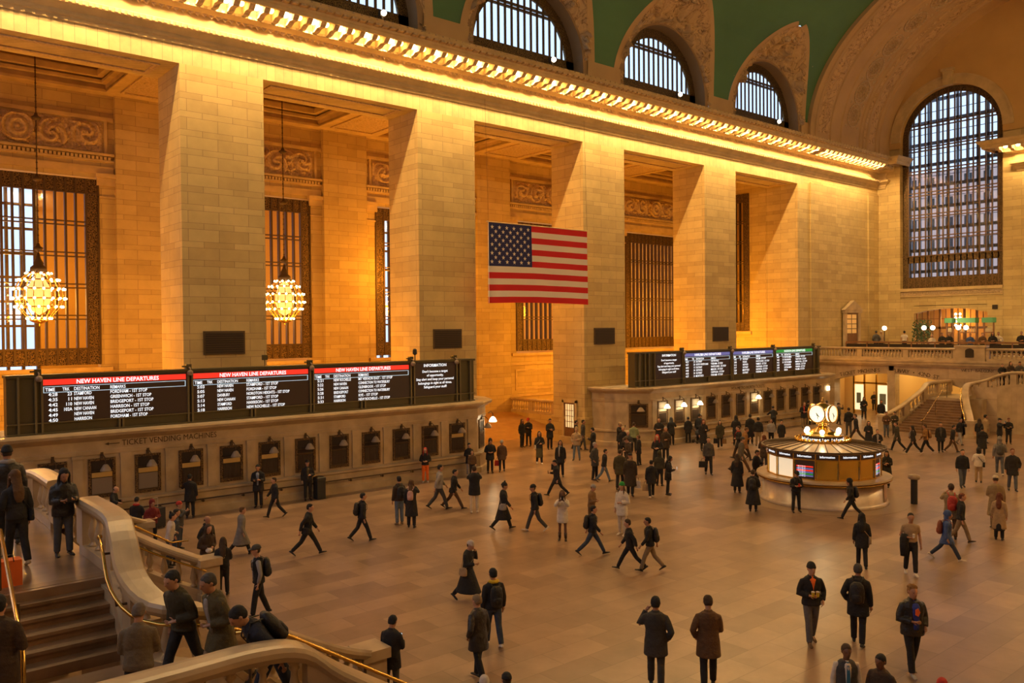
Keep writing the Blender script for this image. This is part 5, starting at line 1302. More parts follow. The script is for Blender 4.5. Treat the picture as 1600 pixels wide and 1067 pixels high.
# trash can, bollard, suitcases, stroller, barrier
def bin_(x, y, label, h=.95, r=.27):
    root = empty('trash_can', (x, y, 0)); q = MB(); q.lathe([(r*.95, 0), (r, .05), (r, h-.18), (r*1.08, h-.16), (r*1.08, h-.04), (r*.8, h), (r*.75, h-.02)], (0, 0, 0), 4 if r > .26 else 12, PI/4, PI/4+2*PI); q.build('bin', M['leather_black'], root)
    q = MB(); q.lathe([(r*.6, h), (r*.62, h+.015)], (0, 0, 0), 12); q.build('lid', M['dark_hole'], root); T(root, label, 'trash can'); return root
bin_(16.75, 32.75, 'dark square trash can against the nearer ticket office beside a leaning man')
rt = empty('waste_post', (34.12, 15.3, 0)); q = MB(); q.lathe([(.13, 0), (.13, 1.0)], (0, 0, 0), 12); q.build('post', M['leather_black'], rt); q = MB(); q.s = True; q.lathe([(.2, 1.0), (.24, 1.06), (.22, 1.16), (.1, 1.2)], (0, 0, 0), 14); q.build('top', M['marble'], rt)
T(rt, 'dark post with pale round top just right of the information booth', 'bollard')
rt = empty('barrier', (39.0, 41.3, 0)); q = MB(); q.tube([(0, 0, 0), (0, 0, 1.3)], .04, 6); q.lathe([(.2, 0), (.2, .04)], (0, 0, 0), 10); q.build('post', M['leather_black'], rt); q = MB(); q.box(0, -.04, 1.2, .9, .04, 1.4); q.build('sign_panel', M['leather_black'], rt)
T(rt, 'thin dark stand with a small panel in the passage beside the person in green', 'stand')
def suitcase(x, y, rz, label, w=.42, h=.62):
    rt = empty('suitcase', (x, y, 0), rz); q = MB(); q.box(-w/2, -.13, .05, w/2, .13, h); q.build('shell', plain('black_nylon', (.02, .02, .025), .6), rt)
    q = MB()
    for s in (-1, 1): q.tube([(s*.1, .1, h-.05), (s*.1, .1, h+.35)], .012, 5)
    q.tube([(-.1, .1, h+.35), (.1, .1, h+.35)], .016, 5); q.build('pull_handle', plain('grey_aluminium', (.6, .55, .5), .3, .8), rt)
    for s in (-1, 1): q = MB(); q.lathe([(.04, -.02), (.04, .02)], (s*w*.4, -.1, .04), 8); q.build('wheel', M['leather_black'], rt)
    T(rt, label, 'suitcase')
suitcase(9.75, 31.9, .2, 'black suitcase with raised handle standing by the ledge at left', .55, .75)
def stroller(x, y, rz, label, mat=None):
    rt = empty('stroller', (x, y, 0), rz); q = MB(); q.s = True; q.tube([(-.22, -.35, .1), (-.22, .1, .55), (-.22, .5, 1.0), (.22, .5, 1.0), (.22, .1, .55), (.22, -.35, .1)], .018, 6); q.tube([(-.22, .35, .1), (-.22, -.05, .6)], .015, 5); q.tube([(.22, .35, .1), (.22, -.05, .6)], .015, 5); q.build('frame', M['leather_black'], rt)
    q = MB(); q.s = True; q.sphere((0, .05, .62), .3, 12, 8, (.75, 1, .8)); q.build('seat', mat or plain('dark_canvas', (.025, .025, .03), .8), rt)
    for sx_ in (-.24, .24):
        for sy in (-.36, .36):
            w = MB(); w.s = True; w.lathe([(.05, -.02), (.1, -.02), (.1, .02), (.05, .02)], (0, 0, 0), 12, cap=False); w.xf(Matrix.Translation((sx_, sy, .1)) @ Matrix.Rotation(PI/2, 4, 'Y')); w.build('wheel', M['leather_black'], rt)
    T(rt, label, 'stroller')
stroller(57.4, 32.6, .5, 'dark stroller by the ledge of the farther ticket office left of the booth clock')
stroller(42.6, 32.3, 1.2, 'dark stroller among the people at the first lit ticket windows')
PEOPLE = [
(14.04,32.80,0.00,2.56,1.78,34,'s|4|pp|coat:K|pants:K|K|short:K|phone,shirt:L|man in open black coat against the ledge with phone, left of the trash can man'),
(13.78,30.65,0.00,1.50,1.59,32,'w|2|df|jacket:K|pants:K|K|short:D||person in black striding left in front of the ticket windows, left of the trash can'),
(16.23,32.80,0.00,2.86,1.69,35,'s|-4|hd|jacket:K|pants:K|K|cap:K|shirt:O|man with cap and olive shirt under black jacket leaning beside the trash can'),
(12.22,24.75,0.00,4.08,1.73,26,'W|6|fb|jacket:K|pants:K|K|short:K|sling:K|dark figure with shoulder bag taking a long stride in the left middle of the floor'),
(14.44,25.15,0.00,4.37,1.69,28,'w|3|dd|jacket:K|pants:K|K|short:K|pack:K|dark figure with round backpack walking right, alone between striding man and couple'),
(16.72,26.38,0.00,6.07,1.78,31,'s|0|dh|jacket:D|pants:j|H|short:K|pack:K|man with dark backpack and blue jeans standing close to the woman with pink backpack'),
(16.78,25.65,0.00,5.53,1.75,30,'s|0|dP|long:K|pants:K|K|long:B|pack:P,phone|woman in long black coat with small pink backpack raising her phone'),
(22.26,32.80,0.00,2.55,1.66,39,'s|8|hh|jacket:K|pants:A|W|long:R||woman with red hair and bright orange trousers leaning at the ledge'),
(19.34,27.52,0.00,4.27,1.84,33,'w|3|fb|jacket:g|pants:G|K|short:K||blurred walker in grey top beside the one with the dark bag'),
(19.79,27.17,0.00,3.91,1.67,33,'W|5|fd|jacket:K|pants:B|K|short:K|sling:K|blurred walker in dark jacket with dark bag, in front of the woman photographing'),
(24.87,32.80,0.00,2.84,1.61,41,'s|-3|ph|coat:K|pants:g|W|short:K|phone|woman in black coat and pale grey trousers leaning on the ledge with phone'),
(26.18,32.80,0.00,2.64,1.72,42,'s|10|hh|coat:K|pants:K|K|hood:K||person in black hooded coat bent over at the rounded corner of the ticket office'),
(24.68,32.32,0.00,2.49,1.31,40,'s|0|dd|jacket:B|pants:K|K|short:B||child in brown jacket before the hooded person at the office corner'),
(19.99,26.05,0.00,5.63,1.84,32,'s|0|PP|coat:K|pants:C|W|short:D|phone|person in black coat and cream trousers with both arms raised taking a photograph'),
(26.83,32.65,0.00,2.37,1.58,42,'n|2|dc|coat:B|pants:K|K|cap:g|paper:R|man in brown coat and pale cap carrying a red bag near the office corner'),
(19.06,23.17,0.00,4.11,1.73,30,'w|4|df|long:K|pants:K|K|beanie:K|sling:g|woman in black bobble hat and long dark coat walking right'),
(33.22,38.47,0.00,3.13,1.72,50,'s|0|dd|jacket:K|pants:K|K|long:D||woman with very long hair standing in the passage beside the red cap'),
(33.87,38.62,0.00,2.07,1.73,51,'s|0|pp|jacket:K|pants:K|K|cap:R|phone|person in red cap and black jacket in the passage'),
(29.78,33.09,0.00,2.58,1.74,44,'n|0|hd|jacket:K|skirt:O|W|long:K|sling:C|woman with long olive skirt and black jacket walking out of the passage'),
(33.89,36.71,0.00,2.75,1.84,50,'s|0|hp|coat:K|pants:K|K|short:K||man in black coat holding papers beside the woman with olive skirt'),
(36.52,32.40,0.00,5.26,1.74,48,'s|0|df|jacket:g2|pants:K|K|short:D||person in pale green jacket by the thin stand in the passage'),
(27.94,29.52,0.00,2.38,1.77,40,'s|0|dc|coat:K|pants:K|K|long:K|scarf:g,tote:K|woman in black coat with long pale scarf carrying a black tote bag'),
(24.60,26.23,0.00,1.08,1.65,36,'W|4|dp|coat:K|pants:K|K|short:K|phone|man in knee length dark coat striding left while looking at his phone'),
(32.13,32.66,0.00,2.19,1.79,45,'S|0|hk|puffer:T|jeans:j|K|hoodup:T||woman in short tan hooded coat and blue jeans with feet apart'),
(35.01,35.63,0.00,3.94,1.72,49,'n|2|dd|jacket:K|pants:K|K|short:K||left one of two dark figures passing behind the woman in tan coat'),
(35.12,35.16,0.00,3.75,1.78,49,'n|2|dd|jacket:G|pants:G|K|short:K||right one of two dark figures passing behind the woman in tan coat'),
(32.79,32.03,0.00,0.42,1.78,45,'S|0|ph|long:K|pants:K|K|short:K|beard|bearded man in long black coat facing the woman in tan coat'),
(28.54,27.77,0.00,3.39,1.79,39,'s|0|kk|coat:G|pants:K|K|gray:g||grey haired man in dark grey coat standing next to walker in jeans'),
(28.49,27.14,0.00,3.90,1.59,39,'w|6|dd|jacket:K|pants:j|D|short:K||walker in black jacket and faded jeans right of the grey haired man'),
(19.73,22.19,0.00,1.02,1.71,29,'w|4|dk|jacket:K|pants:G|W|beanie:K|pack:K|man with black beanie and backpack, grey trousers and white sneakers'),
(19.58,20.61,0.00,2.29,1.70,28,'s|0|PP|coat:W|bare:M|D|long:B|phone|woman in short white coat with bare knees taking a photograph'),
(19.00,18.63,0.00,3.92,1.65,26,'W|3|bf|jacket:K|pants:J|K|short:K|pack:K|man in black with backpack in long stride in front of the woman in white'),
(21.54,21.15,0.00,3.39,1.58,30,'s|3|hp|jacket:B2|pants:B|K|beanie:g||man in brown jacket and grey beanie holding a dark bundle'),
(21.60,19.73,0.00,1.79,1.83,29,'s|0|hd|coat:W|pants:C|W|beanie:X|longhair:B|woman all in cream white with bright green hat and long hair'),
(18.63,16.71,0.00,0.82,1.58,24,'W|5|bf|jacket:K|pants:K|K|curly:D|sling:K|blurred dark woman striding left just before the man in tan trousers'),
(19.01,16.26,0.00,0.71,1.63,24,'w|5|fb|jacket:K|pants:H|K|short:K|pack:K|blurred man in black jacket and tan trousers striding left'),
(38.78,32.40,0.00,2.09,1.84,49,'s|0|hh|coat:K|pants:K|K|short:K||man in black coat with folded arms against the angled ticket window'),
(35.92,32.97,0.00,3.36,1.74,48,'s|0|pP|coat:K|pants:K|K|cap:T|phone|person in pale cap at left end of the group by the angled ticket window'),
(34.65,31.52,0.00,2.31,1.71,46,'s|2|hd|coat:K|pants:K|K|gray:T||fair haired woman in black coat in the group by the angled ticket window'),
(33.66,30.30,0.00,2.65,1.69,44,'s|3|hh|jacket:G|pants:K|K|short:W2||person in grey jacket with pale hair in the middle of the group'),
(30.86,27.69,0.00,0.91,1.84,41,'s|6|hp|coat:D|pants:K|K|hat:D||person in dark hat and brown coat bending in the middle of the group'),
(33.28,29.20,0.00,0.37,1.58,43,'s|0|dd|coat:K|pants:K|K|short:B||brown haired person in long black coat at right of the group'),
(27.65,25.36,0.00,5.28,1.80,37,'n|0|dd|coat:O2|pants:K|K|short:D||person in olive jacket seen from behind left of the fur trimmed hood'),
(26.91,24.09,0.00,5.36,1.84,35,'n|0|dc|long:D2|pants:K|K|fur:K|paper:W|person in long dark coat with fur trimmed hood carrying a white bag'),
(27.26,23.22,0.00,5.59,1.60,35,'n|0|cd|coat:K|pants:K|W|short:K|paper:T|person in black coat from behind carrying a brown paper bag'),
(32.61,27.37,0.00,2.09,1.84,42,'s|0|hh|long:K|pants:K|K|long:R||red haired woman in black with her hands joined'),
(35.47,29.19,0.00,2.17,1.84,45,'s|0|hd|coat:D2|pants:K|K|gray:g|paper:T|grey haired person in long brown coat behind the red haired woman'),
(29.64,24.75,0.00,5.06,1.58,38,'s|0|dd|jacket:O3|pants:K|K|hood:O3||person in dark olive parka behind the paper bag carrier'),
(28.31,23.18,0.00,4.00,1.68,36,'s|4|dp|coat:K|pants:K|K|long:K|phone,sling:K|woman in black with long black hair bending forward beside a glowing phone'),
(40.49,32.85,0.00,5.57,1.72,51,'s|10|fo|coat:K|pants:K|K|long:K||dark haired woman leaning in at the first lit ticket window'),
(43.30,32.85,0.00,5.01,1.70,53,'s|4|pd|jacket:K|pants:K|K|cap:g||person in cap waiting at the second lit ticket window'),
(42.10,32.85,0.00,5.72,1.62,52,'s|0|dd|coat:K|pants:K|K|short:K||person in dark coat just left of the person in cap at the ticket windows'),
(42.96,32.68,0.00,4.84,1.74,52,'s|4|dd|jacket:K|pants:K|K|beanie:K||person in black beanie at the third lit ticket window'),
(40.00,30.10,0.00,2.39,1.84,48,'s|0|pd|long:K|pants:K|K|long:R2|phone|woman with reddish hair in long black coat near the third lit ticket window'),
(33.62,25.00,0.00,2.38,1.84,40,'n|0|dc|jacket:G|pants:K|K|short:K|tote:K|woman in grey jacket carrying a large black bag left of the long black coats'),
(41.35,29.92,0.00,2.20,1.67,49,'n|0|cc|coat:O3|pants:K|W|long:K|paper:B2,paper2:K|woman in open dark coat carrying a paper bag and a black bag'),
(43.13,30.03,0.00,5.15,1.84,50,'s|0|hh|coat:K|pants:K|K|long:K||long haired woman in black behind the person in orange brown jacket'),
(39.01,26.96,0.00,0.78,1.84,45,'w|3|hf|coat:K|pants:D|K|short:D|scarf:R|person with red scarf walking left before the ledge'),
(38.70,26.42,0.00,3.92,1.84,45,'w|5|pd|coat:B3|pants:D|K|short:B||blurred person in orange brown coat walking right before the ledge'),
(35.35,24.36,0.00,3.92,1.84,41,'W|6|dd|coat:G2|pants:B|K|beanie:G||blurred walker in grey herringbone coat and brown trousers'),
(44.37,29.87,0.00,5.39,1.84,51,'s|0|dd|long:K|pants:K|K|short:K||slim figure in long black coat facing the ticket windows'),
(51.15,32.55,0.00,5.63,1.72,57,'s|10|oo|jacket:K|pants:K|K|short:K||person leaning over the ledge at the fourth lit ticket window'),
(43.89,28.98,0.00,5.38,1.74,50,'s|0|dd|jacket:K|pants:H|K|short:K||man in black jacket and khaki trousers facing the ticket windows'),
(44.82,28.69,0.00,2.14,1.58,50,'s|0|dd|jacket:g|pants:K|K|short:K||man in light grey hoodie behind the left edge of the booth roof'),
(44.63,27.87,0.00,2.30,1.58,50,'s|0|dd|coat:K|pants:K|K|curly:K||curly haired woman in black right of the man in grey hoodie'),
(30.83,21.42,0.00,5.15,1.70,36,'s|0|dd|maxi:K|pants:K|K|long:D||woman with brown hair in very long black coat left of the booth'),
(28.16,18.84,0.00,5.13,1.63,32,"s|0|dh|maxi:K|pants:K|K|short:D|pack:K|person in very long black coat with small backpack in front of the booth's left side"),
(32.44,21.52,0.00,3.20,1.69,37,'s|0|pd|coat:K|pants:K|K|short:K||man in dark coat at the left end of the booth counter'),
(36.64,23.86,0.00,4.77,1.77,41,'s|0|hd|coat:D|pants:G|K|long:R2||red brown haired person partly behind the left of the booth'),
(29.27,17.65,0.00,2.46,1.61,32,'S|2|pp|jacket:K|pants:K|K|cap:K|phoneR,pack2:K|person in black cap and black uniform holding a red phone in front of the booth'),
(29.71,15.64,0.00,0.75,1.58,31,"W|6|fb|jacket:K|pants:K|K|hood:K|pack:K|blurred dark walker with backpack and hood before the booth's right side"),
(36.78,17.69,0.00,1.84,1.63,37,'n|0|ph|long:K|pants:K|K|long:K|sling:H|woman in long black coat with a tan bag just right of the booth'),
(54.18,32.03,0.00,2.45,1.84,59,'s|4|hh|coat:K|pants:H|K|long:B|scarf:R|person with red patterned scarf behind the booth clock'),
(55.93,32.72,0.00,4.89,1.78,61,'s|0|dd|jacket:K|pants:K|K|beanie:K||person in black beanie by the ledge left of the clock'),
(58.39,32.64,0.00,5.57,1.63,62,'s|0|dd|jacket:K|pants:K|K|beanie:G||person behind the right side of the booth clock'),
(57.49,31.18,0.00,3.11,1.59,61,'n|-4|Pd|jacket:G|pants:K|K|cap:K|phone|person in cap leaning back and raising a phone behind the booth'),
(52.33,27.71,0.00,5.55,1.84,55,'s|0|dk|jacket:K|pants:G|K|short:D||man in black jacket and dark grey trousers behind the booth'),
(49.93,25.94,0.00,0.65,1.80,52,'W|4|dd|jacket:K|pants:D|K|short:D||man in black jacket stepping left with legs wide apart behind the booth'),
(47.89,24.13,0.00,2.21,1.58,49,'n|0|dh|long:K|pants:K|W|long:K||smiling woman in flowing black coat walking toward the camera behind the booth'),
(44.37,21.86,0.00,2.20,1.58,45,'s|0|hd|coat:K|pants:K|K|short:D|shirt:g|man in dark suit and tie at the right end of the booth roof'),
(62.38,31.79,0.00,2.22,1.73,64,'n|0|ph|coat:K|pants:K|K|long:D|sling:O|woman in black coat with green bag walking out of the lit arch'),
(69.10,34.31,0.00,2.03,1.63,70,'n|0|hh|coat:K|pants:K|K|short:D||leftmost of the people coming out of the ticket machines arch'),
(68.62,33.25,0.00,2.02,1.76,69,'n|0|kk|jacket:K|pants:K|K|short:D||broad man in black with hands in pockets in the lit arch'),
(60.39,29.46,0.00,1.94,1.74,61,'n|0|cd|jacket:K|pants:K|K|short:D|sling:K|man in dark jacket with shoulder bag ahead of the broad man'),
(69.68,32.95,0.00,2.01,1.72,70,'n|0|dd|jacket:K|pants:K|K|short:D||man in black walking at the column between the arches'),
(67.89,31.52,0.00,1.92,1.84,67,'n|0|dd|coat:K|pants:B|K|cap:K||person in dark coat with cap walking in front of the subway arch'),
(72.80,34.55,0.00,5.16,1.84,73,'s|0|dd|coat:K|pants:K|K|short:K||dark figure standing in the lit subway passage'),
(72.80,33.34,0.00,5.49,1.84,72,'s|4|hh|jacket:K|pants:K|K|short:K||dark figure pushing something in the lit subway passage'),
(53.31,25.67,0.00,2.19,1.66,54,'s|0|pp|jacket:B|pants:j2|K|short:D|phone|man in brown jacket and grey jeans looking at his phone'),
(54.63,25.75,0.00,1.84,1.56,55,'s|0|pp|jacket:O3|pants:G|K|short:K|phone|person in dark olive jacket right of the man in brown jacket'),
(47.99,22.48,0.00,0.61,1.70,48,'w|4|dd|coat:O3|pants:K|K|short:D||blurred man in dark green coat walking left near the stairs'),
(47.19,21.20,0.00,0.51,1.68,46,'W|4|dh|jacket:K|pants:K|W|long:K|scarf:g|long haired woman in black with striped trousers striding left'),
(47.93,20.83,0.00,0.50,1.69,46,'w|4|hf|jacket:B3|pants:K|W|short:D|pack:B3|person in mustard brown jacket with backpack walking left near the stairs'),
(49.00,20.48,0.00,2.05,1.70,47,'n|0|dd|coat:K|pants:K|K|short:D|shirt:G|man in dark suit walking toward the camera in front of the stairs'),
(49.61,20.10,0.00,3.53,1.58,47,'w|6|cd|jacket:K|pants:B|K|short:K|paper:C|blurred person with cream bag bending to the right in front of the stairs'),
(52.97,21.02,0.00,2.65,1.66,50,'w|4|Pd|jacket:K|pants:g|K|short:K|phone|man in black jacket raising a bright phone at the foot of the stairs'),
(53.77,20.24,0.00,4.90,1.58,50,'s|0|dd|jacket:K|pants:K|K|long:D||dark haired woman standing left of the person in beige coat'),
(54.92,20.31,0.00,4.02,1.72,51,'s|0|od|long:T|pants:j|K|short:K||person in long beige coat resting an arm on the stair rail'),
(49.49,18.47,0.00,5.07,1.58,46,'s|0|hh|long:K|pants:K|K|short:K|scarf:O|person in long black coat with arm of a friend around the waist'),
(54.60,19.41,0.00,2.96,1.58,50,'s|0|PP|coat:K|pants:K|K|cap:K|phone|person photographing with a bright phone beside the lit doorway at right'),
(55.35,19.18,0.00,2.08,1.58,50,'s|0|ph|jacket:K|pants:K|K|short:R2||man in black jacket just left of the lit doorway at right'),
(39.04,15.39,0.00,2.21,1.70,37,'n|2|dd|jacket:K|pants:j2|K|short:K||man in black sweater and blue jeans walking toward the camera at right'),
(40.86,15.41,0.00,5.07,1.58,38,'s|0|hh|puffer:W|pants:T|K|hood:K|sling:K|woman in white padded jacket and beige trousers seen from behind'),
(43.46,15.45,0.00,5.14,1.84,39,'n|0|dh|jacket:g3|jeans:j2|W|hoodup:g3|pack:G|person in grey hooded top, blue jeans and white shoes with a backpack'),
(39.83,13.65,0.00,2.08,1.83,36,'n|0|kd|coat:K|pants:j2|K|short:R2||person in black padded coat and jeans walking toward the camera at right edge'),
(32.13,11.55,0.00,5.23,1.84,29,'s|0|pd|long:T2|pants:H|K|cap:C|phone|person in white cap and long beige coat standing behind the other beige coat'),
(30.42,10.83,0.00,4.97,1.58,27,'s|0|dd|long:T|skirt:K|K|long:R2||woman in long beige trench coat over a black skirt at right'),
(29.37,11.94,0.00,5.27,1.84,28,'s|0|Ph|coat:T2|pants:B|K|beanie:D|phone,pack:R|person in khaki coat holding a phone high with backpack at right'),
(26.61,10.95,0.00,3.53,1.58,25,'W|3|dd|coat:U|pants:J|W|hood:U|pack:B4|blurred walker in blue coat with brown backpack striding right'),
(29.09,11.53,0.00,3.61,1.69,27,'w|3|dd|jacket:K|pants:H|D|short:R2||blurred man in black jacket and khaki trousers walking right'),
(24.29,10.99,0.00,2.17,1.78,24,'n|0|dh|tee:T|pants:K|W|short:K|cup,coatarm|man in beige T-shirt with coffee cup and a black coat over his arm'),
(23.87,12.24,0.00,5.27,1.65,24,'n|0|dd|coat:K|pants:K|K|long:K|sling:T|woman in black with tan shoulder bag walking away in front of the booth'),
(17.31,10.07,0.00,2.45,1.84,18,'n|0|kh|jacket:K|pants:G3|B|beanie:K|shirt:A,cups|man in black beanie and orange hoodie under dark jacket holding two yellow cups'),
(18.03,9.34,0.00,5.10,1.83,18,'n|0|kd|coat:K|pants:K|K|gray:G|pack:K|man in black coat with large black backpack walking away'),
(17.34,7.82,0.00,2.52,1.84,17,'n|0|kh|puffer:K|pants:K|g|curly:B3|shirt:U2,logo|curly haired young man in black puffer jacket over blue hoodie with an orange emblem'),
(13.81,7.37,0.00,2.32,1.63,14,'n|0|dd|vest:G|pants:K|K|gray:D|shirt:W,tie|man in white shirt, grey vest and blue tie at the bottom edge'),
(13.89,6.77,0.00,1.50,1.62,14,'n|4|hh|jacket:D|pants:K|K|short:K||dark haired person in brown jacket at the bottom edge right of the blue tie'),
(13.68,5.70,0.00,1.97,1.58,13,'n|0|dd|jacket:R|pants:K|K|beanie:R||person in red hat just peeking over the bottom edge of the picture'),
(12.84,10.85,0.00,5.38,1.84,16,'n|0|ek|coat:G4|pants:G4|K|short:K||man in dark grey overcoat from behind with a phone at his ear'),
(13.65,10.18,0.00,5.44,1.84,16,'n|0|kp|longc:B|pants:K|K|short:D||man in brown overcoat and dark trousers seen from behind'),
(13.34,17.71,0.00,3.54,1.65,22,'w|4|ep|maxi:K|pants:K|K|beanie:W2|sling:T|woman in white beanie and long black coat walking with hand at her face'),
(11.82,14.74,0.00,5.96,1.77,18,'n|0|dd|jacket:K|pants:J|W|short:K|pack:K,hoodc:Y|person with yellow hood and black backpack walking away'),
(10.42,13.49,0.00,0.13,1.76,17,'n|2|kd|coat:K2|pants:K|K|gray:H||grey haired man in black leather coat in front of the yellow hood'),
(8.29,10.59,0.00,2.65,1.58,13,'n|0|dd|jacket:T|pants:K|K|beanie:W2||person in cream beanie just peeking over the bottom edge left of black cap'),
(8.68,10.49,0.00,5.77,1.55,13,'n|0|dd|jacket:K|pants:K|K|cap:K||person in black cap just peeking over the bottom edge'),
(8.66,14.01,0.00,5.21,1.59,16,'s|3|pp|coat:K|pants:G|K|short:K|phone|man in black coat by the stair newel looking at a glowing phone'),
(8.64,20.24,0.00,1.25,1.80,21,'n|3|dd|vest:K|pants:K|K|cap:G|shirt:g,pack:K|man in grey cap, dark vest and pale sleeves with a black backpack'),
(8.61,22.52,0.00,5.83,1.58,22,'s|0|dp|jacket:K|pants:K|K|long:D|print|woman in black sweatshirt with white print on the back'),
(9.19,25.26,0.00,3.49,1.63,25,'s|0|kk|long:K|pants:K|K|bald:B|hoodc:K|balding man in bulky black coat beside the stair balustrade'),
(8.66,23.92,0.00,3.32,1.72,23,'s|10|hh|jacket:D|pants:g|W|long:D|white|bending woman in dark jacket and pale trousers with a white cap in hand'),
(10.64,26.27,0.00,4.50,1.58,27,'w|4|dd|long:g3|skirt:K|K|short:B||blurred woman in pale grey coat over a black skirt walking right'),
(8.53,30.05,0.00,5.66,1.58,28,'s|0|ph|jacket:K|pants:K|K|short:K|hoodc:R|man in black jacket with red hood behind the stair balustrade'),
(8.78,29.23,0.00,3.20,1.58,28,'s|4|hh|jacket:R3|pants:K|K|hood:R3||blurred person in dark red hood right of the man with red hood'),
(11.28,32.80,0.00,5.78,1.69,32,'s|0|od|coat:K|pants:K|K|short:K||person in black coat standing at the ledge left of the man with coffee cup'),
(9.36,28.27,0.00,3.87,1.58,27,'s|0|PP|jacket:G|pants:J|K|beanie:R|phone|person in red beanie and grey jacket taking a photo behind the balustrade'),
(8.83,27.16,0.00,4.40,1.58,26,'s|6|hd|jacket:J|pants:J|K|short:K||man in dark blue jacket between the red beanie and the woman in white'),
(8.41,26.34,0.00,4.40,1.66,25,'s|8|hd|jacket:W2|pants:G|K|bun:K||woman in white sweater with dark hair tied up behind the balustrade'),
(8.49,32.80,0.00,4.11,1.58,30,'s|6|po|coat:K|pants:K|K|bald:T||bald man in black coat with a cane like stand at the ledge, far left'),
(3.57,17.10,3.10,3.20,1.62,15,'s|4|pp|puffer:K|pants:j2|K|long:K|phone|woman with long black hair in black coat and grey jeans on the stair landing'),
(2.79,16.90,3.10,0.19,1.69,14,'n|3|hd|jacket:K|pants:K|T|long:B|sling:K|blurred long haired woman in black with tan shoes on the stair landing'),
(2.96,18.77,3.10,0.02,1.90,16,'n|3|dd|puffer:K|pants:K|K|beanie:K|hoodc:g|man in black puffer with black beanie and pale grey hood at left edge'),
(3.13,11.05,2.20,5.83,1.57,10,'s|3|pp|jacket:T3|pants:K|K|gray:B5||grey haired man in brown tweed jacket seen from behind on the near stairs'),
(4.36,11.50,2.20,1.73,1.74,11,'w|14|hd|coat:O|pants:H|K|gray:G|shirt:g|blurred grey haired man in olive coat and pale striped shirt climbing the near stairs'),
(4.02,12.02,2.20,1.95,1.74,11,'w|14|hd|jacket:O3|pants:K|K|short:K||blurred person in dark olive jacket bending forward behind the olive coat'),
(4.57,10.24,2.20,1.50,1.74,10,'w|38|dd|jacket:N|pants:N|K|short:K|pack:K|blurred person in navy suit with black backpack bending forward on the near stairs'),
(1.77,12.01,2.20,5.79,1.75,10,'s|0|dh|coat:D|pants:N|K|short:K||blurred dark figure cut by the left edge of the picture on the near stairs'),
(73.40,40.35,4.85,3.64,1.90,78,'s|3|hh|jacket:W|pants:K|K|short:K|apron|waiter in white shirt and black vest at left of the balcony restaurant'),
(72.30,35.71,4.85,5.52,1.90,73,'s|0|kk|puffer:G|pants:K|K|beanie:G||person in grey padded jacket standing on the balcony restaurant'),
(72.85,35.52,4.85,2.20,1.90,74,'s|0|dd|jacket:T|pants:K|K|cap:W||person in white cap behind the grey padded jacket on the balcony'),
(73.40,33.73,4.85,5.14,1.90,73,'s|0|dd|tee:W|pants:K|K|short:K||man in white shirt and black trousers from behind on the balcony restaurant'),
(72.30,36.94,4.85,3.79,1.90,74,'s|0|hh|tee:W|pants:K|K|short:D||waiter in white shirt facing right near the start of the wooden railing'),
(69.05,29.53,4.85,1.97,1.61,67,'s|0|hh|jacket:W|pants:K|K|short:W2||white haired diner behind the wooden railing below the pair of globe lamps'),
(69.60,28.97,4.85,2.31,1.75,67,'s|0|hh|jacket:K|pants:K|K|short:D||left diner in black seated close together behind the wooden railing'),
(68.50,27.98,4.85,1.78,1.76,65,'s|0|hh|jacket:K|pants:K|K|long:B||right diner in black seated close together behind the wooden railing'),
(69.05,26.64,4.85,1.76,1.70,64,'s|0|hh|jacket:U|pants:K|K|short:K||diner in bluish top behind the wooden railing right of the globe lamps'),
(69.60,25.96,4.85,2.10,1.74,64,'s|0|hh|jacket:B|pants:K|K|short:D||diner in brown behind the wooden railing by the bar stand'),
(68.50,24.83,4.85,1.92,1.80,63,'s|0|hh|jacket:K|pants:K|K|long:K||dark haired diner behind the wooden railing above the plaque block'),
(69.05,24.63,4.85,1.91,1.80,63,'s|0|hh|jacket:W|pants:K|K|short:D||diner in white at the right end of the balcony tables'),
(69.60,23.24,4.85,1.89,1.83,62,'s|0|hh|jacket:K|pants:K|K|short:R2||diner in black at the very right edge of the balcony'),
(61.30,21.63,3.10,1.91,1.50,56,'s|10|hh|coat:K|pants:K|K|short:K||man in black leaning on the pale balustrade of the far landing'),
(61.30,20.58,3.10,2.07,1.66,55,'s|4|pd|jacket:G|pants:K|K|short:D||person in grey sweater behind the pale balustrade of the far landing'),
(61.30,21.12,3.10,2.43,1.64,55,'s|0|hh|jacket:D|pants:K|K|long:D||dark haired person between the black coat and grey sweater on the far landing')
]
# ================================================================== PEOPLE
PCOL = {'K': (.014,.013,.014), 'K2': (.03,.025,.022), 'N': (.016,.02,.04), 'G': (.06,.055,.052), 'G2': (.09,.075,.06), 'G3': (.12,.11,.105), 'G4': (.04,.036,.032), 'g': (.32,.29,.27), 'g2': (.22,.26,.13), 'g3': (.20,.18,.16),
        'O': (.085,.065,.025), 'O2': (.06,.045,.015), 'O3': (.045,.036,.016), 'B': (.11,.055,.022), 'B2': (.20,.11,.045), 'B3': (.26,.12,.03), 'B4': (.22,.05,.02), 'B5': (.16,.12,.09), 'T': (.38,.26,.14), 'T2': (.26,.18,.09), 'T3': (.15,.11,.065),
        'W': (.66,.58,.48), 'W2': (.55,.48,.42), 'C': (.6,.5,.36), 'J': (.035,.05,.085), 'j': (.13,.17,.22), 'j2': (.09,.10,.12), 'R': (.42,.03,.02), 'R2': (.13,.035,.015), 'R3': (.16,.012,.012), 'D': (.05,.028,.015), 'D2': (.035,.022,.012),
        'Y': (.62,.42,.02), 'X': (.02,.28,.05), 'H': (.24,.165,.09), 'L': (.22,.26,.36), 'U': (.05,.09,.24), 'U2': (.03,.05,.30), 'A': (.85,.16,.015), 'M': (.17,.06,.03), 'P': (.55,.32,.28)}
_cm = {}
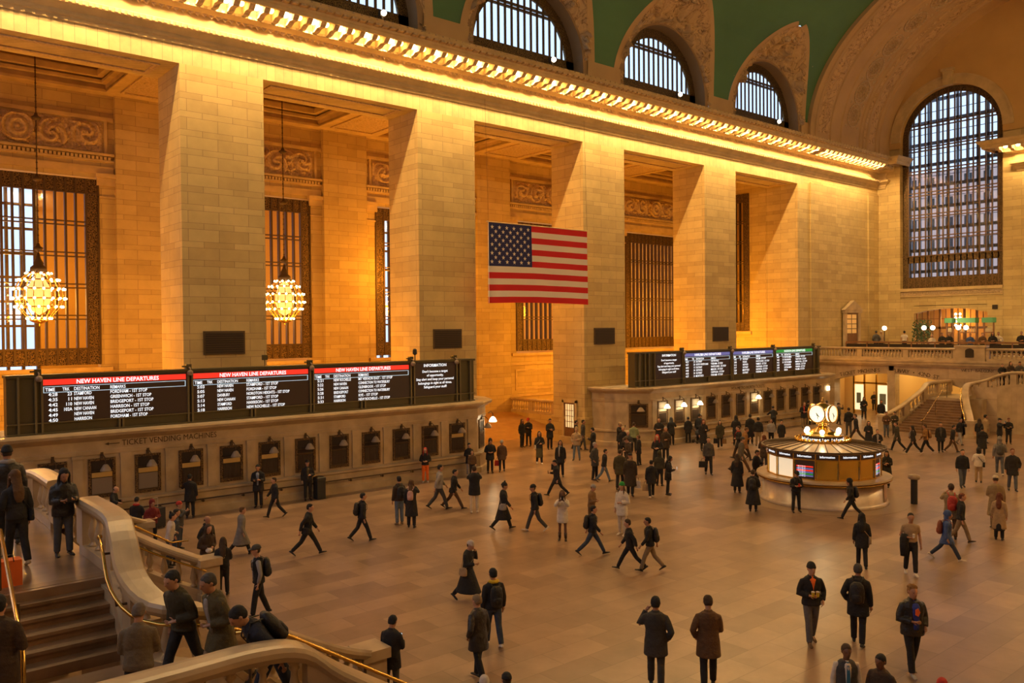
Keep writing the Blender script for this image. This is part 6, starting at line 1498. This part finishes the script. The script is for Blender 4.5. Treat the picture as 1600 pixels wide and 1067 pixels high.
def cloth(k, rough=.82):
    if (k, rough) not in _cm: _cm[(k, rough)] = plain('cloth_'+k.lower()+('' if rough > .6 else '_sheen'), PCOL[k], rough, noise_amt=.12, nscale=7, bump=.9)
    return _cm[(k, rough)]
SKIN = [plain('skin_light', (.50,.27,.17), .5), plain('skin_medium', (.40,.20,.115), .5), plain('skin_dark', (.15,.07,.04), .5)]
_queue = []
def rm(mb, name, mat, parent, voxel, smooth=2):
    """queue a closed-shape union that becomes one continuous surface"""
    o = bpy.data.objects.new(name, mb.mesh(name, mat, True)); COL.objects.link(o)
    if parent: o.parent = parent
    m1 = o.modifiers.new('r', 'REMESH'); m1.mode = 'VOXEL'; m1.voxel_size = voxel; m1.use_smooth_shade = True
    if smooth: m2 = o.modifiers.new('s', 'SMOOTH'); m2.iterations = smooth; m2.factor = .5
    _queue.append((o, mat)); return o
def flush_queue():
    dg = bpy.context.evaluated_depsgraph_get(); dg.update(); res = []
    for o, mat in _queue:
        me = bpy.data.meshes.new_from_object(o.evaluated_get(dg)); res.append(me)
    for (o, mat), me in zip(_queue, res):
        old = o.data; o.modifiers.clear(); o.data = me; me.name = o.name
        me.materials.clear(); me.materials.append(mat); me.polygons.foreach_set('use_smooth', [True]*len(me.polygons)); bpy.data.meshes.remove(old)
    _queue.clear()
def ell_ring(c, rx, ry, n=16, tilt=0, front=0):
    return [Vector((c[0]+rx*cos(2*PI*k/n), c[1]+ry*sin(2*PI*k/n)*(1+front*(sin(2*PI*k/n) > 0)), c[2])) for k in range(n)]
def person(px, py, pz, yaw, h, depth, spec):
    legs, lean, arms, top, bottom, shoe, hair, extra, label = spec.split('|')
    lean = radians(float(lean)); ex = {}
    for e in extra.split(','):
        if e: k, _, v = e.partition(':'); ex[k] = v or 'K'
    tk, _, tc = top.partition(':'); bk_, _, bc = bottom.partition(':'); hk, _, hc = hair.partition(':')
    rnd = random.Random(int(px*131+py*71+lean*10)); S_ = h/1.75
    near = depth < 22
    vox = .011 if depth < 14 else (.014 if near else .02); voxc = .016 if near else .024
    female = any(w in label for w in ('woman', 'girl')); slim = .9 if female else 1.0
    seed_skin = 2 if ('blue tie' in label or 'M' == bc) else (1 if rnd.random() < .45 else 0)
    HIP = Vector((0, 0, .90))
    def up(p):   # lean the upper body about the hips
        p = Vector(p); d = p-HIP; c, s = cos(lean), sin(lean)
        return HIP+Vector((d.x, d.y*c+d.z*s, -d.y*s+d.z*c))
    # ---------- legs
    gait = {'s': ((2, 3), (-3, 3)), 'S': ((4, 2), (-4, 2)), 'n': ((14, 6), (-10, 12)), 'w': ((24, 7), (-20, 22)), 'W': ((32, 6), (-28, 18)), 'c': ((80, 85), (80, 85))}[legs]
    swap = rnd.random() < .5; J = {}
    for i, sx in enumerate((-1, 1)):
        th, kn = gait[i if not swap else 1-i]; a = radians(th); b_ = radians(th-kn)
        sp = {'S': .16, 's': .05}.get(legs, .015)
        hip = Vector((sx*.092*(.95 if female else 1), 0, .90)); knee = hip+Vector((sx*sp*.5, sin(a), -cos(a)))*.415; ank = knee+Vector((sx*sp*.5, sin(b_), -cos(b_)))*.405
        pitch = b_*.75 if b_ < 0 else (0 if th < 20 else radians(12)); J[sx] = [hip, knee, ank, pitch]
    lo = min(J[s][2].z-(.16*sin(-J[s][3]) if J[s][3] < 0 else 0) for s in J)-.075
    for s in J:
        for k in range(3): J[s][k] = J[s][k]-Vector((0, 0, lo))
    dz = -lo; HIP = HIP+Vector((0, 0, dz)); Z = dz
    def U(x, y, z): return up((x, y, z+Z))
    # ---------- arms
    A = {}
    for sx, code in ((-1, arms[0]), (1, arms[1])):
        Sd = Vector((sx*.182*slim, -.005, 1.375))
        E, Wd = {'d': ((.055*sx, -.03, -.275), (.015*sx, .07, -.235)), 'f': ((.05*sx, .10, -.26), (-.01*sx, .17, -.18)), 'b': ((.06*sx, -.15, -.235), (0, -.04, -.245)),
                 'p': ((.05*sx, .06, -.27), (-.11*sx, .22, .06)), 'P': ((.06*sx, .22, -.12), (-.14*sx, .10, .19)), 'e': ((.13*sx, .09, -.19), (-.13*sx, .03, .27)), 'k': ((.11*sx, -.07, -.255), (-.06*sx, .13, -.17)),
                 'h': ((.09*sx, -.01, -.27), (-.17*sx, .2, .0)), 'c': ((.05*sx, -.01, -.28), (.01*sx, .03, -.25)), 'o': ((.12*sx, .12, -.18), (.03*sx, .2, -.02))}[code]
        Ev = Sd+Vector(E); Wv = Ev+Vector(Wd); hd = (Wv-Ev).normalized()
        A[sx] = (U(*Sd), U(*Ev), U(*Wv), code)
    wide = 1.05 if not female else .96
    body = MB(); body.s = True
    # torso
    tor = [(.80, .10, .085, 0), (.88, .155, .105, -.01), (.95, .165, .11, -.01), (1.04, .145, .098, 0), (1.14, .142, .095, .005), (1.26, .168, .105, .0), (1.35, .165, .095, -.005), (1.415, .12, .078, -.01), (1.465, .062, .056, -.01), (1.50, .055, .058, 0), (1.56, .052, .058, .008)]
    body.rings([[U(x.x, x.y, x.z) for x in ell_ring((0, yo, z), rx*wide, ry)] for z, rx, ry, yo in tor])
    # head with brow, nose, lips, chin, ears
    nod = radians(22 if 'p' in arms else 6 if legs not in 's' else 3)
    HC = Vector((0, .01, 1.52))
    def Hd(p):
        p = (Vector(p)-HC)*1.07-Vector((0, 0, .014)); c, s = cos(nod), sin(nod); p = HC+Vector((p.x, p.y*c+p.z*s, -p.y*s+p.z*c)); return U(*p)
    hd_ = [(1.525, .028, .03, .055), (1.54, .046, .055, .038), (1.565, .058, .078, .022), (1.60, .066, .09, .016), (1.635, .073, .098, .010), (1.67, .076, .101, .006), (1.70, .072, .096, .0), (1.725, .058, .080, -.004), (1.742, .036, .05, -.006), (1.75, .012, .016, -.006)]
    body.rings([[Hd(x) for x in ell_ring((0, yo, z), rx, ry, 18)] for z, rx, ry, yo in hd_])
    hs = len(body.v); body.tube([Hd((0, .105, 1.662)), Hd((0, .122, 1.632)), Hd((0, .112, 1.615))], [.010, .016, .013], 6)
    body.tube([Hd((-.024, .093, 1.583)), Hd((0, .106, 1.586)), Hd((.024, .093, 1.583))], [.006, .010, .006], 6); body.tube([Hd((-.045, .088, 1.672)), Hd((0, .104, 1.676)), Hd((.045, .088, 1.672))], .009, 6)
    for sx in (-1, 1): body.tube([Hd((sx*.074, -.002, 1.655)), Hd((sx*.082, -.006, 1.635)), Hd((sx*.075, .004, 1.608))], [.014, .019, .010], 6)
    body.tube([U(0, -.012, 1.44), Hd((0, .0, 1.56))], [.062, .056], 10)
    # arms and hands
    for sx in (-1, 1):
        s0, e0, w0, code = A[sx]
        body.tube([U(sx*.07, -.005, 1.375), U(sx*.13*slim, -.005, 1.365), s0+Vector((0, 0, -.015)), s0.lerp(e0, .35), e0, e0.lerp(w0, .3), w0], [.036, .042, .044, .044, .038, .040, .027], 10)
        d = (w0-e0).normalized(); side = Vector((1, 0, 0))-d*d.x; side = side.normalized() if side.length > .2 else Vector((0, 1, 0)); nrm = d.cross(side)
        inner = -sx
        if code in 'ppPhe': d = (d+Vector((inner*.35, .1, 0))).normalized()
        palm = w0+d*.05
        body.tube([w0, palm, w0+d*.095], [(.028, .019), (.041, .016), (.038, .013)], 10, up=tuple(nrm))
        curl = {'p': 1.0, 'P': 1.0, 'e': 1.0, 'c': 1.25, 'k': .5, 'h': .6}.get(code, .45)
        cd = Vector((inner, 0, 0))-d*(d.x*inner); cd = cd.normalized() if cd.length > .1 else nrm
        ax = d.cross(cd).normalized()
        for j, (off, ln) in enumerate(((-.030, .072), (-.010, .082), (.010, .078), (.029, .062))):
            b0 = w0+d*.088+ax*off; r = .0095 if near else .0125; pts = [b0]; ang = 0
            for seg_ in (.42, .32, .26): ang += curl*.55; pts.append(pts[-1]+(d*cos(ang)+cd*sin(ang))*ln*seg_)
            body.tube(pts, [r, r*.97, r*.92, r*.8], 6)
        t0_ = w0+d*.028-ax*.026; body.tube([t0_, t0_+(d*.5-ax*.7+cd*.35).normalized()*.036, t0_+(d*.9-ax*.6+cd*.6).normalized()*.068], [.013, .0115, .0095], 6)
    for s in (-1, 1):
        hip, kn, an, pitch = J[s]
        body.tube([hip+Vector((0, 0, .05)), hip.lerp(kn, .15), hip.lerp(kn, .6), kn, kn.lerp(an, .3), an], [.075, .082, .066, .05, .052, .034], 10)
        fd = Vector((s*.12, cos(pitch), sin(pitch))).normalized(); body.tube([an-fd*.02, an+fd*.07-Vector((0, 0, .035)), an+fd*.12-Vector((0, 0, .04))], [.028, .02, .014], 8)
    for i in range(len(body.v)): v = body.v[i]; body.v[i] = (v[0]*S_, v[1]*S_, v[2]*S_)
    root = rm(body, 'person', SKIN[seed_skin], None, vox, 1)
    root.location = (px, py, pz); root.rotation_euler = (0, 0, yaw); T(root, label, 'person')
    def scaled(mb): mb.v = [(v[0]*S_, v[1]*S_, v[2]*S_) for v in mb.v]; return mb
    # ---------- trousers / skirt
    if bk_ in ('pants', 'jeans', 'skirt') :
        q = MB(); q.s = True; fit = .006 if bk_ == 'jeans' else .012
        q.rings([[Vector((x.x, x.y, x.z+Z)) for x in ell_ring((0, -.008, z), rx*wide, ry)] for z, rx, ry in ((.80, .13, .10), (.87, .172, .122), (.94, .172, .118), (1.02, .155, .106))])
        for s in (-1, 1):
            hip, kn, an, pitch = J[s]; q.tube([hip+Vector((0, 0, .06)), hip.lerp(kn, .2), hip.lerp(kn, .65), kn, kn.lerp(an, .35), an+(kn-an).normalized()*.03, an], [.085+fit*.3, .088+fit*.5, .072+fit, .060+fit, .058+fit*1.2, .048+fit*1.3, .047+fit*1.3], 12)
        rm(scaled(q), 'trousers', cloth('K' if bk_ == 'skirt' else bc), root, voxc)
    if bk_ == 'skirt':
        q = MB(); q.s = True; n0 = (J[-1][1]+J[1][1])/2
        q.rings([[Vector((x.x, x.y, x.z+Z)) for x in ell_ring((0, yo, z), rx, ry)] for z, rx, ry, yo in ((.36, .20, .22, n0.y*.8), (.55, .19, .20, n0.y*.5), (.8, .175, .15, 0), (1.0, .15, .11, 0))]); rm(scaled(q), 'skirt', cloth(bc), root, voxc)
    if bk_ == 'bare':
        q = MB(); q.s = True; q.rings([[Vector((x.x, x.y, x.z+Z)) for x in ell_ring((0, 0, z), rx, ry)] for z, rx, ry in ((.62, .20, .17), (.8, .18, .13), (1.0, .15, .11))]); rm(scaled(q), 'skirt', cloth('W'), root, voxc)
    for s in (-1, 1):
        hip, kn, an, pitch = J[s]; q = MB(); q.s = True
        fd = Vector((s*.12, cos(pitch), sin(pitch))).normalized(); dn = Vector((0, sin(pitch), -cos(pitch))); sd = fd.cross(dn).normalized(); rings = []
        for t, w, hh in ((-.075, .026, .035), (-.055, .036, .07), (.0, .040, .085), (.06, .042, .062), (.12, .046, .045), (.165, .038, .035), (.19, .018, .02)):
            c = an+fd*t+dn*(.075-hh/2-.002); rings.append([c+sd*(w*cos(2*PI*k/10))-dn*(hh/2*sin(2*PI*k/10)) for k in range(10)])
        q.rings(rings)
        if bk_ == 'bare': q.tube([an, an+(kn-an)*.45], [.05, .058], 10)
        else: q.tube([an+dn*.02, an-dn*.05], [.04, .042], 8)
        scaled(q).build('shoe', cloth(shoe, .45 if shoe in 'KD' else .7), root)
    # ---------- top garment
    hem = {'jacket': .86, 'puffer': .80, 'coat': .66, 'long': .42, 'longc': .62, 'maxi': .30, 'tee': .90, 'vest': .84}[tk]
    g = {'jacket': .028, 'puffer': .05, 'coat': .036, 'long': .036, 'longc': .034, 'maxi': .036, 'tee': .010, 'vest': .028}[tk]
    q = MB(); q.s = True; R_ = []
    ymid = (J[-1][1].y+J[1][1].y)/2; spread = abs(J[-1][1].y-J[1][1].y)/2
    fl = {'long': .06, 'maxi': .10, 'coat': .03, 'longc': .045}.get(tk, .0)
    levels = []
    z = hem
    while z < .90: levels.append(z); z += .09
    for z in levels:
        t = (.93-z)/.6
        R_.append([Vector((x.x, x.y, x.z+Z)) for x in ell_ring((0, ymid*t*1.2, z), (.170+g+fl*t)*wide, .112+g+fl*t*.8+spread*max(0, t)*1.0, 20)])
    for z, rx, ry, yo in ((.93, .170, .112, -.008), (1.02, .155, .102, 0), (1.14, .150, .10, .005), (1.26, .172, .108, 0), (1.35, .175, .104, -.005), (1.415, .135, .088, -.01), (1.462, .082, .068, -.01)):
        if z == .93 and hem > .92: continue
        R_.append([U(x.x, x.y, x.z) for x in ell_ring((0, yo, z), (rx+g)*wide, ry+g, 20)])
    q.rings(R_)
    sl_r = {'tee': .0, 'puffer': .022}.get(tk, .012)
    for sx in (-1, 1):
        s0, e0, w0, code = A[sx]
        if tk == 'vest': continue
        if tk == 'tee': q.tube([U(sx*.09, -.005, 1.395), s0, s0.lerp(e0, .6)], [.062, .062, .056], 12); continue
        q.tube([U(sx*.06, -.005, 1.40), U(sx*.13*slim, -.005, 1.378), s0+Vector((0, 0, -.012)), s0.lerp(e0, .35), s0.lerp(e0, .75), e0, e0.lerp(w0, .35), e0.lerp(w0, .8), e0.lerp(w0, .96)], [.048+sl_r*.6, .054+sl_r*.8, .058+sl_r, .060+sl_r, .055+sl_r, .051+sl_r, .049+sl_r, .042+sl_r, .040+sl_r], 12)
    if tk in ('coat', 'long', 'longc', 'maxi', 'puffer', 'jacket'):   # collar
        q.tube([U(.062*cos(a), .062*sin(a)-.0, 1.482+.012*(-sin(a))) for a in [PI*.5+.5+(2*PI-1.0)*k/12 for k in range(13)]], .019 if tk != 'puffer' else .03, 6, flat=1.5)
    rough = .45 if (tc == 'K2' or tk == 'puffer') else .82
    rm(scaled(q), {'tee': 't_shirt', 'vest': 'vest', 'jacket': 'jacket', 'puffer': 'padded_jacket'}.get(tk, 'coat'), cloth(tc, rough), root, voxc, 1 if near else 2)
    if tk == 'vest':
        q = MB(); q.s = True
        for sx in (-1, 1): s0, e0, w0, code = A[sx]; q = MB(); q.s = True; q.tube([U(sx*.09, -.005, 1.385), s0, s0.lerp(e0, .5), e0, e0.lerp(w0, .9)], [.055, .062, .056, .052, .044], 12); scaled(q).build('sleeve', cloth(ex.get('shirt', 'g')), root)
    if 'shirt' in ex:
        q = MB(); q.s = True; c = ex['shirt']; yb = .112+g; z1_ = hem+.06 if tk != 'coat' else .9
        rr = []
        k_ = {'A': (1.2, 1.2, .8, .3, .05, .02, .02), 'U2': (.9, 1.1, 1.35, 1.5, 1.5, 1.5, 1.5)}.get(c, (.8, 1, 1.15, 1.15, 1.1, 1.0, .9)); k_ = iter(k_)
        for z, w, y in ((1.47, .035, .062), (1.42, .055, .088+g), (1.36, .06, .105+g), (1.26, .055, .114+g), (1.14, .05, .110+g), (1.02, .045, .110+g), (max(.93, z1_), .04, .113+g)):
            w *= next(k_); y -= .02*(w < .01)
            rr.append([U(-w, y-.02, z), U(-w*.6, y, z), U(0, y+.008, z), U(w*.6, y, z), U(w, y-.02, z), U(0, y-.04, z)])
        q.rings(rr); scaled(q).build('shirt', cloth(c), root)
    if 'tie' in ex:
        q = MB(); q.rings([[U(-w, y, z), U(w, y, z), U(w, y+.012, z), U(-w, y+.012, z)] for z, w, y in ((1.46, .016, .075), (1.40, .02, .118), (1.26, .03, .142), (1.05, .036, .138), (1.0, .005, .138))]); scaled(q).build('tie', plain('blue_silk', (.03, .17, .30), .4), root)
    if 'logo' in ex:
        q = MB(); q.prism([(.055*cos(2*PI*k/10)*(1 if k % 2 else .75), 1.28+.085*sin(2*PI*k/10)*(1 if k % 2 else .8)) for k in range(10)], .165+g*.35, .178+g*.35, ax='y'); q.v = [tuple(U(*v)) for v in q.v]; scaled(q).build('emblem', plain('orange_print', (.85, .16, .04), .6), root)
    if 'print' in ex:
        q = MB(); text_into(q, 'NY', .13, tuple(U(0, -.132, 1.22)), (-1, 0, 0), (0, 0, 1), 'c', bold=.01); text_into(q, 'CITY', .06, tuple(U(0, -.135, 1.15)), (-1, 0, 0), (0, 0, 1), 'c', bold=.01); scaled(q).build('white_print', cloth('W'), root)
    if 'scarf' in ex:
        q = MB(); q.s = True; q.tube([U(.075*cos(a), .075*sin(a), 1.475) for a in [2*PI*k/14 for k in range(15)]], .03, 8)
        q2 = [U(.05, .10, 1.45), U(.06, .155+g, 1.3), U(.06, .15+g, 1.0)]; q.tube(q2, [(.03, .015), (.035, .012), (.035, .01)], 8); scaled(q).build('scarf', cloth(ex['scarf']), root)
    if 'hoodc' in ex or hk == 'fur':
        c = ex.get('hoodc', 'H'); q = MB(); q.s = True; q.tube([U(.085*cos(a), -.02+.085*sin(a), 1.48) for a in [PI*1.0+PI*k/10-.35+(.7*k/10) for k in range(11)]], [.02]+[.042]*9+[.02], 8); scaled(q).build('hood', cloth(c), root)
    if 'apron' in ex:
        q = MB(); q.rings([[U(x.x, x.y, x.z) for x in ell_ring((0, 0, z), rx, ry)] for z, rx, ry in ((.92, .2, .14), (1.1, .178, .13), (1.3, .2, .135))]); scaled(q).build('apron', cloth('K'), root)
    # ---------- hair / hats
    def dome(r, z0, back=.0, top=1.762, fr=1.0, push=0):
        rr = []
        for i in range(7):
            t = i/6; z = z0+(top-z0)*sin(t*PI/2); k = cos(t*PI/2)**.75 if i < 6 else .02
            if push and i == 0: k = .935
            rr.append([Hd((x.x, x.y, x.z+(push*(1.7*max(0, sin(2*PI*j/18)-.25)-.5) if i == 0 else 0))) for j, x in enumerate(ell_ring((0, -.006-back, z), .084*r*max(k, .02), .108*r*max(k, .02), 18))])
        return rr
    hcol = hc if hc else 'K'
    if hk in ('short', 'gray', 'curly', 'bun', 'long') or 'longhair' in ex:
        q = MB(); q.s = True; z0 = 1.655
        if hk != 'beanie': q.rings(dome(.985, z0, .006, 1.762, push=.062)); 
        # back of the head down to the nape
        bz = {'short': 1.575, 'gray': 1.58, 'curly': 1.58, 'bun': 1.57, 'long': 1.30}.get(hk, 1.30)
        rr = []
        for z, rx, ry, y in [(1.70, .080, .080, -.030), (1.65, .083, .076, -.034), (1.60, .074, .062, -.042), (bz, .06 if bz > 1.5 else .095, .035 if bz > 1.5 else .05, -.05 if bz > 1.5 else -.10)]: rr.append([Hd(x) if z > 1.5 else U(x.x, x.y-.04, x.z) for x in ell_ring((0, y, z), rx, ry, 14)])
        if hk == 'long' or 'longhair' in ex:
            rr = rr[:3]+[[U(x.x, x.y, x.z) for x in ell_ring((0, -.085, 1.50), .085, .05, 14)], [U(x.x, x.y, x.z) for x in ell_ring((0, -.125-g*.6, 1.38), .10, .042, 14)], [U(x.x, x.y, x.z) for x in ell_ring((0, -.13-g*.7, 1.24), .085, .032, 14)], [U(x.x, x.y, x.z) for x in ell_ring((0, -.125-g*.7, 1.17), .045, .02, 14)]]
            for sx in (-1, 1): q.tube([Hd((sx*.07, .02, 1.70)), Hd((sx*.085, .02, 1.62)), U(sx*.095, .03, 1.5), U(sx*.11, .08+g*.5, 1.36)], [.022, .026, .03, .014], 8)
        q.rings(rr)
        if near and hk != 'curly':
            for i in range(len(q.v)):
                v = Vector(q.v[i]); d = (v-Hd((0, -.01, 1.64))); q.v[i] = tuple(v+d.normalized()*(.006*noise.noise(v*38)+.003)) if d.length > .02 else q.v[i]
        if hk == 'bun': q.sphere(tuple(Hd((0, -.08, 1.765))), .045, 8, 6)
        if hk == 'curly':
            for k in range(34):
                a = rnd.random()*2*PI; e = rnd.uniform(.15, 1.45); p = Hd((.086*cos(a)*cos(e), -.008+.105*sin(a)*cos(e), 1.665+.10*sin(e))); 
                if sin(a) > .3 and e < .7: continue
                q.sphere(tuple(p), .026, 6, 4)
        rm(scaled(q), 'hair', cloth(ex.get('longhair', hcol) if hk not in ('short', 'gray', 'curly', 'bun', 'long') else hcol), root, .012 if near else .018, 1)
    if hk == 'bald':
        q = MB(); q.s = True; q.tube([Hd((.078*cos(a), .09*sin(a)-.01, 1.62)) for a in [PI+PI*k/8 for k in range(9)]], .016, 6, flat=1.8); scaled(q).build('hair', cloth('G'), root)
    if hk in ('beanie', 'hat', 'cap', 'hood', 'hoodup', 'fur'):
        q = MB(); q.s = True; c = hcol
        if hk == 'beanie':
            q.rings(dome(1.06, 1.66, .004, 1.782)); q.tube([Hd((.085*cos(a), -.008+.108*sin(a), 1.668+.016*sin(a))) for a in [2*PI*k/16 for k in range(17)]], .010, 6, flat=2.0)
            if 'bobble' in label: q.sphere(tuple(Hd((0, -.01, 1.81))), .035, 8, 6)
        if hk in ('cap', 'hat'):
            q.rings(dome(1.08, 1.67, .002, 1.778)); 
            if hk == 'cap': q.rings([[Hd((x, y, 1.688+.004*k-.10*(y-.09))) for x, y in ((-.072, .07), (-.06, .16), (0, .185), (.06, .16), (.072, .07), (0, .08))] for k in (0, 3)])
            else: q.lathe([(.085, 0), (.15, -.004), (.15, .006), (.085, .012)], tuple(Hd((0, 0, 1.69))), 16, cap=False)
        if hk in ('hood', 'hoodup', 'fur'):
            if hk != 'fur': q.rings(dome(1.22, 1.63, .022, 1.80)); q.rings([[Hd(x) for x in ell_ring((0, -.035, z), rx, ry, 16)] for z, rx, ry in ((1.68, .098, .09), (1.6, .092, .08), (1.52, .085, .075), (1.47, .09, .08))])
            else: q.rings(dome(1.05, 1.66, .01, 1.77)); c = 'K'
        scaled(q)
        if hk in ('beanie', 'hood', 'hoodup', 'fur'): rm(q, {'beanie': 'knitted_hat', 'fur': 'hair'}.get(hk, 'hood'), cloth(c), root, .013 if near else .02, 1)
        else: q.build(hk, cloth(c), root)
        if hk in ('beanie', 'cap', 'hat') and 'longhair' not in ex:
            q = MB(); q.s = True; q.rings([[Hd(x) for x in ell_ring((0, -.03, z), rx, ry, 12)] for z, rx, ry in ((1.68, .074, .07), (1.62, .072, .062), (1.585, .06, .045))]); scaled(q).build('hair', cloth('D'), root)
    if 'beard' in ex:
        q = MB(); q.s = True; q.tube([Hd((-.06, .04, 1.60)), Hd((-.035, .09, 1.55)), Hd((0, .10, 1.54)), Hd((.035, .09, 1.55)), Hd((.06, .04, 1.60))], [.014, .02, .024, .02, .014], 8); scaled(q).build('beard', cloth('K'), root)
    if near and depth < 22:
        for sx in (-1, 1): q = MB(); q.s = True; q.sphere(tuple(Hd((sx*.03, .093, 1.652))), .009, 8, 6); scaled(q).build('eye', M['leather_black'], root)
    # ---------- carried things, each a thing of its own
    Mw = Matrix.Translation((px, py, pz)) @ Matrix.Rotation(yaw, 4, 'Z') @ Matrix.Scale(S_, 4)
    who = label
    def thing_at(mb, name, mat, lab, cat, anchor):
        a = Mw @ Vector(anchor); mb.v = [tuple((Mw @ Vector(v))-a) for v in mb.v]; o = mb.build(name, mat); o.location = a; T(o, lab, cat); return o
    def short(s, n=9):
        w = s.split(); return ' '.join(w[:n]) if len(w) > n else s
    for key in ('pack', 'pack2'):
        if key in ex:
            side = 0 if key == 'pack' else -.2; yb = -.11-g-.075; k_ = 1.0 if ex[key] != 'P' else .75
            q = MB(); q.s = True
            q.rings([[U(x.x+side, x.y, x.z) for x in ell_ring((0, yb, 1.24+(z-1.24)*k_), rx*k_, ry*k_, 16)] for z, rx, ry in ((.96, .08, .05), (.99, .135, .085), (1.1, .15, .095), (1.25, .15, .09), (1.36, .13, .075), (1.42, .07, .04))])
            o = thing_at(q, 'backpack', cloth(ex[key], .6), 'backpack of the '+short(who), 'backpack', U(side, yb, 1.2)); an = Vector(o.location)
            def sub(mb, name, mat):
                mb.v = [tuple((Mw @ Vector(v))-an) for v in mb.v]; return mb.build(name, mat, o)
            p_ = MB(); p_.s = True; p_.rings([[U(x.x+side, x.y, x.z) for x in ell_ring((0, yb-.07*k_, 1.24+(z-1.24)*k_), rx*k_, ry*k_, 12)] for z, rx, ry in ((1.0, .07, .02), (1.03, .10, .04), (1.14, .10, .04), (1.18, .07, .02))]); sub(p_, 'pocket', cloth(ex[key], .6))
            for sx in (-1, 1): p_ = MB(); p_.s = True; p_.tube([U(sx*.08+side, yb+.04, 1.40), U(sx*.10, -.02, 1.475+g*.6), U(sx*.11, .115+g, 1.36), U(sx*.12, .12+g, 1.2), U(sx*.14+side*.2, -.02, 1.06)], [(.02, .008)]*5, 6); sub(p_, 'strap', cloth(ex[key], .6))
    def bag_at(hand, col, w, hgt, lab, name, dpt=.06):
        q = MB(); x, y, z = hand; q.s = False
        q.rings([[Vector((x-w/2*k, y-dpt, z-dz_)), Vector((x+w/2*k, y-dpt, z-dz_)), Vector((x+w/2*k, y+dpt, z-dz_)), Vector((x-w/2*k, y+dpt, z-dz_))] for dz_, k in ((.12+hgt, 1), (.14, .92))])
        o = thing_at(q, name, cloth(col), lab, 'bag', (x, y, z-.2)); an = Vector(o.location)
        p_ = MB(); p_.s = True; p_.tube([(x-w*.25, y, z-.14), (x-w*.15, y, z-.01), (x+w*.15, y, z-.01), (x+w*.25, y, z-.14)], .009, 5); p_.v = [tuple((Mw @ Vector(v))-an) for v in p_.v]; p_.build('handle', cloth('K' if col != 'K' else 'D'), o)
    for sx in (-1, 1):
        s0, e0, w0, code = A[sx]; dn = w0+(w0-e0).normalized()*.1
        if code == 'c':
            key = 'paper2' if ('paper2' in ex and sx == 1) else ('tote' if 'tote' in ex else 'paper')
            if key in ex: bag_at((dn.x+sx*.03, dn.y, dn.z+.02), ex[key], .40 if key == 'tote' else .28, .30 if key == 'tote' else .32, ('black tote bag' if key == 'tote' else 'black carrier bag' if key == 'paper2' else 'carrier bag')+' held by the '+short(who), 'tote_bag' if key == 'tote' else 'carrier_bag')
        if code in 'pPe' and sx == (1 if arms[1] in 'pPe' else -1) and ('phone' in ex or 'phoneR' in ex):
            c = w0+(w0-e0).normalized()*.11+Vector((-sx*.06, .02, .03)); q = MB(); q.box(c.x-.038, c.y-.006, c.z-.07, c.x+.038, c.y+.006, c.z+.07)
            o = thing_at(q, 'phone', cloth('R' if 'phoneR' in ex else 'K', .4), 'phone held by the '+short(who), 'phone', tuple(c))
            if any(w in who for w in ('glowing', 'bright')):
                p_ = MB(); p_.box(c.x-.034, c.y-.010, c.z-.064, c.x+.034, c.y-.0065, c.z+.064); p_.v = [tuple((Mw @ Vector(v))-Vector(o.location)) for v in p_.v]; p_.build('lit_screen', M['white_led'], o)
    if 'sling' in ex and 'pack' not in ex:
        q = MB(); q.s = True; x = .2+g*.8; q.rings([[U(a_.x, a_.y, a_.z) for a_ in ell_ring((x, -.02, z), .05, ry, 12)] for z, ry in ((.80, .10), (.83, .14), (.98, .13), (1.03, .08))])
        o = thing_at(q, 'shoulder_bag', cloth(ex['sling'] if ex['sling'] != 'g' else 'g'), 'shoulder bag of the '+short(who), 'bag', tuple(U(x, -.02, .9))); an = Vector(o.location)
        p_ = MB(); p_.s = True; p_.tube([U(x, .05, 1.0), U(.02, .13+g, 1.25), U(-.10, .03, 1.475+g), U(.0, -.13-g, 1.3), U(x, -.08, 1.0)], [(.012, .006)]*5, 6); p_.v = [tuple((Mw @ Vector(v))-an) for v in p_.v]; p_.build('strap', cloth(ex['sling']), o)
    if 'cup' in ex or 'cups' in ex:
        for j, sx in enumerate((1, -1) if 'cups' in ex else (1,)):
            s0, e0, w0, code = A[1]; c = w0+(w0-e0).normalized()*.09+Vector((-.05*sx-.02, .05, .06)); q = MB(); q.s = False; q.lathe([(.026, -.05), (.036, .05)], tuple(c), 14); o = thing_at(q, 'cup', cloth('Y' if 'cups' in ex else 'W', .5), ('yellow' if 'cups' in ex else 'white')+' cup held in the %s hand of the ' % ('right' if j else 'left')+short(who, 7), 'cup', tuple(c))
            p_ = MB(); p_.lathe([(.038, .05), (.038, .06), (.03, .066)], tuple(c), 14); p_.v = [tuple((Mw @ Vector(v))-Vector(o.location)) for v in p_.v]; p_.build('lid', cloth('W'), o)
    if 'coatarm' in ex:
        s0, e0, w0, code = A[1]; q = MB(); q.s = True; m_ = e0.lerp(w0, .6); q.rings([[Vector((m_.x+.02+rx*cos(2*PI*k/14), m_.y+ry*sin(2*PI*k/14), z+Z*0)) for k in range(14)] for z, rx, ry in ((m_.z-.55, .10, .07), (m_.z-.3, .12, .09), (m_.z-.05, .12, .10), (m_.z+.07, .08, .09))])
        thing_at(q, 'folded_coat', cloth('K'), 'black coat hanging over the arm of the man in beige T-shirt', 'coat', tuple(m_))
    if 'white' in ex:
        s0, e0, w0, code = A[1]; q = MB(); q.s = True; c = w0+Vector((0, .08, -.05)); q.sphere(tuple(c), .1, 10, 6, (1, 1, .7)); thing_at(q, 'knitted_hat', cloth('W'), 'white cap held by the bending woman behind the stair balustrade', 'hat', tuple(c))
    return root
for row in PEOPLE: person(*row)
flush_queue()
